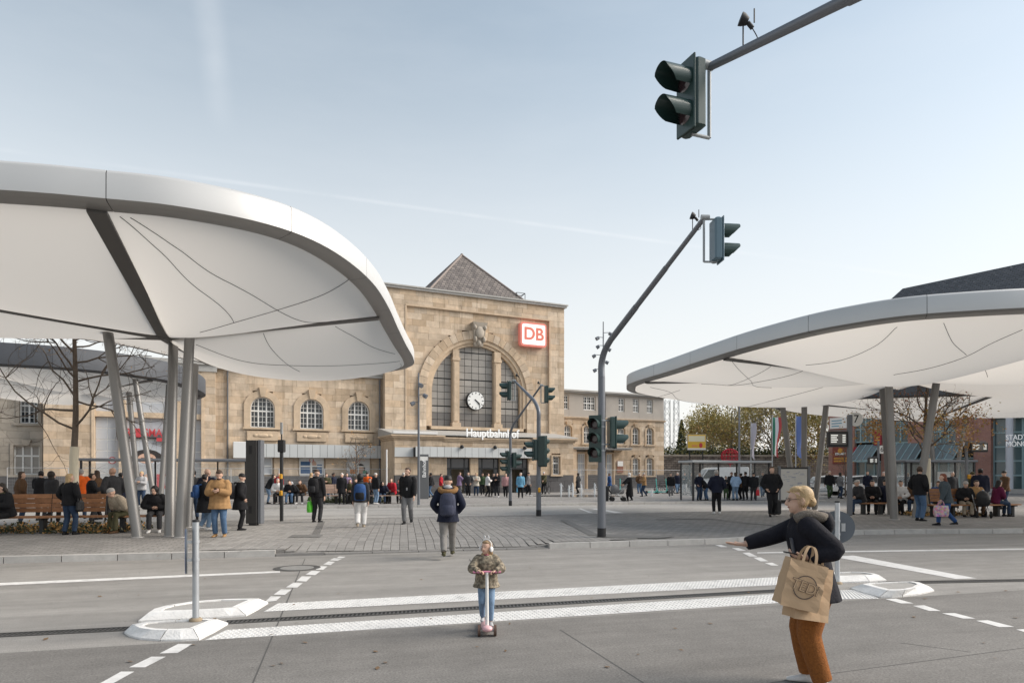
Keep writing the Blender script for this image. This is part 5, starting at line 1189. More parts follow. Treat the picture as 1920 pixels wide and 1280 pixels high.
# conifers
for px, Y, h, sd, lb in ((1278, 100, 9.6, 1, 'left dark conifer beside the lattice masts'), (1297, 101, 9.3, 2, 'right dark conifer beside the yellow billboard')):
    q = D(px, 0, Y); rr = random.Random(sd); root = empty('conifer', Vector((q.x, q.y, Z1)), 0, lb, 'tree', 'conifers by the wall'); MB().tube([(0, 0, 0), (0, 0, h*.95)], [.16, .03], 8).build('trunk', m_bark, root)
    mb = MB(); mb2 = MB()
    for k in range(2600):
        f = rr.random()**.8; z = h*(.12+.88*f); rad = (1.25*(1-f)**.75+.05)*rr.uniform(.55, 1.0); t = rr.uniform(0, 6.283); leaf(mb if rr.random() < .72 else mb2, Vector((rad*math.cos(t), rad*math.sin(t), z)), rr.uniform(.1, .2), rr)
    mb.build('crown', m_conif, root); mb2.build('crown', m_lf_ol, root)
# hedge on the wall (one clipped mass) and planting in the tree pit
def foliage_mass(name, label, cat, fn, n, size, mats, seed, kind=None):
    rr = random.Random(seed); ms = [MB() for _ in mats]
    for k in range(n): leaf(rr.choice(ms), fn(rr), size*rr.uniform(.5, 1.3), rr)
    root = ms[0].build(name, mats[0]); tag(root, label, cat, kind=kind)
    for m_, mt in zip(ms[1:], mats[1:]): m_.build('leaves', mt, root)
    return root
WA, WB = Vector((18.9, 84.5, Z1)), Vector((41.0, 86.5, Z1))
foliage_mass('hedge', 'dark green hedge growing along the top of the stone wall', 'hedge', lambda r_: WA.lerp(WB, r_.random())+Vector((r_.gauss(0, .1), 1.0+r_.gauss(0, .45), 3.9+abs(r_.gauss(0, .55)))), 5200, .16, (m_hedge, m_conif, m_lf_ol), 4)
foliage_mass('ground_cover', 'low green ground cover under the left bench', 'plants', lambda r_: Vector((r_.uniform(-14.4, -10.6), r_.uniform(18.3, 20.2), Z1+abs(r_.gauss(0, .1)))), 2600, .05, (m_shrub, m_hedge, m_lf_or), 6, kind='stuff')
foliage_mass('ground_cover', 'low brown and green planting under the right bench', 'plants', lambda r_: Vector((r_.uniform(15.3, 18.2), r_.uniform(26, 27.6), Z1+abs(r_.gauss(0, .08)))), 1300, .05, (m_shrub, m_lf_or), 7, kind='stuff')
foliage_mass('ground_cover', 'low green planting around the forecourt benches', 'plants', lambda r_: Vector((r_.uniform(-11.3, -7.2), 0, 0))+Vector((0, 37.9+r_.uniform(0, 1.4), Z1+abs(r_.gauss(0, .13)))), 2200, .07, (m_shrub, m_hedge), 8, kind='stuff')
# ------------------------------------------------------------------ stone wall, billboard, masts, flags
def rubble_mat():
    m = bpy.data.materials.new('rubble_wall'); m.use_nodes = True; N = m.node_tree.nodes; L = m.node_tree.links; b = N['Principled BSDF']; b.inputs['Roughness'].default_value = .95
    tcx = N.new('ShaderNodeTexCoord'); mp = N.new('ShaderNodeMapping'); mp.inputs['Rotation'].default_value = (R(90), 0, 0); L.new(tcx.outputs['Object'], mp.inputs[0]); br = N.new('ShaderNodeTexBrick'); L.new(mp.outputs[0], br.inputs['Vector']); br.inputs['Scale'].default_value = 1
    br.inputs['Brick Width'].default_value = .55; br.inputs['Row Height'].default_value = .26; br.inputs['Mortar Size'].default_value = .03; br.inputs['Color1'].default_value = (.17, .14, .12, 1); br.inputs['Color2'].default_value = (.28, .235, .20, 1); br.inputs['Mortar'].default_value = (.09, .08, .07, 1)
    nz_ = N.new('ShaderNodeTexNoise'); nz_.inputs['Scale'].default_value = 2.2; nz_.inputs['Detail'].default_value = 7; L.new(tcx.outputs['Object'], nz_.inputs['Vector']); mx = N.new('ShaderNodeMix'); mx.data_type = 'RGBA'; mx.blend_type = 'OVERLAY'; mx.inputs[0].default_value = .8; L.new(br.outputs[0], mx.inputs[6]); L.new(nz_.outputs[0], mx.inputs[7]); L.new(mx.outputs[2], b.inputs['Base Color'])
    return m
d = (WB-WA); mb = MB(); mb.box((0, 0, 0), (d.length, .8, 3.85)); sw = mb.build('stone_wall', rubble_mat(), None, WA, math.atan2(d.y, d.x)); tag(sw, 'rough brown stone retaining wall behind the shelters', 'wall')
MB().box((-.1, -.12, 3.85), (d.length+.1, .9, 4.05)).build('coping', m_sanddark, sw)
# lattice masts of the railway
m_lat = M('lattice_grey', (.42, .43, .43), .6)
for px, Y, lb in ((1251, 112, 'left grey lattice railway mast beside the right wing'), (1268, 120, 'right grey lattice railway mast beyond the wall')):
    q = D(px, 0, Y); mb = MB(); h = 1.72+138*Y/1280; w = .5
    cn = [(-w, -w), (w, -w), (w, w), (-w, w)]
    for x, y in cn: mb.tube([(x, y, 0), (x*.8, y*.8, h)], .05, 4)
    n = 15
    for i in range(n):
        z0, z1 = h*i/n, h*(i+1)/n
        for k in range(4): a, b = cn[k], cn[(k+1) % 4]; f = 1-.2*i/n; mb.tube([(a[0]*f, a[1]*f, z0), (b[0]*f, b[1]*f, z1)] if i % 2 else [(b[0]*f, b[1]*f, z0), (a[0]*f, a[1]*f, z1)], .035, 4)
    o = mb.build('lattice_mast', m_lat, None, Vector((q.x, q.y, Z1))); tag(o, lb, 'mast', 'lattice masts by the railway')
# billboard
q = D(1306, 0, 83.5); root = empty('billboard', Vector((q.x, q.y, Z1)), 0, 'yellow and white advertising billboard above the stone wall', 'billboard'); MB().box((-1.15, -.05, 4.55), (1.15, .08, 6.5)).build('panel', m_lead, root)
MB().box((-1.1, -.07, 4.6), (1.1, -.055, 6.45)).build('sheet', M('billboard_yellow', (.72, .45, .05), .5), root); MB().box((-1.0, -.085, 5.6), (1.0, -.075, 6.3)).build('print', M('billboard_white', (.75, .70, .5), .5), root); MB().box((-1.1, -.085, 4.6), (1.1, -.075, 4.8)).build('print', m_winwhite, root)
MB().add([(.5+.22*math.cos(k*.5236), -.09, 5.15+.3*math.sin(k*.5236)) for k in range(12)], [tuple(range(12))]).build('print', m_pr, root); MB().box((-.6, -.09, 5.0), (.1, -.08, 5.2)).build('print', m_porg, root)
for x in (-.8, .8): MB().box((x-.06, .08, 0), (x+.06, .2, 6.3)).build('leg', m_darkmetal, root)
# small round red net sculpture on the wall
q = D(1369, 855, 83); mb = MB()
for k in range(7):
    t = math.pi*k/7; mb.tube([Vector((math.cos(t)*1.1*math.cos(s_*.2618), math.sin(t)*.3*math.cos(s_*.2618), .9*math.sin(s_*.2618))) for s_ in range(25)], .05, 5, False)
for k in (-.5, 0, .5): mb.tube([Vector((1.1*math.sqrt(1-k*k)*math.cos(s_*.2618), .3*math.sqrt(1-k*k)*math.sin(s_*.2618), .9*k)) for s_ in range(25)], .05, 5, False)
mb.tube([(0, 0, -.9), (0, 0, -q.z+Z1)], .06, 6)
tag(mb.build('net_sign', M('net_red', (.55, .03, .05), .5), None, q), 'round red wire net emblem in front of the stone wall', 'emblem')
# flags
def flag(label, px, Y, yt, yb, cols, w=.75):
    q = D(px, 0, Y); zt = 1.72+(889-yt)*Y/1280; zb = 1.72+(889-yb)*Y/1280; root = empty('flag', Vector((q.x, q.y, Z1)), 0, label, 'flag', 'hanging flags on poles'); MB().tube([(0, 0, 0), (0, 0, zt+.2-Z1)], [.06, .04], 8).build('pole', m_galv, root); n = len(cols)
    for k, c in enumerate(cols):
        mb = MB(); rows = []
        for j in range(13):
            f = j/12; z = zt-Z1-(zt-zb)*f; ww = w*(1-.35*f+.1*math.sin(f*7)); rows.append([(.05+ww*(k+u_)/n, .12*math.sin(5*f+4*(k+u_)/n), z-.4*(k+u_)/n*f) for u_ in (0, .5, 1)])
        mb.loft(rows, True, False, False); mb.build('cloth', c, root)
    return root
flag('green white and red flag hanging by the second column group', 1448, 62, 782, 850, [M('flag_green', (.05, .22, .14), .7), M('flag_white', (.7, .7, .7), .7), M('flag_red', (.45, .07, .07), .7)])
flag('blue flag hanging between the second column group', 1492, 60, 780, 852, [M('flag_blue', (.13, .19, .42), .7)], .7)
flag('pale faded flag hanging left of the tricolour', 1408, 66, 793, 855, [M('flag_pale', (.5, .47, .52), .7)], .45)
q = D(1386, 0, 58); lp = MB().tube([(0, 0, 0), (0, 0, 8.0)], [.1, .07], 10).build('grey_pole', m_mast, None, Vector((q.x, q.y, Z1))); tag(lp, 'plain grey tall pole behind the glass shelter', 'pole')
# ------------------------------------------------------------------ red brick bank building on the right
BL_, BA = Vector((33.4, 72.0, 0)), math.atan2(-.814, .581)
bank = empty('bank_building', BL_, BA, 'red brick commercial building with teal glazing and slate roof on the right', 'building')
bd = Vector((math.cos(BA), math.sin(BA), 0)); bn = Vector((-bd.y, bd.x, 0))
def BP(px, py, yo=0.0):
    dx = (px-960)/FPX; Y = (yo+BL_.x*bn.x+BL_.y*bn.y)/(dx*bn.x+bn.y); p = Vector((dx*Y, Y, 0))-BL_
    return p.dot(bd), CH+(HY-py)*Y/FPX
def brick_mat():
    m = bpy.data.materials.new('red_brick'); m.use_nodes = True; N = m.node_tree.nodes; L = m.node_tree.links; b = N['Principled BSDF']; b.inputs['Roughness'].default_value = .9
    tcx = N.new('ShaderNodeTexCoord'); mp = N.new('ShaderNodeMapping'); mp.inputs['Rotation'].default_value = (R(90), 0, 0); L.new(tcx.outputs['Object'], mp.inputs[0]); br = N.new('ShaderNodeTexBrick'); L.new(mp.outputs[0], br.inputs['Vector']); br.inputs['Scale'].default_value = 1
    br.inputs['Brick Width'].default_value = .25; br.inputs['Row Height'].default_value = .075; br.inputs['Mortar Size'].default_value = .01; br.inputs['Color1'].default_value = (.33, .135, .105, 1); br.inputs['Color2'].default_value = (.40, .18, .14, 1); br.inputs['Mortar'].default_value = (.33, .26, .22, 1)
    nz_ = N.new('ShaderNodeTexNoise'); nz_.inputs['Scale'].default_value = .8; nz_.inputs['Detail'].default_value = 7; L.new(tcx.outputs['Object'], nz_.inputs['Vector']); mx = N.new('ShaderNodeMix'); mx.data_type = 'RGBA'; mx.blend_type = 'OVERLAY'; mx.inputs[0].default_value = .35; L.new(br.outputs[0], mx.inputs[6]); L.new(nz_.outputs[0], mx.inputs[7]); L.new(mx.outputs[2], b.inputs['Base Color'])
    return m
m_brick = brick_mat(); m_teal = M('teal_frame', (.30, .42, .44), .45); m_tglass = M('teal_glass', (.11, .16, .17), .08, spec=.6, rnd=.25); m_tawn = M('awning_glass', (.17, .21, .22), .2, spec=.6, rnd=.2)
X = lambda px: BP(px, 889)[0]
Zp = lambda px, py: BP(px, py)[1]
xs = [X(p_) for p_ in (1555, 1602, 1652, 1672, 1692, 1745, 1792, 1832, 1858, 1925)]
def wall(a, b, z0, z1, y=0.0): MB().box((a, y, z0), (b, y+.5, z1)).build('brick_wall', m_brick, bank)
def glazing(a, b, z0, z1, nc, nr, y=.25, mt=None, fw=.06):
    mb = MB()
    for i in range(nc+1): x = a+(b-a)*i/nc; mb.box((x-fw, y-.08, z0), (x+fw, y+.05, z1))
    for j in range(nr+1): z = z0+(z1-z0)*j/nr; mb.box((a, y-.06, z-fw), (b, y+.04, z+fw))
    fr_ = mb.build('glazing', m_teal, bank)
    for i in range(nc):
        for j in range(nr):
            MB().add([(a+(b-a)*i/nc, y, z0+(z1-z0)*j/nr), (a+(b-a)*(i+1)/nc, y, z0+(z1-z0)*j/nr), (a+(b-a)*(i+1)/nc, y+.01, z0+(z1-z0)*(j+1)/nr), (a+(b-a)*i/nc, y+.01, z0+(z1-z0)*(j+1)/nr)], [(0, 1, 2, 3)]).build('pane', mt or m_tglass, fr_)
MB().box((.1, 1.0, 0), (44, 16, 13)).build('inner_wall', m_darkmetal, bank)
wall(-.02, xs[1], 0, 13); glazing(xs[1], xs[2], 5.0, 10.2, 5, 4); wall(xs[1]+.01, xs[2], 10.2, 13, .03); wall(xs[2], xs[3], 0, 13); glazing(xs[3], xs[4]+.5, 4.8, 8.8, 2, 3); wall(xs[3]+.01, xs[4]+.5, 8.8, 13, .03)
wall(xs[4]+.5, xs[5]-.6, 4.2, 13); glazing(xs[5]-.6, xs[6], 4.6, 9.0, 4, 4); wall(xs[5]-.59, xs[6], 9.0, 13, .03); wall(xs[6], xs[7]-.3, 4.2, 13); glazing(xs[7]-.3, xs[8]-1.1, 6.6, 9.0, 2, 2); wall(xs[7]-.29, xs[8]-1.1, 9.0, 13, .03); wall(xs[7]-.29, xs[8]-1.1, 0, 6.6, .03); wall(xs[8]-1.1, xs[8], 0, 13)
glazing(xs[8], xs[9]+5, .4, 6.6, 7, 5, .6, fw=.07); wall(xs[8]+.01, xs[9]+20, 6.6, 13, -.2); wall(xs[9]+5, xs[9]+20, 0, 6.6)
# pale and brown bands coloured as the warm lit interior behind the right glazing
MB().box((xs[8]+.2, .7, .45), (xs[9]+5, .8, 1.75)).build('interior_band', M('interior_pale', (.50, .52, .46), .7), bank); MB().box((xs[8]+.2, .7, 1.95), (xs[9]+5, .8, 2.2)).build('interior_band', M('interior_brown', (.36, .26, .17), .7), bank)
glazing(xs[1], xs[2]+.01, .2, 3.0, 3, 1, .5); glazing(xs[3]-.1, xs[6], .2, 3.2, 7, 1, .6, mt=M('shop_glass', (.20, .23, .22), .12, spec=.6, rnd=.3)); glazing(xs[6]+.1, xs[7]-.3, .2, 3.2, 2, 1, .6, mt=_mats['shop_glass'])
cl = MB().tube([(X(1897), -.5, 0), (X(1897), -.5, 8.4)], .28, 20).build('round_column', M('column_white', (.55, .57, .62), .5), bank)
for k in range(3): MB().box((xs[8]-.5, -1.6+.4*k, .0), (xs[9]+6, .3, .12+.13*k+.1)).build('step', m_kerb, bank)
# sloping glass awnings
for a, b in ((X(1612), X(1650)), (X(1690)-.4, X(1735)), (X(1745), X(1806))):
    n = max(3, round((b-a)/.7)); rf = MB().box((a, -2.2, 2.95), (b, -2.05, 3.12)).build('awning', m_teal, bank)
    for i in range(n):
        x0, x1 = a+(b-a)*i/n+.05, a+(b-a)*(i+1)/n-.05; MB().add([(x0, -2.1, 3.12), (x1, -2.1, 3.12), (x1, -.05, 4.7), (x0, -.05, 4.7)], [(0, 1, 2, 3)]).build('pane', m_tawn, rf)
    mb = MB()
    for i in range(n+1): x = a+(b-a)*i/n; mb.beam((x, -2.1, 3.12), (x, -.05, 4.7), .08, .08)
    mb.build('rafter', m_teal, rf)
# signs on the facade
m_gold = M('sign_gold', (.60, .30, .05), .5); m_brown = M('sign_brown', (.22, .05, .035), .5); m_dred = M('sign_darkred', (.33, .015, .04), .5)
def bsign(pxa, pya, pxb, pyb, mt, y=-.12, name='sign'):
    a, z1 = BP(pxa, pya); b, z0 = BP(pxb, pyb); return MB().box((a, y, z0), (b, y+.1, z1)).build(name, mt, bank), a, b, z0, z1
s1, a, b, z0, z1 = bsign(1557, 784, 1590, 802, m_winwhite)
for k in range(3): MB().box((a+.2, -.13, z0+.2+.28*k), (a+1.3-.3*(k == 0), -.125, z0+.30+.28*k)).build('print_line', M('print_teal', (.1, .3, .42), .5), s1)
s2, a, b, z0, z1 = bsign(1562, 838, 1592, 869, m_brown)
MB().box((a+.3, -.13, (z0+z1)/2+.05), (b-.3, -.125, (z0+z1)/2+.28)).build('print_line', m_winwhite, s2)
for k in range(2): MB().box((a+.15, -.13, z0+.2+.28*k), (b-.15, -.125, z0+.38+.28*k)).build('print_line', m_gold, s2)
MB().add([((a+b)/2+.28*math.cos(k*.5236), -.13, z1-.42+.3*math.sin(k*.5236)) for k in range(12)], [tuple(range(12))]).build('emblem', m_gold, s2)
s3, a, b, z0, z1 = bsign(1641, 806, 1655, 834, m_dred, -.3)
for k in range(3): MB().box((a+.1, -.31, z0+.12+.3*k), (b-.1, -.305, z0+.26+.3*k)).build('print_line', m_gold, s3)
bsign(1601, 838, 1624, 847, m_dred); bsign(1625, 839, 1643, 846, m_winwhite)
x_, z_ = BP(1900, 822); text('sign_letters', 'STADT', .62, _mats['letter_white'], bank, (x_-.3, -.75, z_+.05), ext=.03, align='LEFT', sx=.8); text('sign_letters', 'MÖNC', .62, _mats['letter_white'], bank, (x_-.3, -.75, z_-.5), ext=.03, align='LEFT', sx=.8)
x_, z_ = BP(1802, 833); text('sign_letters', 'Stadt', .5, _mats['letter_white'], bank, (x_, -.2, z_), ext=.02)
ap_ = [(-1, -1, 13), (44, -1, 13), (44, 17, 13), (-1, 17, 13)]; rg = [(4, 7.5, 21.6), (40, 7.5, 21.6)]
def slate_roof_mat():
    m = bpy.data.materials.new('slate_courses'); m.use_nodes = True; N = m.node_tree.nodes; L = m.node_tree.links; b = N['Principled BSDF']; b.inputs['Roughness'].default_value = .6
    tcx = N.new('ShaderNodeTexCoord'); br = N.new('ShaderNodeTexBrick'); L.new(tcx.outputs['UV'], br.inputs['Vector']); br.inputs['Scale'].default_value = 1; br.inputs['Brick Width'].default_value = .5; br.inputs['Row Height'].default_value = .3; br.inputs['Mortar Size'].default_value = .03
    br.inputs['Color1'].default_value = (.05, .054, .062, 1); br.inputs['Color2'].default_value = (.085, .09, .10, 1); br.inputs['Mortar'].default_value = (.02, .02, .024, 1)
    nz_ = N.new('ShaderNodeTexNoise'); nz_.inputs['Scale'].default_value = 2.5; nz_.inputs['Detail'].default_value = 8; L.new(tcx.outputs['UV'], nz_.inputs['Vector']); rp = N.new('ShaderNodeMapRange'); L.new(nz_.outputs[0], rp.inputs[0]); rp.inputs[1].default_value = .62; rp.inputs[2].default_value = .72; mx = N.new('ShaderNodeMix'); mx.data_type = 'RGBA'; L.new(rp.outputs[0], mx.inputs[0]); L.new(br.outputs[0], mx.inputs[6]); mx.inputs[7].default_value = (.2, .2, .2, 1); L.new(mx.outputs[2], b.inputs['Base Color'])
    bp = N.new('ShaderNodeBump'); bp.inputs['Strength'].default_value = .6; bp.inputs['Distance'].default_value = .04; bp.invert = True; L.new(br.outputs[1], bp.inputs['Height']); L.new(bp.outputs[0], b.inputs['Normal']); return m
uv_roof('roof', [[ap_[0], ap_[1], rg[1], rg[0]], [ap_[3], ap_[0], rg[0]], [ap_[2], ap_[3], rg[0], rg[1]], [ap_[1], ap_[2], rg[1]]], bank, slate_roof_mat())
MB().box((-.8, -.8, 12.7), (44, 16.8, 13.0)).build('eaves', m_lead, bank)
# low row of buildings closing the gap behind the far left wing is not visible: left out
# ------------------------------------------------------------------ cars
m_tyre = M('tyre', (.02, .02, .02), .9); m_rim = M('rim', (.45, .46, .47), .35, metal=.7); m_cglass = M('car_glass', (.03, .035, .04), .05, spec=.6)
def car(label, p, rz, paint, van=False):
    root = empty('parked_car', p, rz, label, 'car', 'vehicles parked beyond the shelters'); L_, W, H = (5.3, 1.95, 2.3) if van else (4.1, 1.72, 1.52)
    prof = [(-.5, .22), (-.49, .42), (-.44, .50), (-.30, .56), (-.18, .93), (.05, 1.0), (.30, .98), (.44, .66), (.5, .60), (.5, .22)] if not van else [(-.5, .18), (-.49, .4), (-.40, .48), (-.26, .92), (-.2, .98), (.48, 1.0), (.5, .95), (.5, .18)]
    rings = []
    for y, k, zt in ((-W/2, .97, .0), (-W/2+.12, 1.0, 1), (W/2-.12, 1.0, 1), (W/2, .97, .0)):
        rings.append([(x*L_*k, y if zt == 0 and z < .62 else (y*(.86 if zt == 0 else .92)), z*H*(.985 if zt == 0 else 1)) for x, z in prof])
    MB().loft(rings, False).build('body', paint, root)
    wz = [(-.27, .58), (-.17, .9), (.05, .95), (.28, .93), (.38, .64)] if not van else [(-.37, .52), (-.25, .88), (-.08, .9), (-.08, .55)]
    for s in (-1, 1): MB().add([(x*L_, s*(W/2*(.9 if z > .62 else 1.0)+.012), z*H) for x, z in wz], [tuple(range(len(wz)))]).build('side_window', m_cglass, root)
    ws = [(-.305, .58), (-.185, .91)] if not van else [(-.395, .52), (-.265, .9)]
    MB().add([(ws[0][0]*L_-.02, -W*.44, ws[0][1]*H), (ws[0][0]*L_-.02, W*.44, ws[0][1]*H), (ws[1][0]*L_-.03, W*.40, ws[1][1]*H), (ws[1][0]*L_-.03, -W*.40, ws[1][1]*H)], [(0, 1, 2, 3)]).build('windscreen', m_cglass, root)
    for x in (-.32, .31):
        for s in (-1, 1):
            wmb = MB(); wmb.tube([(x*L_, s*(W/2-.2), .31), (x*L_, s*(W/2+.02), .31)], .31, 18, True, False); w_ = wmb.build('wheel', m_tyre, root); rm_ = MB(); rm_.tube([(x*L_, s*(W/2+.0), .31), (x*L_, s*(W/2+.032), .31)], .19, 14, True, False); rm_.build('rim', m_rim, w_)
    for s in (-1, 1): MB().rbox((-.49*L_, s*W*.36, .43*H), (.1, .3, .16), .03).build('headlight', M('lamp_glass', (.7, .72, .74), .15), root); MB().rbox((.49*L_, s*W*.40, .5*H), (.1, .2, .22), .03).build('tail_light', M('lamp_red', (.4, .02, .02), .3), root)
    return root
m_cw = M('car_white', (.70, .71, .71), .25, coat=.5); m_cs = M('car_silver', (.38, .39, .40), .3, metal=.5, coat=.4)
def at(px, Y, z=Z1): q = D(px, 0, Y); return Vector((q.x, q.y, z))
car('white hatchback parked behind the stop post reading 7', at(1606, 52), R(-8), m_cw)
car('silver car half hidden behind the timetable board', at(1432, 62), R(4), m_cs)
car('white van behind the glass shelter', at(1348, 66), R(2), m_cw, True)
car('white car cut by the second column group', at(1548, 54), R(-6), m_cw)
car('pale car parked behind the seated people on the right', at(1690, 54), R(-6), m_cs)
# ------------------------------------------------------------------ hire scooters, bicycles, pram
m_mint = M('scooter_mint', (.10, .50, .45), .4)
def kick(name, label, p, rz, paint, group, s=1.0):
    root = empty(name, p, rz, label, 'scooter', group); root.scale = (s, s, s); mb = MB(); mb.rbox((0, 0, .13), (.75, .16, .06), .02); mb.beam((-.36, 0, .16), (-.5, 0, .3), .08, .05); mb.build('deck', paint, root); MB().tube([(-.46, 0, .2), (-.36, 0, 1.12)], .032, 10).build('stem', paint, root); MB().tube([(-.35, -.24, 1.12), (-.35, .24, 1.12)], .018, 8).build('handlebar', m_black, root)
    for x in (-.5, .45): MB().tube([(x, -.035, .11), (x, .035, .11)], .11, 16, True, False).build('wheel', m_tyre, root)
    return root
kick('hire_scooter', 'mint green hire scooter, left one of the pair at the right wing', at(1222, 56.5), R(200), m_mint, 'mint green hire scooters', 1.12); kick('hire_scooter', 'mint green hire scooter, right one of the pair at the right wing', at(1240, 56.8), R(195), m_mint, 'mint green hire scooters', 1.12)
kick('hire_scooter', 'mint green scooter standing behind the tall grey mast', at(1163, 57.5), R(80), m_mint, 'mint green hire scooters', 1.1)
def bicycle(label, p, rz, paint):
    root = empty('bicycle', p, rz, label, 'bicycle', 'bicycles parked by the station')
    for x in (-.52, .52):
        mb = MB(); mb.tube([Vector((x+.33*math.cos(t*.2618), 0, .34+.33*math.sin(t*.2618))) for t in range(25)], .02, 6, False); w_ = mb.build('wheel', m_tyre, root); sp = MB()
        for t in range(8): sp.tube([(x, 0, .34), (x+.32*math.cos(t*.785), 0, .34+.32*math.sin(t*.785))], .005, 4, False)
        sp.build('spokes', m_rim, w_)
    mb = MB()
    for a, b in (((-.52, .34), (-.15, .85)), ((-.52, .34), (0, .32)), ((0, .32), (-.18, .9)), ((0, .32), (.38, .78)), ((-.15, .8), (.38, .86)), ((.36, .95), (.52, .34))): mb.tube([(a[0], 0, a[1]), (b[0], 0, b[1])], .018, 6)
    mb.build('frame', paint, root); MB().rbox((-.2, 0, .95), (.26, .15, .06), .02).build('saddle', m_black, root); MB().tube([(.32, -.28, 1.02), (.36, 0, 1.0), (.32, .28, 1.02)], .014, 6).build('handlebar', m_black, root)
    return root
for k, (px, Y, rz) in enumerate(((1256, 57, 10), (1268, 57.6, 15), (1281, 56.5, 5), (1246, 58.2, 170))):
    bicycle(('dark bicycle parked right of the mint scooters', 'blue bicycle in the row before the stone wall', 'dark bicycle at the right end of the row by the shelter', 'black bicycle leaning behind the mint scooters')[k], at(px, Y), R(rz), (m_black, M('bike_blue', (.03, .08, .3), .4), m_black, m_darkmetal)[k])
bicycle('dark bicycle held beside the porch corner', at(1026, 55), R(70), m_black)
# fountain jets in the paving
m_water = M('water_spray', (.85, .88, .9), .25, alpha=.55)
for k, (px, Y, h, nm) in enumerate(((1052, 51, .95, 'leftmost'), (1067, 51.5, .8, 'second'), (1074, 49, 1.0, 'tall middle'), (1090, 52, .85, 'fourth'), (1115, 52, .95, 'one just left of the tall mast'), (1222, 50, .55, 'small far right'))):
    rr = random.Random(k); mb = MB(); mb.tube([(0, 0, 0), (.01, 0, h*.5), (-.01, 0, h)], [.05, .07, .03], 8)
    for _ in range(40): t = rr.uniform(0, 6.28); rad = rr.uniform(.02, .16); z = rr.uniform(0, h*.9); mb.ell((rad*math.cos(t), rad*math.sin(t), z), rr.uniform(.012, .03), 5, 4)
    tag(mb.build('water_jet', m_water, None, at(px, Y)), 'white fountain jet rising from the paving, %s' % nm, 'fountain jet', 'fountain jets on the forecourt')
MB().lathe([(1.0, 0), (1.0, .004), (0, .004)], (0, 0, 0), 40, False).build('wet_patch', M('wet_paving', (.07, .068, .066), .12, spec=.6), fore, at(1085, 50.5)).scale = (3.4, 2.6, 1)
# ------------------------------------------------------------------ people
bake = []          # (object, voxel, smooth iterations, extra MB appended after remeshing)
def cloth(name, c, rough=.85): return M('cloth_'+name, c, rough, var=.22, vscale=11, bump=.35, bscale=45, spec=.2)
SK = [M('skin_pale', (.56, .36, .27), .55, spec=.35, var=.05), M('skin_mid', (.42, .25, .175), .55, spec=.35, var=.05), M('skin_brown', (.20, .11, .075), .55, spec=.35, var=.05)]
HC = {'black': (.012, .010, .010), 'brown': (.055, .032, .02), 'dark': (.025, .018, .014), 'blond': (.42, .29, .15), 'grey': (.38, .36, .34), 'red': (.17, .045, .02), 'white': (.6, .58, .56), 'lightbrown': (.15, .09, .05)}
CC = {'black': (.014, .014, .016), 'char': (.035, .035, .038), 'navy': (.014, .017, .033), 'blue': (.03, .075, .20), 'jeans': (.075, .13, .22), 'ljeans': (.17, .25, .36), 'djeans': (.03, .05, .09), 'tan': (.33, .195, .09), 'brown': (.10, .055, .03), 'grey': (.17, .17, .175), 'lgrey': (.36, .36, .37), 'white': (.62, .61, .60), 'beige': (.36, .30, .23), 'red': (.38, .02, .03), 'orange': (.75, .13, .02), 'green': (.05, .08, .04), 'olive': (.07, .065, .035), 'purple': (.11, .015, .05), 'lilac': (.22, .16, .26), 'lblue': (.14, .33, .48), 'sky': (.30, .42, .58), 'slate': (.06, .075, .085), 'pink': (.45, .25, .25), 'rust': (.26, .085, .02), 'cream': (.5, .45, .38), 'wgrey': (.20, .19, .18)}
def C(n): return cloth(n, CC[n])
def HM(n): return M('hair_'+n, HC[n], .55, var=.3, vscale=22, bump=.4, bscale=70)
def two_bone(a, b, l1, l2, pole):
    a, b = Vector(a), Vector(b); d = b-a; L_ = d.length
    if L_ > (l1+l2)*.999: b = a+d.normalized()*(l1+l2)*.999; d = b-a; L_ = d.length
    x = (l1*l1-l2*l2+L_*L_)/(2*L_); h = math.sqrt(max(0, l1*l1-x*x)); n = d.normalized(); p = Vector(pole); p = p-n*p.dot(n)
    if p.length < 1e-4: p = n.orthogonal()
    return a+n*x+p.normalized()*h, b
def ring(c, ax, ay, rx, ry, n=14): return [c+ax*(rx*math.cos(2*math.pi*k/n))+ay*(ry*math.sin(2*math.pi*k/n)) for k in range(n)]
def hand(mb, w, d, nrm, side, s, curl=.5, spread=.12):
    """w wrist, d finger direction, nrm palm normal (finger curl goes towards it), side +1 if the thumb lies on d x nrm"""
    d = Vector(d).normalized(); nrm = (Vector(nrm)-d*Vector(nrm).dot(d)).normalized(); t = d.cross(nrm)*side
    pl = .052*s; mb.loft([ring(w, t, nrm, .016*s, .012*s, 8), ring(w+d*pl*.4, t, nrm, .022*s, .010*s, 8), ring(w+d*pl, t, nrm, .024*s, .009*s, 8), ring(w+d*pl*1.06, t, nrm, .021*s, .006*s, 8)], True)
    for k, (off, ln) in enumerate(((.018, .040), (.006, .046), (-.006, .043), (-.018, .034))):
        p = w+d*pl*.98+t*off*s; dd = (d+t*(off/.018)*spread).normalized(); pts = [p]; ang = 0
        for sgm in (.42, .33, .25):
            ang += curl*(.7 if sgm > .4 else .9); v = dd*math.cos(ang)+nrm*math.sin(ang); p = p+v*ln*s*sgm; pts.append(p)
        mb.tube(pts, [.0056*s, .0054*s, .005*s, .0036*s], 6)
    p = w+d*pl*.25+t*.018*s; v = (d*.65+t*.7+nrm*.25).normalized(); q = p+v*.022*s; r_ = q+(d*.85+t*.25+nrm*.4).normalized()*.02*s
    mb.tube([p, q, r_], [.008*s, .0068*s, .0045*s], 6)
_sit = ('sit', 'sitlean')
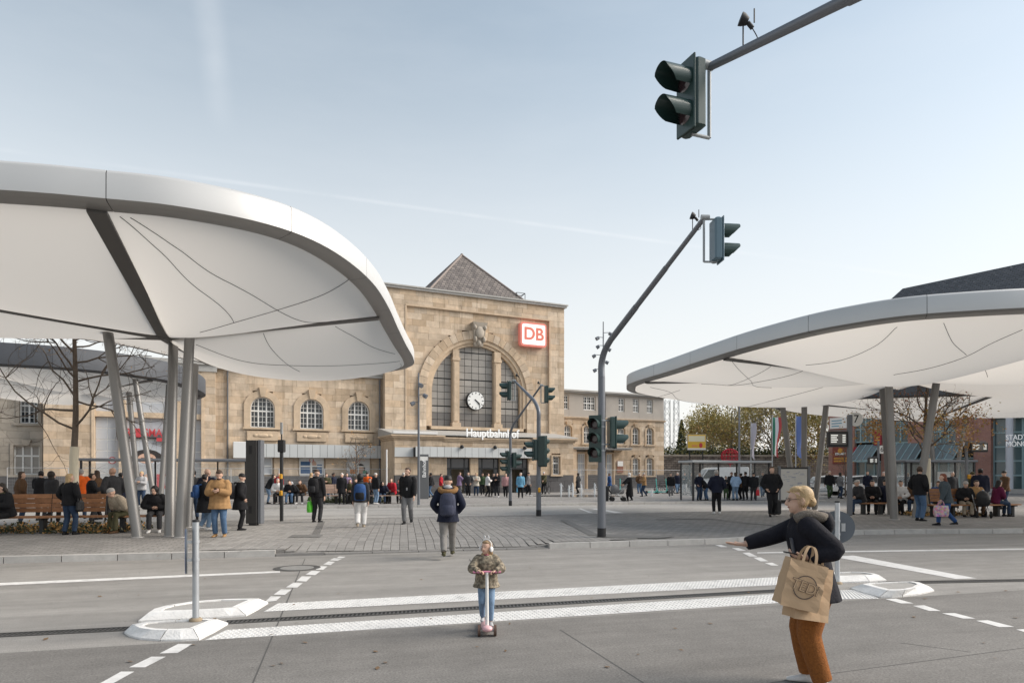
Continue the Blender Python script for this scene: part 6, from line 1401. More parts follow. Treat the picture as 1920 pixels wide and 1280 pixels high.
def limb(a, el, wr, rads):
    """softly bent limb: points and radii; rads at a, a-mid, elbow, lower mid, end"""
    m_ = (a.lerp(el, .8)+el.lerp(wr, .2))*.5; e2 = el.lerp(m_, .35)
    pts = catmull([a, a.lerp(el, .5), e2, el.lerp(wr, .5), wr], 4); n = len(pts)-1; out = []
    for i in range(n+1):
        f = i/n*4; k = min(3, int(f)); out.append(rads[k]+(rads[k+1]-rads[k])*(f-k))
    return pts, out
def person(label, pos, head, h=1.72, pose='stand', arms='down', top='black', legs='jeans', hair='brown', shoes='black', skin=0, style='short', coat=.0, bulk=1.0, lean=0.0, yaw=0.0, pitch=0.0, fem=False, seed=0, vox=None, hood=None, seat=.47, stride=.14, scarf=None, armsR=None, legw=1.0, extra=None, hands=None, nofeet=False, hs=1.06, group='people on the square'):
    rr = random.Random(seed*7+int(pos[0]*31)+int(pos[1]*17)); root = empty('person', pos, R(head), label, 'person', group)
    dist = Vector((pos[0], pos[1], 0)).length; vx = vox or (.0125 if dist < 18 else (.016 if dist < 26 else .021)); px = Vector((1, 0, 0))
    if dist > 17:
        q_ = random.Random(label); yaw += q_.uniform(-38, 38); pitch += q_.uniform(-12, 4); lean += q_.uniform(-1, 5); bulk *= q_.uniform(.9, 1.06); h *= q_.uniform(.96, 1.04)
        if pose == 'stand' and q_.random() < .3: pose = q_.choice(('walk', 'walkl')); stride = q_.uniform(.04, .09)
    S = h; V3 = lambda x, y, z: Vector((x*S, y*S, z*S)); f = V3(0, 1, 0)
    # pelvis and legs
    sitting = pose in _sit
    if sitting: pel = Vector((0, 0, seat+.085*S*.6))
    else: pel = V3(0, 0, .531)
    feet = {}
    if pose == 'stand': j = rr.uniform(-.03, .03); feet = {1: V3(.062+rr.uniform(0, .015), j, .042), -1: V3(-.062-rr.uniform(0, .015), -j, .042)}
    elif pose == 'walk': feet = {1: V3(.05, stride, .045), -1: V3(-.045, -stride*1.05, .07)}; pel.z -= stride*.10*S
    elif pose == 'walkl': feet = {-1: V3(-.05, stride, .045), 1: V3(.045, -stride*1.05, .07)}; pel.z -= stride*.10*S
    else: k_ = rr.uniform(-.03, .04); feet = {1: V3(.075, .245+k_, .042), -1: V3(-.075, .235-k_, .042)}
    la = R(lean+(4 if sitting else 0)); up = Vector((0, math.sin(la), math.cos(la))); fw = Vector((0, math.cos(la), -math.sin(la)))
    at_ = lambda s, x=0., y=0.: pel+up*(s*S)+px*(x*S)+fw*(y*S)
    chest, neck = at_(.225), at_(.325); sh = {s: at_(.287, s*(.098 if fem else .108), -.005) for s in (1, -1)}
    # head
    hy, hp = R(yaw), R(pitch); Q = S*hs; hc = neck+up*(.035*S)+Vector((0, .012*S, .055*S*hs))+fw*(.02*S if lean > 20 else 0)
    HR = Matrix.Rotation(hy, 3, 'Z') @ Matrix.Rotation(hp, 3, 'X'); hd = lambda x, y, z: hc+HR @ (V3(x, y, z)*hs)
    b = MB()
    # --- body surface
    tor = [(-.035, .085, .060), (.0, .094, .066), (.06, .083, .060), (.11, .076, .056), (.18, .090, .064), (.245, .098, .066), (.285, .088, .056), (.315, .045, .042), (.33, .032, .035)]
    if fem: tor = [(s, rx*.93, ry) for s, rx, ry in tor]
    b.loft([ring(at_(s), px, fw, rx*S, ry*S) for s, rx, ry in tor], True)
    b.tube([at_(.30), at_(.335)+Vector((0, .004*S, 0)), hc-Vector((0, 0, .03*S))], [.036*S, .031*S, .033*S], 10)
    b.ell(hc+HR @ (V3(0, -.006, .012)*hs), (.0435*Q, .0545*Q, .052*Q), 16, 12, HR); b.ell(hc+HR @ (V3(0, .016, -.022)*hs), (.034*Q, .037*Q, .042*Q), 14, 10, HR); b.ell(hd(0, .036, -.047), (.017*Q, .014*Q, .013*Q), 8, 6, HR)
    b.tube([hd(0, .047, .012), hd(0, .060, -.012)], [.006*Q, .0095*Q], 8); b.ell(hd(0, .0605, -.014), .0085*Q, 8, 6)
    for s in (1, -1): b.ell(hd(s*.044, -.004, -.006), (.007*Q, .015*Q, .021*Q), 8, 6, HR)
    J = {}
    for s in (1, -1):
        hip = pel+px*(s*.05*S)-Vector((0, 0, .01*S)); kn, an = two_bone(hip, feet[s], .245*S, .245*S, (s*.12, 1, .25 if sitting else 0)); J[s] = (hip, kn, an)
        b.tube([hip+Vector((0, 0, .02*S)), hip.lerp(kn, .35), kn, kn.lerp(an, .35), an], [.056*S, .052*S, .034*S, .034*S, .022*S], 10)
    H_ = {}
    for s in (1, -1):
        a = (armsR if (armsR and s == 1) else arms); out = (s*1.0, -.6, -.2)
        if a == 'down': tg = sh[s]+Vector((s*.035*S, .03*S+rr.uniform(-.02, .02)*S, -.335*S))
        elif a == 'swing': tg = sh[s]+Vector((s*.03*S, (.10 if (s == 1) == (pose == 'walkl') else -.10)*S, -.32*S))
        elif a == 'pocket': tg = at_(.03, s*.115, .055); out = (s*1.2, -1, 0)
        elif a == 'phone': tg = at_(.185, s*.028, .165); out = (s*1.0, -.1, -1)
        elif a == 'lap': tg = pel+Vector((s*.035*S, .15*S, .075*S)); out = (s*1, -.2, -.4)
        elif a == 'strap': tg = at_(.225, s*.085, .09); out = (s*.8, -.2, -1)
        elif a == 'face': tg = at_(.29, s*.05, .11); out = (s*.8, .1, -1)
        elif a == 'push': tg = at_(.09, s*.10, .26); out = (s*1, -.3, -.8)
        elif a == 'knees': tg = J[s][1]+Vector((-s*.03*S, -.02*S, .05*S)); out = (s*1, 0, -.3)
        elif isinstance(a, dict): tg = pel+V3(*a[s]) if s in a else sh[s]+Vector((s*.03*S, .03*S, -.33*S)); out = a.get('p%d' % s, out)
        el, wr = two_bone(sh[s], tg, .172*S, .152*S, out); H_[s] = (sh[s], el, wr)
        pts_, rd_ = limb(sh[s], el, wr, [.038*S, .032*S, .026*S, .025*S, .0165*S]); b.tube([sh[s]-px*(s*.02*S)]+pts_, [.036*S]+rd_, 10)
    ext = MB()
    for s in (1, -1):
        d_ = (H_[s][2]-H_[s][1]).normalized(); nv = -px*s; cu = .35
        if hands and s in hands: d_, nv, cu = Vector(hands[s][0]), Vector(hands[s][1]), hands[s][2]
        elif arms in ('phone', 'face') or (armsR and s == 1 and armsR == 'phone'): d_ = (d_+Vector((-s*.5, .1, .3))).normalized(); cu = .75
        sd = 1 if d_.cross(nv).dot(Vector((0, 1, .6))) > 0 else -1
        if hands and s in hands and len(hands[s]) > 3: sd = hands[s][3]
        hand(ext, H_[s][2]-d_*.004*S, d_, nv, sd, S, cu)
    bo = b.build('body', SK[skin], root); bake.append((bo, vx, 3, ext))
    # --- trousers
    t = MB(); lw = legw
    t.loft([ring(at_(s), px, fw, rx*S*1.06, ry*S*1.1) for s, rx, ry in ((-.05, .075, .055), (-.02, .094, .068), (.03, .092, .066), (.075, .084, .061))], True)
    for s in (1, -1):
        hip, kn, an = J[s]; t.tube([hip+Vector((0, 0, .03*S)), hip.lerp(kn, .3), kn, kn.lerp(an, .4), an+Vector((0, -.003*S, .012*S))], [.064*S, .062*S*lw, .046*S*lw, .043*S*lw, .038*S*lw], 12)
    to = t.build('trousers', C(legs), root); bake.append((to, vx*1.05, 12 if dist < 12 else 6, None))
    # --- jacket
    k = bulk*1.12; j = MB(); prof = [(.0, .104, .078), (.06, .100, .075), (.12, .096, .073), (.19, .104, .078), (.25, .108, .078), (.29, .094, .066), (.322, .055, .054), (.338, .048, .050)]
    if fem: prof = [(s, rx*.95, ry) for s, rx, ry in prof]
    rings = []
    if coat > 0 and not sitting:
        for q in range(3, 0, -1): f_ = q/3; rings.append(ring(at_(0)-Vector((0, 0, coat*S*f_)), px, f.normalized(), (.104+.014*f_)*S*k, (.082+.020*f_)*S*k))
    else: rings.append(ring(at_(-.045), px, fw, .102*S*k, .08*S*k))
    rings += [ring(at_(s), px, fw, rx*S*k, ry*S*k) for s, rx, ry in prof]; j.loft(rings, True)
    for s in (1, -1):
        a0, el, wr = H_[s]; w2 = el.lerp(wr, .93); pts_, rd_ = limb(a0+up*(.002*S), el, w2, [.045*S*k, .041*S*k, .037*S*k, .034*S*k, .028*S*k]); j.tube([a0-px*(s*.03*S)]+pts_, [.040*S*k]+rd_, 12)
    if hood: j.ell(at_(.318, 0, -.055), (.07*S, .045*S, .05*S), 14, 10); j.ell(at_(.34, 0, -.02), (.066*S, .055*S, .03*S), 14, 8)
    else: j.tube([at_(.318), at_(.352)+Vector((0, .004*S, 0))], [.052*S, .046*S], 12)
    jo = j.build('jacket', C(top), root); bake.append((jo, vx*.9, 14 if dist < 12 else (10 if dist < 20 else 6), None))
    # --- shoes
    if not nofeet:
        for s in (1, -1):
            an = J[s][2]; yd = Vector((s*.12, 1, 0)).normalized(); xd = Vector((yd.y, -yd.x, 0)); z0 = an.z-.042*S; tl = 0
            c = lambda y, z: Vector((an.x, an.y, 0))+yd*(y*S)+Vector((0, 0, z0+z*S)); n_ = 8
            m_ = MB(); m_.loft([ring(c(-.042, .018), xd, Vector((0, 0, 1)), .014*S, .016*S, 10), ring(c(-.03, .024), xd, Vector((0, 0, 1)), .022*S, .024*S, 10), ring(c(0, .026), xd, Vector((0, 0, 1)), .024*S, .026*S, 10), ring(c(.045, .018), xd, Vector((0, 0, 1)), .026*S, .018*S, 10), ring(c(.085, .013), xd, Vector((0, 0, 1)), .025*S, .013*S, 10), ring(c(.105, .010), xd, Vector((0, 0, 1)), .014*S, .009*S, 10)], True)
            m_.tube([c(-.005, .03), an+Vector((0, 0, .012*S))], [.024*S, .027*S], 10); m_.build('shoe', C(shoes), root)
    # --- hair or headwear
    hm = MB(); hmat = HM(hair) if hair in HC else C(hair)
    if style != 'bald':
        nm = 'hair'
        if style in ('short', 'long', 'bob', 'bun', 'tail'):
            hm.ell(hd(0, -.020, .020), (.0475*Q, .050*Q, .051*Q), 16, 12, HR); hm.ell(hd(0, .006, .050), (.037*Q, .036*Q, .020*Q), 12, 8, HR)
            for s in (1, -1): hm.ell(hd(s*.036, -.012, .0), (.012*Q, .024*Q, .036*Q), 8, 8, HR)
        if style in ('long', 'bob'):
            ln = .17 if style == 'long' else .085
            hm.loft([ring(hd(0, -.022, .03), HR @ px, HR @ Vector((0, 1, 0)), .047*Q, .043*Q, 12), ring(hd(0, -.028, -.02), HR @ px, HR @ Vector((0, 1, 0)), .050*Q, .038*Q, 12), ring(hd(0, -.034, -.06), HR @ px, HR @ Vector((0, 1, 0)), .050*Q, .032*Q, 12), ring(hd(0, -.05, -.05-ln*.6), px, f.normalized(), .046*Q, .022*Q, 12), ring(hd(0, -.055, -.05-ln), px, f.normalized(), .03*Q, .012*Q, 12)], True)
        if style == 'bun': hm.ell(hd(0, -.055, -.012), (.026*Q, .024*Q, .026*Q), 12, 8)
        if style == 'tail': hm.tube([hd(0, -.06, .02), hd(0, -.085, -.02), hd(0, -.08, -.09)], [.016*Q, .018*Q, .008*Q], 8)
        if style in ('beanie', 'cap', 'hoodup', 'scarfhead'):
            nm = {'beanie': 'beanie', 'cap': 'cap', 'hoodup': 'hood', 'scarfhead': 'headscarf'}[style]
            if style == 'beanie': hm.ell(hd(0, -.006, .030), (.049*Q, .057*Q, .047*Q), 16, 10, HR); hm.ell(hd(0, -.006, .022), (.051*Q, .060*Q, .016*Q), 16, 8, HR)
            if style == 'cap': hm.ell(hd(0, -.006, .032), (.048*Q, .056*Q, .038*Q), 16, 10, HR); hm.ell(hd(0, .058, .028), (.034*Q, .034*Q, .006*Q), 12, 6, HR)
            if style == 'hoodup': hm.ell(hd(0, -.020, .010), (.060*Q, .062*Q, .068*Q), 16, 12, HR); hm.ell(hd(0, -.012, -.055), (.058*Q, .052*Q, .04*Q), 14, 8, HR)
            if style == 'scarfhead': hm.ell(hd(0, -.014, .012), (.053*Q, .058*Q, .064*Q), 16, 12, HR); hm.ell(hd(0, -.004, -.065), (.062*Q, .056*Q, .036*Q), 14, 8, HR)
        ho = hm.build(nm, hmat, root); bake.append((ho, min(vx, .013), 2, None))
    # --- face
    if dist < 23:
        for s in (1, -1): e = MB(); e.ell(hd(s*.017, .0455, .006), (.0042*Q, .003*Q, .0026*Q), 8, 6, HR); e.build('eye', M('eye_dark', (.06, .042, .036), .4), root); MB().ell(hd(s*.018, .0460, .0165), (.008*Q, .003*Q, .0014*Q), 8, 5, HR).build('eyebrow', hmat if hair in HC else HM('brown'), root)
        MB().ell(hd(0, .0515, -.030), (.013*Q, .004*Q, .0035*Q), 8, 5, HR).build('mouth', M('lip', (.30, .12, .10), .5), root)
    if scarf: sc = MB(); sc.loft([ring(at_(.300), px, fw, .062*S, .06*S), ring(at_(.325), px, fw, .066*S, .064*S), ring(at_(.35), px, fw, .054*S, .056*S)], True); sc.build('scarf', C(scarf), root)
    if extra: extra(root, dict(S=S, at=at_, hd=hd, H=H_, J=J, sh=sh, pel=pel, px=px, fw=fw, up=up, HR=HR, hc=hc))
    W = Matrix.Translation(Vector(pos)) @ Matrix.Rotation(R(head), 4, 'Z')
    return dict(bulk=bulk, root=root, W=W, S=S, at=at_, H=H_, J=J, hd=hd, sh=sh, pel=pel, up=up, fw=fw)
def beard(c):
    def f(root, k): MB().ell(k['hd'](0, .030, -.044), (.034*k['S'], .030*k['S'], .022*k['S']), 12, 8, k['HR']).build('beard', HM(c), root)
    return f
# --- carried things (each a thing of its own)
def backpack(P, label, col, col2=None, s=1.0, sag=0.0):
    S = P['S']; c = P['W'] @ P['at'](.20-sag, 0, -(.080*P['bulk']+.05*s*1.72/P['S'])); root = empty('backpack', c, math.atan2(P['W'][1][0], P['W'][0][0]), label, 'backpack', 'backpacks worn by people')
    w, d, h = .30*s, .17*s, .44*s; mb = MB()
    mb.loft([[(x*w/2*k, y*d/2*k2-d*.1*0, z) for x, y in ((-.7, -1), (0, -1.12), (.7, -1), (1, -.4), (1, .7), (.7, 1), (-.7, 1), (-1, .7), (-1, -.4))] for k, k2, z in ((.72, .6, -h/2), (.98, .95, -h/2+.03), (1.05, 1.08, -h*.15), (1.0, 1.0, h*.2), (.86, .85, h*.42), (.5, .45, h/2))], True); o = mb.build('bag', C(col), root)
    mb = MB(); mb.loft([[(x*w*.38*k, -d*.52+y*.045*k, z) for x, y in ((-.8, -1), (.8, -1), (1, 0), (.8, 1), (-.8, 1), (-1, 0))] for k, z in ((.8, -h*.44), (1.0, -h*.38), (1.0, -h*.08), (.8, -h*.02))], True); mb.build('pocket', C(col2 or col), root)
    for sx in (-1, 1): MB().tube(catmull([(sx*w*.28, d*.4, h*.42), (sx*w*.36, d*.55+.02, h*.52), (sx*w*.42, d*.9+.06, h*.40)], 5), .018, 6).build('strap', C(col2 or col), root)
    return root
def carried_bag(P, side, label, col, w=.3, h=.34, d=.12, cat='bag', name='shopping_bag', mt=None, drop=.06):
    p = P['W'] @ P['H'][side][2]; root = empty(name, (p.x, p.y, p.z-drop-h-.1), math.atan2(P['W'][1][0], P['W'][0][0])+1.57, label, cat, 'bags carried by people'); mb = MB()
    mb.loft([[(x*w/2*k, y*d/2*k2, z) for x, y in ((-1, -.8), (-.8, -1), (.8, -1), (1, -.8), (1, .8), (.8, 1), (-.8, 1), (-1, .8))] for k, k2, z in ((.86, .9, 0), (.98, 1.05, h*.2), (1, 1, h*.6), (.9, .7, h))], True); mb.build('bag', mt or C(col), root)
    for y in (-.3, .3): MB().tube(catmull([(-w*.22, y*d, h*.96), (-w*.12, y*d*.5, h+.13), (w*.12, y*d*.5, h+.13), (w*.22, y*d, h*.96)], 5), .008, 5).build('handle', mt or C(col), root)
    return root
def phone(P, off=(0, .175, .205)):
    p = P['W'] @ P['at'](off[2], off[0], off[1]); o = MB().rbox((0, 0, 0), (.07, .012, .14), .006).build('phone', m_black, None, p); o.rotation_euler = (R(-55), 0, math.atan2(P['W'][1][0], P['W'][0][0])); return o
def gp_(px, py, z=Z1): return G(px, py, z)
# ===== walkers and waiters in the middle distance
P = person('man walking away in a dark blue parka with brown fur hood trim', gp_(840, 1043, 0.03), 4, 1.66, 'walk', 'pocket', 'navy', 'wgrey', 'black', 'olive', style='beanie', bulk=1.08, coat=.08, stride=.19, hood=True, vox=.011,
    extra=lambda root, k: (MB().tube(catmull([k['at'](.335, .075, .045), k['at'](.325, .098, -.03), k['at'](.30, .07, -.095), k['at'](.295, 0, -.118), k['at'](.30, -.07, -.095), k['at'](.325, -.098, -.03), k['at'](.335, -.075, .045)], 6), .031*k['S'], 10).build('fur_trim', M('fur_brown', (.26, .14, .055), .95, var=.4, vscale=40, bump=1.0, bscale=90), root), MB().ell(k['at'](.345, 0, -.05), (.055*k['S'], .05*k['S'], .035*k['S'])).build('inner_hood', C('lgrey'), root)))
CC['packblue'] = (.05, .055, .085)
backpack(P, 'dark blue-grey rucksack on the man in the fur-trimmed parka', 'packblue', 'packblue', 1.05, .06)
P = person('man in open black jacket and grey trousers walking towards the camera', gp_(765, 982), 176, 1.76, 'walk', 'swing', 'black', 'grey', 'brown', 'black', style='short', bulk=1.05, yaw=-38, stride=.08, vox=.012, extra=lambda root, k: MB().loft([ring(k['at'](-.03, 0, .052), k['px'], k['fw'], .046*k['S'], .036*k['S']), ring(k['at'](.1, 0, .052), k['px'], k['fw'], .05*k['S'], .036*k['S']), ring(k['at'](.24, 0, .056), k['px'], k['fw'], .048*k['S'], .034*k['S']), ring(k['at'](.325, 0, .026), k['px'], k['fw'], .038*k['S'], .034*k['S'])], True).build('sweater', C('lgrey'), root))
P = person('walker in white trousers and black hood with a blue rucksack', gp_(676, 989), 8, 1.58, 'walk', 'down', 'char', 'white', 'black', 'beige', style='hoodup', bulk=1.05, stride=.09, legw=1.25)
backpack(P, 'blue and black sports rucksack on the walker in white trousers', 'blue', 'black', 1.12, .05)
P = person('standing man seen from behind in black hoodie and dark grey trousers', gp_(594, 979), -12, 1.76, 'stand', 'down', 'black', 'char', 'brown', 'black', style='cap', bulk=1.12, hood=True)
backpack(P, 'plain black rucksack on the man holding the green bag', 'black', 'char', 1.1, .02)
carried_bag(P, -1, 'bright green plastic bag held by the man in black', 'green', .30, .36, .14, mt=M('bag_green', (.12, .58, .05), .4))
P = person('bearded man in a tan parka and blue jeans looking at his phone', gp_(412, 1006), 186, 1.70, 'stand', 'phone', 'tan', 'jeans', 'brown', 'tan', style='short', bulk=1.28, coat=.10, pitch=-24, vox=.011, hood=True, extra=beard('dark'))
tag(phone(P), 'black phone held by the man in the tan parka', 'phone')
P = person('woman in long black coat with a blue rucksack beside the columns', gp_(383, 994), -50, 1.62, 'stand', 'pocket', 'black', 'ljeans', 'black', 'white', style='short', coat=.20, bulk=1.2, fem=True, hood=True)
backpack(P, 'bright blue rucksack on the woman in the long black coat', 'blue', 'blue', .85, .02)
P = person('woman in black with pale fur collar behind the tan parka man', gp_(450, 994), -60, 1.62, 'stand', 'pocket', 'black', 'black', 'black', 'black', style='beanie', coat=.16, bulk=1.2, fem=True, scarf='cream')
backpack(P, 'dark grey rucksack on the woman with pale fur collar', 'char', 'black', 1.05, .03)
P = person('bald man mostly hidden behind the group at the columns', gp_(388, 983), 0, 1.72, 'stand', 'pocket', 'navy', 'jeans', 'grey', 'white', style='bald', bulk=1.1)
carried_bag(P, 1, 'red shopping bag at the feet of the waiting group', 'red', .26, .34, .14)
person('person in dark clothes half hidden behind the leaning columns', gp_(363, 974), 40, 1.66, 'stand', 'pocket', 'char', 'djeans', 'dark', 'black', style='short', bulk=1.1)
person('blond woman in a black quilted jacket and dark jeans seen from behind', gp_(130, 1002), -8, 1.64, 'stand', 'pocket', 'black', 'djeans', 'blond', 'black', style='bob', bulk=1.22, fem=True, vox=.011)
q = gp_(130, 1002); o = empty('shoulder_bag', (q.x+.27, q.y+.02, .62+Z1), .2, 'black handbag on the shoulder of the blond woman', 'bag'); MB().rbox((0, 0, .14), (.12, .32, .3), .05).build('bag', m_black, o); MB().tube(catmull([(0, -.12, .28), (-.06, -.05, .72), (-.06, .05, .72), (0, .12, .28)], 6), .012, 6).build('strap', m_black, o)
# bench under the left canopy: sitters
def on(px, Y, z=Z1): q_ = D(px, 0, Y); return Vector((q_.x, q_.y, z))
person('man in a grey-beige jacket bent over on the left bench', on(240, 18.85), 150, 1.74, 'sit', 'lap', 'beige', 'olive', 'grey', 'brown', style='beanie', lean=38, pitch=-22, bulk=1.2, vox=.012)
person('seated person in black hunched on the bench behind the columns', on(293, 19.0), 200, 1.7, 'sit', 'lap', 'black', 'char', 'black', 'white', style='hoodup', lean=26, pitch=-20, bulk=1.25)
person('seated woman in black coat with green scarf at the left edge', on(14, 18.1), 165, 1.62, 'sit', 'phone', 'black', 'black', 'dark', 'black', style='long', lean=10, pitch=-18, bulk=1.25, scarf='olive', fem=True, vox=.012)
person('bald man in a dark grey coat walking behind the bench', on(212, 20.6), 60, 1.75, 'walk', 'pocket', 'char', 'char', 'grey', 'black', style='bald', coat=.12, bulk=1.15, stride=.08, skin=1)
for k, (px_, Y, lb, tp, hr, stl, hd_, bag_) in enumerate(((38, 22.0, 'long-haired person in a dark brown coat behind the bench', 'brown', 'brown', 'long', -40, 0), (76, 23.5, 'person in black jacket left of the painted trunk', 'black', 'black', 'short', 10, 0), (97, 21.8, 'person in dark jacket and hood beside the painted trunk', 'char', 'dark', 'hoodup', -20, 0), (151, 24.5, 'worker in an orange safety jacket behind the tree', 'orange', 'grey', 'short', 30, 0), (172, 22.2, 'dark-haired man in black jacket right of the tree', 'black', 'dark', 'short', -60, 0), (184, 24, 'woman in brown beside the man in black jacket', 'brown', 'brown', 'long', 100, 0), (226, 27, 'person in dark blue jacket behind the leaning column', 'navy', 'black', 'short', -20, 0))):
    person(lb, on(px_, Y), hd_, 1.68+.05*math.sin(k*3), 'stand', ('pocket', 'phone', 'down')[k % 3], tp, ('djeans', 'char', 'black')[k % 3], hr, 'black', skin=(0, 0, 0, 0, 1, 0, 0)[k], style=stl, bulk=1.18, seed=k, coat=(.12, 0, .05)[k % 3])
person('woman in a pale jacket standing behind the columns with a phone', on(266, 33.5), 178, 1.64, 'stand', 'phone', 'lgrey', 'djeans', 'blond', 'white', style='short', fem=True, bulk=1.15, pitch=-12)
# forecourt benches on the left
for k, (px_, Y, ps, lb, tp, lg, hr, stl, hd_, an) in enumerate((
    (502, 37.2, 'stand', 'dark-haired woman bending forward at the pale bench', 'black', 'ljeans', 'dark', 'long', -60, 25), (522, 36.9, 'sit', 'seated person in white jacket at the left pale bench', 'white', 'black', 'grey', 'short', 190, 15), (523, 38.6, 'stand', 'person in a red jacket beside the yellow button post', 'red', 'black', 'grey', 'short', 170, 0),
    (546, 36.9, 'sit', 'seated man in black jacket and blue jeans right of the button post', 'black', 'jeans', 'dark', 'short', 180, 22), (556, 37.1, 'sit', 'seated person in black with grey hood, bent forward', 'black', 'black', 'lgrey', 'hoodup', 160, 35), (567, 37.2, 'sit', 'seated person with brown hair and white shoes', 'brown', 'char', 'brown', 'long', 175, 22),
    (641, 36.4, 'stand', 'white-haired man in long black coat on the forecourt', 'black', 'black', 'white', 'short', 190, 0), (658, 37.2, 'sit', 'seated woman in grey by the sapling', 'olive', 'char', 'dark', 'long', 180, 12), (668, 37.3, 'sit', 'seated person with a red top behind the sapling', 'red', 'black', 'black', 'short', 185, 10), (704, 36.6, 'stand', 'person in black with a white cap near the bench', 'black', 'ljeans', 'white', 'cap', -40, 0),
    (717, 37.4, 'sit', 'seated person in dark blue bending forward', 'navy', 'djeans', 'black', 'hoodup', 190, 35), (737, 37.6, 'sit', 'seated person in red vest and black sleeves', 'red', 'black', 'brown', 'short', 150, 10), (747, 37.9, 'sit', 'seated person in dark grey at the right bench end', 'slate', 'black', 'dark', 'short', 200, 15))):
    person(lb, on(px_, Y), hd_, 1.68, ps, 'lap' if ps == 'sit' else 'down', tp, lg, hr, 'white' if k in (5, 9) else 'black', style=stl, lean=an, bulk=1.15, seed=k+30, coat=.16 if k == 6 else 0)
# in front of the entrance
for k, (px_, py, lb, tp, lg, hr, stl, hd_, an, ps) in enumerate((
    (861, 929, 'person in a lilac and grey coat left of the doors', 'lilac', 'grey', 'brown', 'short', -70, 'push', 'stand'), (878, 932, 'person in dark suit with pale scarf at the left door', 'char', 'black', 'black', 'short', 180, 'pocket', 'stand'), (914, 931, 'person in a white jacket and black trousers at the middle door', 'white', 'black', 'brown', 'short', -80, 'phone', 'stand'), (925, 930, 'left one of two people in black at the middle door', 'black', 'black', 'black', 'short', 200, 'phone', 'stand'), (932, 931.5, 'right one of two people in black, with white shoes', 'black', 'char', 'dark', 'short', 160, 'phone', 'stand'),
    (948, 932, 'woman in a pinkish grey jacket beside the dark mast', 'pink', 'black', 'blond', 'bob', 180, 'down', 'stand'), (976, 933, 'person in a light blue coat right of the dark mast', 'lblue', 'black', 'grey', 'short', 180, 'down', 'stand'), (1020, 926, 'person in olive jacket holding the bicycle', 'olive', 'black', 'white', 'beanie', 150, 'push', 'stand'), (1084, 925, 'person in a long dark coat by the fountain jets', 'char', 'black', 'dark', 'hoodup', 60, 'pocket', 'stand'),
    (1199, 924.5, 'person in a brown jacket and blue jeans near the scooters', 'brown', 'jeans', 'grey', 'beanie', 10, 'pocket', 'stand'), (1270, 925, 'person in dark jacket by the bicycles', 'navy', 'ljeans', 'grey', 'short', 180, 'down', 'walk'), (1284, 927, 'person in light trousers beside the bicycles', 'char', 'white', 'dark', 'short', 150, 'phone', 'stand'), (1298, 928, 'person in brown coat left of the glass shelter', 'brown', 'black', 'blond', 'short', 90, 'down', 'stand'))):
    P = person(lb, gp_(px_, py), hd_, 1.70, ps, an, tp, lg, hr, 'white' if k in (1, 4) else 'black', style=stl, bulk=1.15, seed=k+60, coat=.24 if k == 8 else (.1 if k in (0, 6) else 0), scarf='lgrey' if k == 1 else None)
    if k == 6: carried_bag(P, 1, 'light blue bag held by the person in the light blue coat', 'lblue', .24, .3, .1)
person('woman in long black coat and pale headscarf pushing a pram', gp_(1181, 939), 100, 1.66, 'walk', 'push', 'black', 'black', 'white', 'black', style='scarfhead', coat=.36, bulk=1.2, stride=.06, fem=True)
def pram(name, label, p, rz, c1):
    root = empty(name, p, rz, label, 'pram', 'prams'); mb = MB(); mb.loft([[(x*.38*k, y*.2*k, z) for x, y in ((-1, -1), (1, -1), (1.1, 0), (1, 1), (-1, 1), (-1.1, 0))] for k, z in ((.7, .42), (.95, .5), (1, .68))], True); mb.build('basket', c1, root)
    mb = MB(); mb.ell((-.18, 0, .74), (.26, .22, .26), 12, 8); mb.build('hood', c1, root)
    for x in (-.34, .34):
        for y in (-.22, .22): MB().tube([(x, y-.02, .13), (x, y+.02, .13)], .13, 14, True, False).build('wheel', m_tyre, root)
    mb = MB()
    for y in (-.2, .2): mb.tube([(-.34, y, .13), (.2, y, .62), (.55, y, 1.0)], .014, 6); mb.tube([(.34, y, .13), (-.1, y, .5)], .014, 6)
    mb.tube([(.55, -.2, 1.0), (.55, .2, 1.0)], .018, 6); mb.build('frame', m_galv, root)
q = gp_(1158, 939); pram('pram', 'grey and red pram pushed by the woman in the headscarf', q, 0.05, C('grey')); MB().rbox((q.x-.75, q.y+.4, Z1+.45), (.5, .5, .9), .04).build('litter_bin', m_darkmetal, label='dark box-shaped litter bin left of the pram', cat='bin')
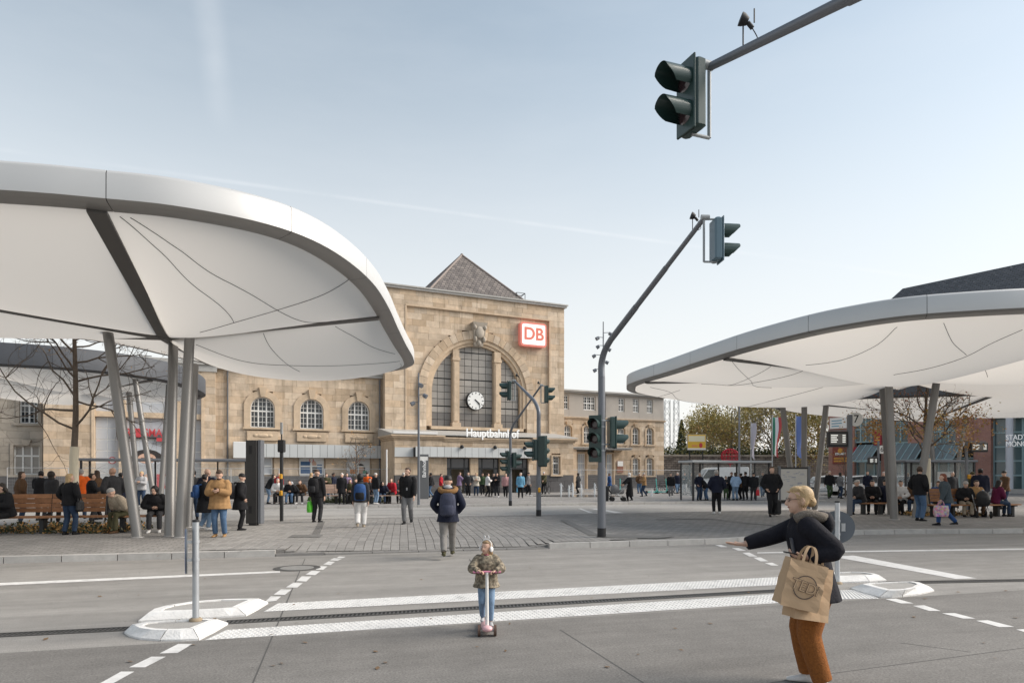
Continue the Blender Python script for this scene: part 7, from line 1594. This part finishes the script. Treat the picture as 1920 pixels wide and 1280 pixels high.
# around the glass shelter
P = person('man in a blue jacket and black trousers seen from behind', gp_(1344, 963), -5, 1.80, 'stand', 'pocket', 'navy', 'black', 'grey', 'white', style='short', bulk=1.2, hood=True)
P = person('man all in black facing the camera beside the timetable board', gp_(1447, 968), 172, 1.80, 'stand', 'pocket', 'black', 'black', 'brown', 'black', style='short', bulk=1.15)
q = gp_(1456, 967); o = empty('suitcase', q, .2, 'dark suitcase beside the man in black at the timetable board', 'suitcase'); MB().rbox((0, 0, .34), (.24, .36, .56), .05).build('shell', m_black, o); MB().tube([(-.08, 0, .62), (-.08, 0, .95), (.08, 0, .95), (.08, 0, .62)], .01, 6).build('handle', m_galv, o)
for k, (px_, Y, ps, lb, tp, lg, hr, stl, hd_) in enumerate(((1311, 42.0, 'stand', 'man in dark blue at the left end of the glass shelter', 'navy', 'djeans', 'grey', 'short', 200), (1325, 42.0, 'stand', 'person bending down in the glass shelter', 'black', 'jeans', 'brown', 'short', 90), (1361, 42.4, 'stand', 'small person in grey in the middle of the shelter', 'char', 'green', 'dark', 'short', 170), (1371, 43.3, 'stand', 'person in red with a dark coat in the shelter', 'char', 'black', 'red', 'short', 190), (1379, 42.0, 'stand', 'person in a light blue denim jacket and jeans in the shelter', 'sky', 'ljeans', 'brown', 'long', 10), (1389, 43.4, 'stand', 'person in dark clothes behind the denim jacket', 'brown', 'black', 'black', 'short', 20), (1398, 42.0, 'stand', 'tall person in black seen from behind in the shelter', 'black', 'black', 'dark', 'short', 0), (1413, 41.6, 'stand', 'person in black with a red bag at the right end of the shelter', 'black', 'char', 'black', 'beanie', -20))):
    P = person(lb, on(px_, Y), hd_, (1.74, 1.6, 1.5, 1.68, 1.66, 1.6, 1.72, 1.68)[k], ps, ('pocket', 'knees', 'phone', 'down')[k % 4], tp, lg, hr, 'black', style=stl, lean=35 if k == 1 else 0, bulk=1.15, seed=k+90)
    if k == 7: carried_bag(P, 1, 'round red carrier bag at the right end of the shelter', 'red', .36, .36, .2, mt=M('bag_red', (.55, .02, .03), .4))
person('man in dark jacket and green trousers near the parked white car', gp_(1555, 934), 175, 1.76, 'walk', 'swing', 'black', 'green', 'grey', 'black', style='short', stride=.06, bulk=1.12)
person('person in blue walking behind the right bench', on(1627, 46), 160, 1.7, 'walk', 'down', 'navy', 'djeans', 'grey', 'black', style='bald', stride=.06, bulk=1.1)
person('person with white hair and dark jacket behind the columns on the right', on(1657, 38), 160, 1.7, 'stand', 'down', 'char', 'char', 'white', 'black', style='short', bulk=1.12)
for k, (px_, Y, ps, tp, lg, hr, stl, hd_, lb) in enumerate((
    (486, 40.5, 'walk', 'grey', 'djeans', 'brown', 'short', 95, 'person in grey walking left behind the stele'), (583, 40.0, 'walkl', 'beige', 'black', 'blond', 'bob', -80, 'blond woman in a beige jacket behind the man with the green bag'), (612, 39.6, 'stand', 'olive', 'jeans', 'dark', 'short', 190, 'person in olive standing behind the pale backrest'), (626, 41.5, 'walk', 'navy', 'grey', 'black', 'cap', 80, 'person in navy with a cap before the second arched window'),
    (650, 39.4, 'stand', 'lilac', 'black', 'brown', 'long', 200, 'long-haired person in lilac behind the white-haired man'), (689, 39.2, 'stand', 'orange', 'djeans', 'dark', 'beanie', 170, 'person in an orange jacket behind the sapling'), (694, 37.9, 'sit', 'char', 'black', 'brown', 'short', 180, 'seated person in grey right of the sapling'), (755, 41, 'walk', 'slate', 'beige', 'grey', 'short', -70, 'grey-haired walker near the slim lamp post'),
    (808, 47, 'walk', 'black', 'jeans', 'black', 'short', 85, 'person in black and jeans passing the station stele'), (827, 50, 'walkl', 'red', 'black', 'dark', 'short', -85, 'person in red walking past the porch corner'), (893, 51, 'stand', 'cream', 'djeans', 'blond', 'long', 180, 'fair person in a cream coat between two doors'), (905, 52.5, 'walk', 'green', 'black', 'brown', 'short', 175, 'person in green leaving the middle door'), (990, 50, 'walk', 'grey', 'black', 'black', 'beanie', -90, 'person in grey with a beanie behind the grey mast'),
    (1143, 53, 'walkl', 'blue', 'char', 'brown', 'short', 85, 'person in blue walking beyond the pram'), (1208, 49, 'walk', 'tan', 'djeans', 'grey', 'cap', 90, 'person in tan with a cap right of the headscarf'), (1258, 47, 'stand', 'black', 'grey', 'dark', 'short', 160, 'person in black and grey before the bicycles'), (1430, 48, 'walk', 'char', 'jeans', 'brown', 'short', 170, 'person in charcoal behind the man in black'), (1575, 45, 'walkl', 'grey', 'djeans', 'dark', 'hoodup', -85, 'hooded person in grey by the stop post'), (1702, 42, 'walk', 'navy', 'black', 'blond', 'bob', 170, 'fair-haired person in navy behind the right bench'), (1785, 33, 'stand', 'char', 'jeans', 'grey', 'short', 175, 'grey-haired person in charcoal behind the red-haired woman'), (1885, 31, 'walk', 'brown', 'djeans', 'black', 'beanie', 90, 'person in brown walking at the right edge'))):
    person(lb, on(px_, Y), hd_, 1.68, ps, ('swing', 'pocket', 'phone', 'down')[k % 4] if ps != 'sit' else 'lap', tp, lg, hr, 'black' if k % 3 else 'white', skin=(0, 1, 0, 2, 0)[k % 5], style=stl, bulk=1.14, seed=k+150, coat=(.0, .1, .04)[k % 3], stride=.08, vox=.024)
# right platform
P = person('standing man in black jacket and light blue jeans beside the column', gp_(1724, 976), -75, 1.78, 'stand', 'pocket', 'black', 'jeans', 'brown', 'black', style='short', bulk=1.15, vox=.012)
P = person('woman with red hair in a dark grey coat striding left', gp_(1775, 985), 75, 1.66, 'walk', 'swing', 'slate', 'blue', 'red', 'black', style='bob', bulk=1.2, coat=.08, stride=.13, lean=6, fem=True, vox=.012)
def patterned():
    m = bpy.data.materials.new('patterned_bag'); m.use_nodes = True; N = m.node_tree.nodes; L = m.node_tree.links; b_ = N['Principled BSDF']; tcx = N.new('ShaderNodeTexCoord'); vo = N.new('ShaderNodeTexVoronoi'); vo.inputs['Scale'].default_value = 18; L.new(tcx.outputs['Object'], vo.inputs['Vector']); hs = N.new('ShaderNodeHueSaturation'); hs.inputs['Saturation'].default_value = .8; hs.inputs['Value'].default_value = .75; L.new(vo.outputs['Color'], hs.inputs['Color']); mx = N.new('ShaderNodeMix'); mx.data_type = 'RGBA'; mx.inputs[0].default_value = .45; L.new(hs.outputs[0], mx.inputs[6]); mx.inputs[7].default_value = (.6, .2, .3, 1); L.new(mx.outputs[2], b_.inputs['Base Color']); b_.inputs['Roughness'].default_value = .5; return m
carried_bag(P, -1, 'colourful patterned carrier bag swung by the red-haired woman', 'pink', .40, .34, .18, mt=patterned())
for k, (px_, Y, lb, tp, lg, hr, stl, hd_, an) in enumerate(((1615, 27.2, 'old man in dark jacket and cap sitting at the left end of the right bench', 'char', 'djeans', 'grey', 'cap', 95, 8), (1636, 27.6, 'seated woman with long dark hair in black beside the old man', 'black', 'black', 'black', 'long', 150, 5), (1664, 27.5, 'seated person in dark puffer jacket turning their back', 'navy', 'black', 'black', 'beanie', 5, 4), (1692, 27.2, 'seated woman with dark hair in a pale jacket behind the column', 'white', 'black', 'dark', 'tail', 130, 10), (1712, 27.0, 'seated person in brown jacket and dark jeans right of the column', 'brown', 'djeans', 'dark', 'short', 150, 14), (1757, 26.4, 'seated woman in blue partly behind the red-haired woman', 'blue', 'black', 'brown', 'short', 170, 8),
    (1806, 25.9, 'seated person in black with a grey knitted hat', 'black', 'beige', 'grey', 'beanie', 170, 12), (1825, 25.9, 'seated person in a tan coat with brown trousers', 'tan', 'brown', 'brown', 'short', 175, 12), (1866, 25.9, 'seated woman in a purple jacket and dark jeans', 'purple', 'djeans', 'black', 'bob', -95, 5))):
    person(lb, on(px_, Y), hd_, 1.66, 'sit', 'lap', tp, lg, hr, 'black', style=stl, lean=an, bulk=1.2, seed=k+120, pitch=-8)
person('person in a navy coat standing behind the seated people on the right', on(1838, 27.2), -30, 1.72, 'stand', 'down', 'navy', 'djeans', 'black', 'black', style='short', bulk=1.25, skin=2)
person('person with a green bobble hat behind the right bench', on(1822, 28.0), 170, 1.66, 'stand', 'down', 'olive', 'char', 'olive', 'black', style='beanie', bulk=1.2)
q = on(1840, 25.2); pram('pram', 'black pushchair in front of the person in navy', q, 1.2, m_black)
# ------------------------------------------------------------------ child on a scooter
cp = G(912, 1182, 0.0)
def child_extra(root, k):
    S, hd, at_ = k['S'], k['hd'], k['at']
    mb = MB(); mb.tube(catmull([hd(.056, .0, .0), hd(.050, -.002, .05), hd(0, -.004, .078), hd(-.050, -.002, .05), hd(-.056, .0, .0)], 6), .007*S, 8); ho = mb.build('ear_muffs', M('muff_white', (.80, .79, .78), .9, bump=.8, bscale=90), root)
    for s in (1, -1):
        MB().ell(hd(s*.060, .004, -.012), (.018*S, .034*S, .036*S), 12, 8, k['HR']).build('muff', _mats['muff_white'], ho)
        MB().ell(hd(s*.022, -.004, .098), (.012*S, .008*S, .026*S), 10, 8, k['HR'] @ Matrix.Rotation(R(-10*s), 3, 'Y')).build('bunny_ear', _mats['muff_white'], ho)
    MB().loft([ring(at_(.10, 0, .062), k['px'], k['fw'], .024*S, .022*S), ring(at_(.23, 0, .066), k['px'], k['fw'], .034*S, .022*S), ring(at_(.325, 0, .032), k['px'], k['fw'], .036*S, .03*S), ring(at_(.35, 0, .012), k['px'], k['fw'], .036*S, .036*S)], True).build('pink_top', M('cloth_magenta', (.38, .02, .12), .85), root)
    for s in (1, -1): MB().tube([at_(.10, s*.032, .083), at_(.24, s*.046, .082), at_(.335, s*.044, .03)], .007*S, 6).build('jacket_trim', M('trim_rust', (.36, .13, .03), .8), root)
    mb = MB(); mb.ell(at_(.318, 0, -.055), (.075*S, .045*S, .06*S), 14, 10); mb.ell(at_(.33, 0, -.01), (.085*S, .06*S, .03*S), 14, 8); mb.build('jacket_hood', M('hood_fleece', (.38, .28, .16), .9, var=.2, vscale=30, bump=.6, bscale=80), root)
def camo():
    m = bpy.data.materials.new('cloth_camo'); _mats['cloth_camo'] = m; m.use_nodes = True; N = m.node_tree.nodes; L = m.node_tree.links; b_ = N['Principled BSDF']; b_.inputs['Roughness'].default_value = .8
    tcx = N.new('ShaderNodeTexCoord'); nz_ = N.new('ShaderNodeTexNoise'); nz_.inputs['Scale'].default_value = 30; nz_.inputs['Detail'].default_value = 3; L.new(tcx.outputs['Object'], nz_.inputs['Vector']); rp = N.new('ShaderNodeValToRGB'); L.new(nz_.outputs[0], rp.inputs[0]); e = rp.color_ramp.elements; e[0].position = .38; e[0].color = (.085, .068, .048, 1); e[1].position = .62; e[1].color = (.30, .24, .165, 1); x = e.new(.48); x.color = (.15, .122, .085, 1); x = e.new(.55); x.color = (.22, .19, .14, 1); L.new(rp.outputs[0], b_.inputs['Base Color'])
    bp = N.new('ShaderNodeBump'); bp.inputs['Strength'].default_value = .5; bp.inputs['Distance'].default_value = .01; n2 = N.new('ShaderNodeTexNoise'); n2.inputs['Scale'].default_value = 28; L.new(tcx.outputs['Object'], n2.inputs['Vector']); L.new(n2.outputs[0], bp.inputs['Height']); L.new(bp.outputs[0], b_.inputs['Normal'])
HC['childhair'] = (.30, .20, .11); CC['camo'] = (.1, .1, .1); camo()
P = person('small child in a spotted jacket and white ear muffs riding a scooter', (cp.x, cp.y, .075), 184, .88, 'walkl', {1: (.095, .205, .165), -1: (-.095, .205, .165), 'p1': (1.3, -.6, -.4), 'p-1': (-1.3, -.6, -.4)}, 'camo', 'ljeans', 'childhair', 'lgrey', style='bob', hs=1.32, bulk=1.34, coat=.06, yaw=-36, fem=True, vox=.0085, extra=child_extra, group='people in the foreground', legw=.95, stride=.075, seed=3,
    hands={1: ((-.75, .35, -.1), (0, .3, -1), 1.0), -1: ((.75, .35, -.1), (0, .3, -1), 1.0)})
sc = empty('kick_scooter', (cp.x, cp.y, 0), R(184), 'pink and white three-wheeled scooter ridden by the child', 'scooter'); m_pink = M('scooter_pink', (.62, .38, .40), .45); m_sw = M('scooter_white', (.72, .71, .69), .4)
mb = MB(); mb.loft([[(x*w, y, z+dz) for x, dz in ((-1, 0), (-.9, .018), (.9, .018), (1, 0), (.9, -.018), (-.9, -.018))] for y, w, z in ((-.30, .035, .055), (-.2, .055, .055), (.05, .06, .055), (.16, .05, .065), (.24, .035, .09))], True); mb.build('deck', m_pink, sc)
MB().tube([(0, .205, .06), (0, .20, .35), (0, .185, .67)], [.021, .018, .016], 12).build('stem', m_sw, sc); MB().tube([(-.15, .175, .67), (0, .185, .675), (.15, .175, .67)], .012, 8).build('handlebar', M('bar_pink', (.55, .2, .3), .45), sc)
mb = MB(); mb.ell((0, .27, .085), (.06, .06, .035), 12, 8); mb.build('steering_cover', m_pink, sc)
for x, y, r_ in ((-.085, .24, .06), (.085, .24, .06), (0, -.30, .05)): MB().tube([(x-.014, y, r_), (x+.014, y, r_)], r_, 20, True, False).build('wheel', M('wheel_brown', (.10, .06, .045), .5), sc)
MB().tube([(-.085, .24, .06), (.085, .24, .06)], .012, 8).build('axle', m_sw, sc)
# ------------------------------------------------------------------ woman in the foreground
wpos = Vector((2.45, 5.52, 0.0))
m_bagp = M('paper_bag', (.47, .33, .21), .75, var=.05, vscale=6, bump=.18, bscale=9, spec=.2)
def woman_extra(root, k):
    S, hd, at_, HR = k['S'], k['hd'], k['at'], k['HR']
    # wispy strands, low bun
    mb = MB(); rr = random.Random(2)
    for i in range(22):
        t = rr.uniform(-1.2, 1.2); mb.tube(catmull([hd(.046*math.sin(t), .026*math.cos(t)-.004, .056), hd(.050*math.sin(t), -.025, .03+rr.uniform(-.01, .01)), hd(.034*math.sin(t), -.055, -.005), hd(.012*math.sin(t), -.064, -.022)], 5), [.0016*S]*15+[.001*S], 5)
    for s in (1, -1):
        for i in range(5): mb.tube(catmull([hd(s*.04, .030+.004*i, .045), hd(s*.049, .020-.006*i, .01), hd(s*.046, .012-.008*i, -.035-.006*i)], 5), .0014*S, 5)
    mb.build('hair_strands', HM('blond'), root)
    gl = MB()
    for s in (1, -1): gl.tube([hd(s*.019+.013*math.cos(q*.4488)*S/S, .052, .006+.010*math.sin(q*.4488)) for q in range(15)], .0012*S, 5, False); gl.tube([hd(s*.033, .050, .008), hd(s*.043, .02, .008), hd(s*.045, -.004, .004)], .0012*S, 5)
    gl.tube([hd(-.006, .053, .008), hd(.006, .053, .008)], .0012*S, 5); gl.build('glasses', m_darkmetal, root)
    fl = M('sherpa_lining', (.17, .145, .12), .95, var=.35, vscale=50, bump=1.0, bscale=70)
    mb = MB(); mb.tube(catmull([at_(.330, .068, .045), at_(.345, .078, -.01), at_(.325, .066, -.075), at_(.310, 0, -.105), at_(.325, -.066, -.075), at_(.345, -.078, -.01), at_(.330, -.068, .045)], 6), [.020*S]+[.026*S]*35+[.020*S], 10); mb.build('hood_lining', fl, root)
    mb = MB(); mb.ell(at_(.285, 0, -.105), (.085*S, .035*S, .058*S), 16, 10); mb.ell(at_(.32, 0, -.085), (.082*S, .04*S, .032*S), 14, 8); ho = mb.build('hood', C('wblack'), root)
    pk = M('cloth_panel', (.055, .06, .075), .5)
    for s in (1, -1): MB().loft([ring(at_(z, s*.052, .076), k['px'], k['fw'], w*S, .010*S) for z, w in ((.15, .030), (.16, .034), (.235, .036), (.245, .032))], False).build('chest_panel', pk, root)
    MB().tube([at_(-.06, 0, .106), at_(.12, 0, .090), at_(.30, 0, .075)], .004*S, 6).build('zip', M('zip_grey', (.12, .12, .13), .4, metal=.5), root)
CC['wblack'] = (.011, .011, .016); CC['terry'] = (.30, .105, .022)
M('cloth_terry', (.30, .105, .022), .95, var=.35, vscale=60, bump=1.0, bscale=120)
P = person('blond woman in a black jacket and rust trousers gesturing with her right arm', wpos, 74, 1.60, 'stand', {1: (-.02, .43, .150), -1: (-.150, .065, .140), 'p1': (.3, -.4, -1), 'p-1': (-.35, -.55, -1.1)}, 'wblack', 'terry', 'blond', 'white', style='bun', bulk=1.12, coat=.085, lean=10, yaw=8, pitch=-4, fem=True, vox=.0085, legw=1.28, extra=woman_extra, group='people in the foreground', seed=9,
    hands={1: ((-.15, 1.0, .02), (.15, .1, 1), .12, 1), -1: ((.15, 1, .12), (.25, .1, 1), .55, -1)})
W = P['W']; hw = W @ P['H'][-1][2]; rot = math.atan2(W[1][0], W[0][0])
fdir = Vector((-math.sin(rot), math.cos(rot), 0)); rdir = Vector((math.cos(rot), math.sin(rot), 0))
ph = MB().rbox((0, 0, 0), (.075, .15, .011), .005).build('phone', m_black, None, hw+fdir*.085+Vector((0, 0, .030))-rdir*.0); ph.rotation_euler = (R(8), R(6), rot); tag(ph, 'black phone in the left hand of the blond woman', 'phone')
# paper carrier bag with printed circle mark
bl = M('bag_print', (.10, .075, .06), .7)
def paper_bag(label, c, rz, w, h, d, tilt, printed, seed, front=None):
    rr = random.Random(seed); root = empty('paper_bag', c, rz, label, 'bag', 'paper bags on the arm of the blond woman'); root.rotation_euler = (R(tilt[0]), R(tilt[1]), rz); mb = MB(); n = 9; rings = []
    for j in range(n):
        f = j/(n-1); z = -h*f; bulge = 1-.35*(1-f)**1.5; r = []
        for x, y in ((-1, -1), (-.5, -1), (0, -1), (.5, -1), (1, -1), (1.0, 0), (1, 1), (.5, 1), (0, 1), (-.5, 1), (-1, 1), (-1.0, 0)):
            inx = .82 if (abs(x) == 1 and y == 0) else 1.0
            jit = .35 if (abs(y) == 1 and abs(x) < 1 and printed) else 1.0
            r.append((x*w/2*inx+rr.gauss(0, .0022)*jit, y*d/2*bulge+rr.gauss(0, .004)*jit, z+rr.gauss(0, .0015)))
        rings.append(r)
    mb.loft(rings, False, False); mb.add(rings[-1], [tuple(range(12))]); mb.build('bag', m_bagp, root)
    for y in (-1, 1):
        hb_ = MB(); pts = catmull([(-w*.17, y*d*.33, -.03), (-w*.15, y*d*.22, .06), (-w*.07, y*d*.10, .115), (w*.07, y*d*.10, .115), (w*.15, y*d*.22, .06), (w*.17, y*d*.33, -.03)], 5)
        hb_.loft([[p+Vector((0, 0, 0))+Vector((-.011, 0, 0)), p+Vector((.011, 0, .002)), p+Vector((.011, .004, .002)), p+Vector((-.011, .004, 0))] for p in pts], False); hb_.build('handle', m_bagp, root)
    if printed:
        y = -d/2-.006; cz = -h*.52; mk = MB()
        for r0 in (.088,):
            for s0, s1 in ((22, 158), (202, 338)): mk.loft([[(r_*math.cos(R(s0+(s1-s0)*q/24)), y, cz+r_*math.sin(R(s0+(s1-s0)*q/24))) for r_ in (r0-.004, r0+.004)] for q in range(25)], False, False, False)
        m0 = mk.build('printed_ring', bl, root); t_ = text('printed_letters', 'TEDi', .115, bl, m0, (0, y-.001, cz), ext=.0004, sx=.95, bold=.003); t2 = text('printed_letters', 'TEDi', .115, m_bagp, m0, (0, y-.004, cz), ext=.0002, sx=.95, bold=-.0002); t_.rotation_euler = t2.rotation_euler = (R(90), R(6), 0)
    return root
paper_bag('brown paper bag printed TEDi in a circle on the woman\'s arm', hw+fdir*.0-rdir*.10+Vector((0, 0, -.02)), rot-R(72), .30, .36, .15, (4, 14), True, 1)
paper_bag('second unprinted brown paper bag hanging behind the first', hw-fdir*.06+rdir*.02+Vector((0, 0, -.07)), rot-R(58), .31, .41, .15, (2, 10), False, 2)
rl = random.Random(12); lf = MB()
for k in range(150):
    p = G(rl.uniform(-100, 2000), rl.choice((rl.uniform(1005, 1060), rl.uniform(965, 1000), rl.uniform(1060, 1260)))); zz = .012 if p.y < 13 else Z1+.012
    if zz > .1 and crossing(touv(p)[0]) > 0: continue
    a = rl.uniform(0, 6.28); s_ = rl.uniform(.015, .04); u_ = Vector((math.cos(a), math.sin(a), rl.uniform(-.2, .2)))*s_; v_ = Vector((-math.sin(a), math.cos(a), rl.uniform(-.2, .2)))*s_*.6; c_0 = Vector((p.x, p.y, zz))
    lf.add([c_0-u_, c_0-v_, c_0+u_, c_0+v_], [(0, 1, 2, 3)])
tag(lf.build('fallen_leaves', M('dead_leaf', (.16, .10, .055), .8)), 'dry fallen leaves scattered over road and paving', 'leaves', kind='stuff')
# ------------------------------------------------------------------ bake the figures' surfaces
def do_bake():
    for ob, vx, it, ext in bake:
        m = ob.modifiers.new('r', 'REMESH'); m.mode = 'VOXEL'; m.voxel_size = vx; m.use_smooth_shade = True
        s_ = ob.modifiers.new('s', 'SMOOTH'); s_.factor = .5; s_.iterations = it
    dg = bpy.context.evaluated_depsgraph_get()
    new = [bpy.data.meshes.new_from_object(o.evaluated_get(dg), depsgraph=dg) for o, *_ in bake]
    for (o, vx, it, ext), me in zip(bake, new):
        mt = o.data.materials[0]; o.modifiers.clear(); old = o.data
        if ext and ext.v:
            import bmesh
            bm = bmesh.new(); bm.from_mesh(me); tmp = ext.mesh('t', mt); bm.from_mesh(tmp); bm.to_mesh(me); bm.free(); bpy.data.meshes.remove(tmp)
            me.polygons.foreach_set('use_smooth', [True]*len(me.polygons)); me.update()
        me.materials.clear(); me.materials.append(mt); me.polygons.foreach_set('material_index', [0]*len(me.polygons)); nm = old.name; o.data = me; bpy.data.meshes.remove(old); me.name = nm
do_bake()
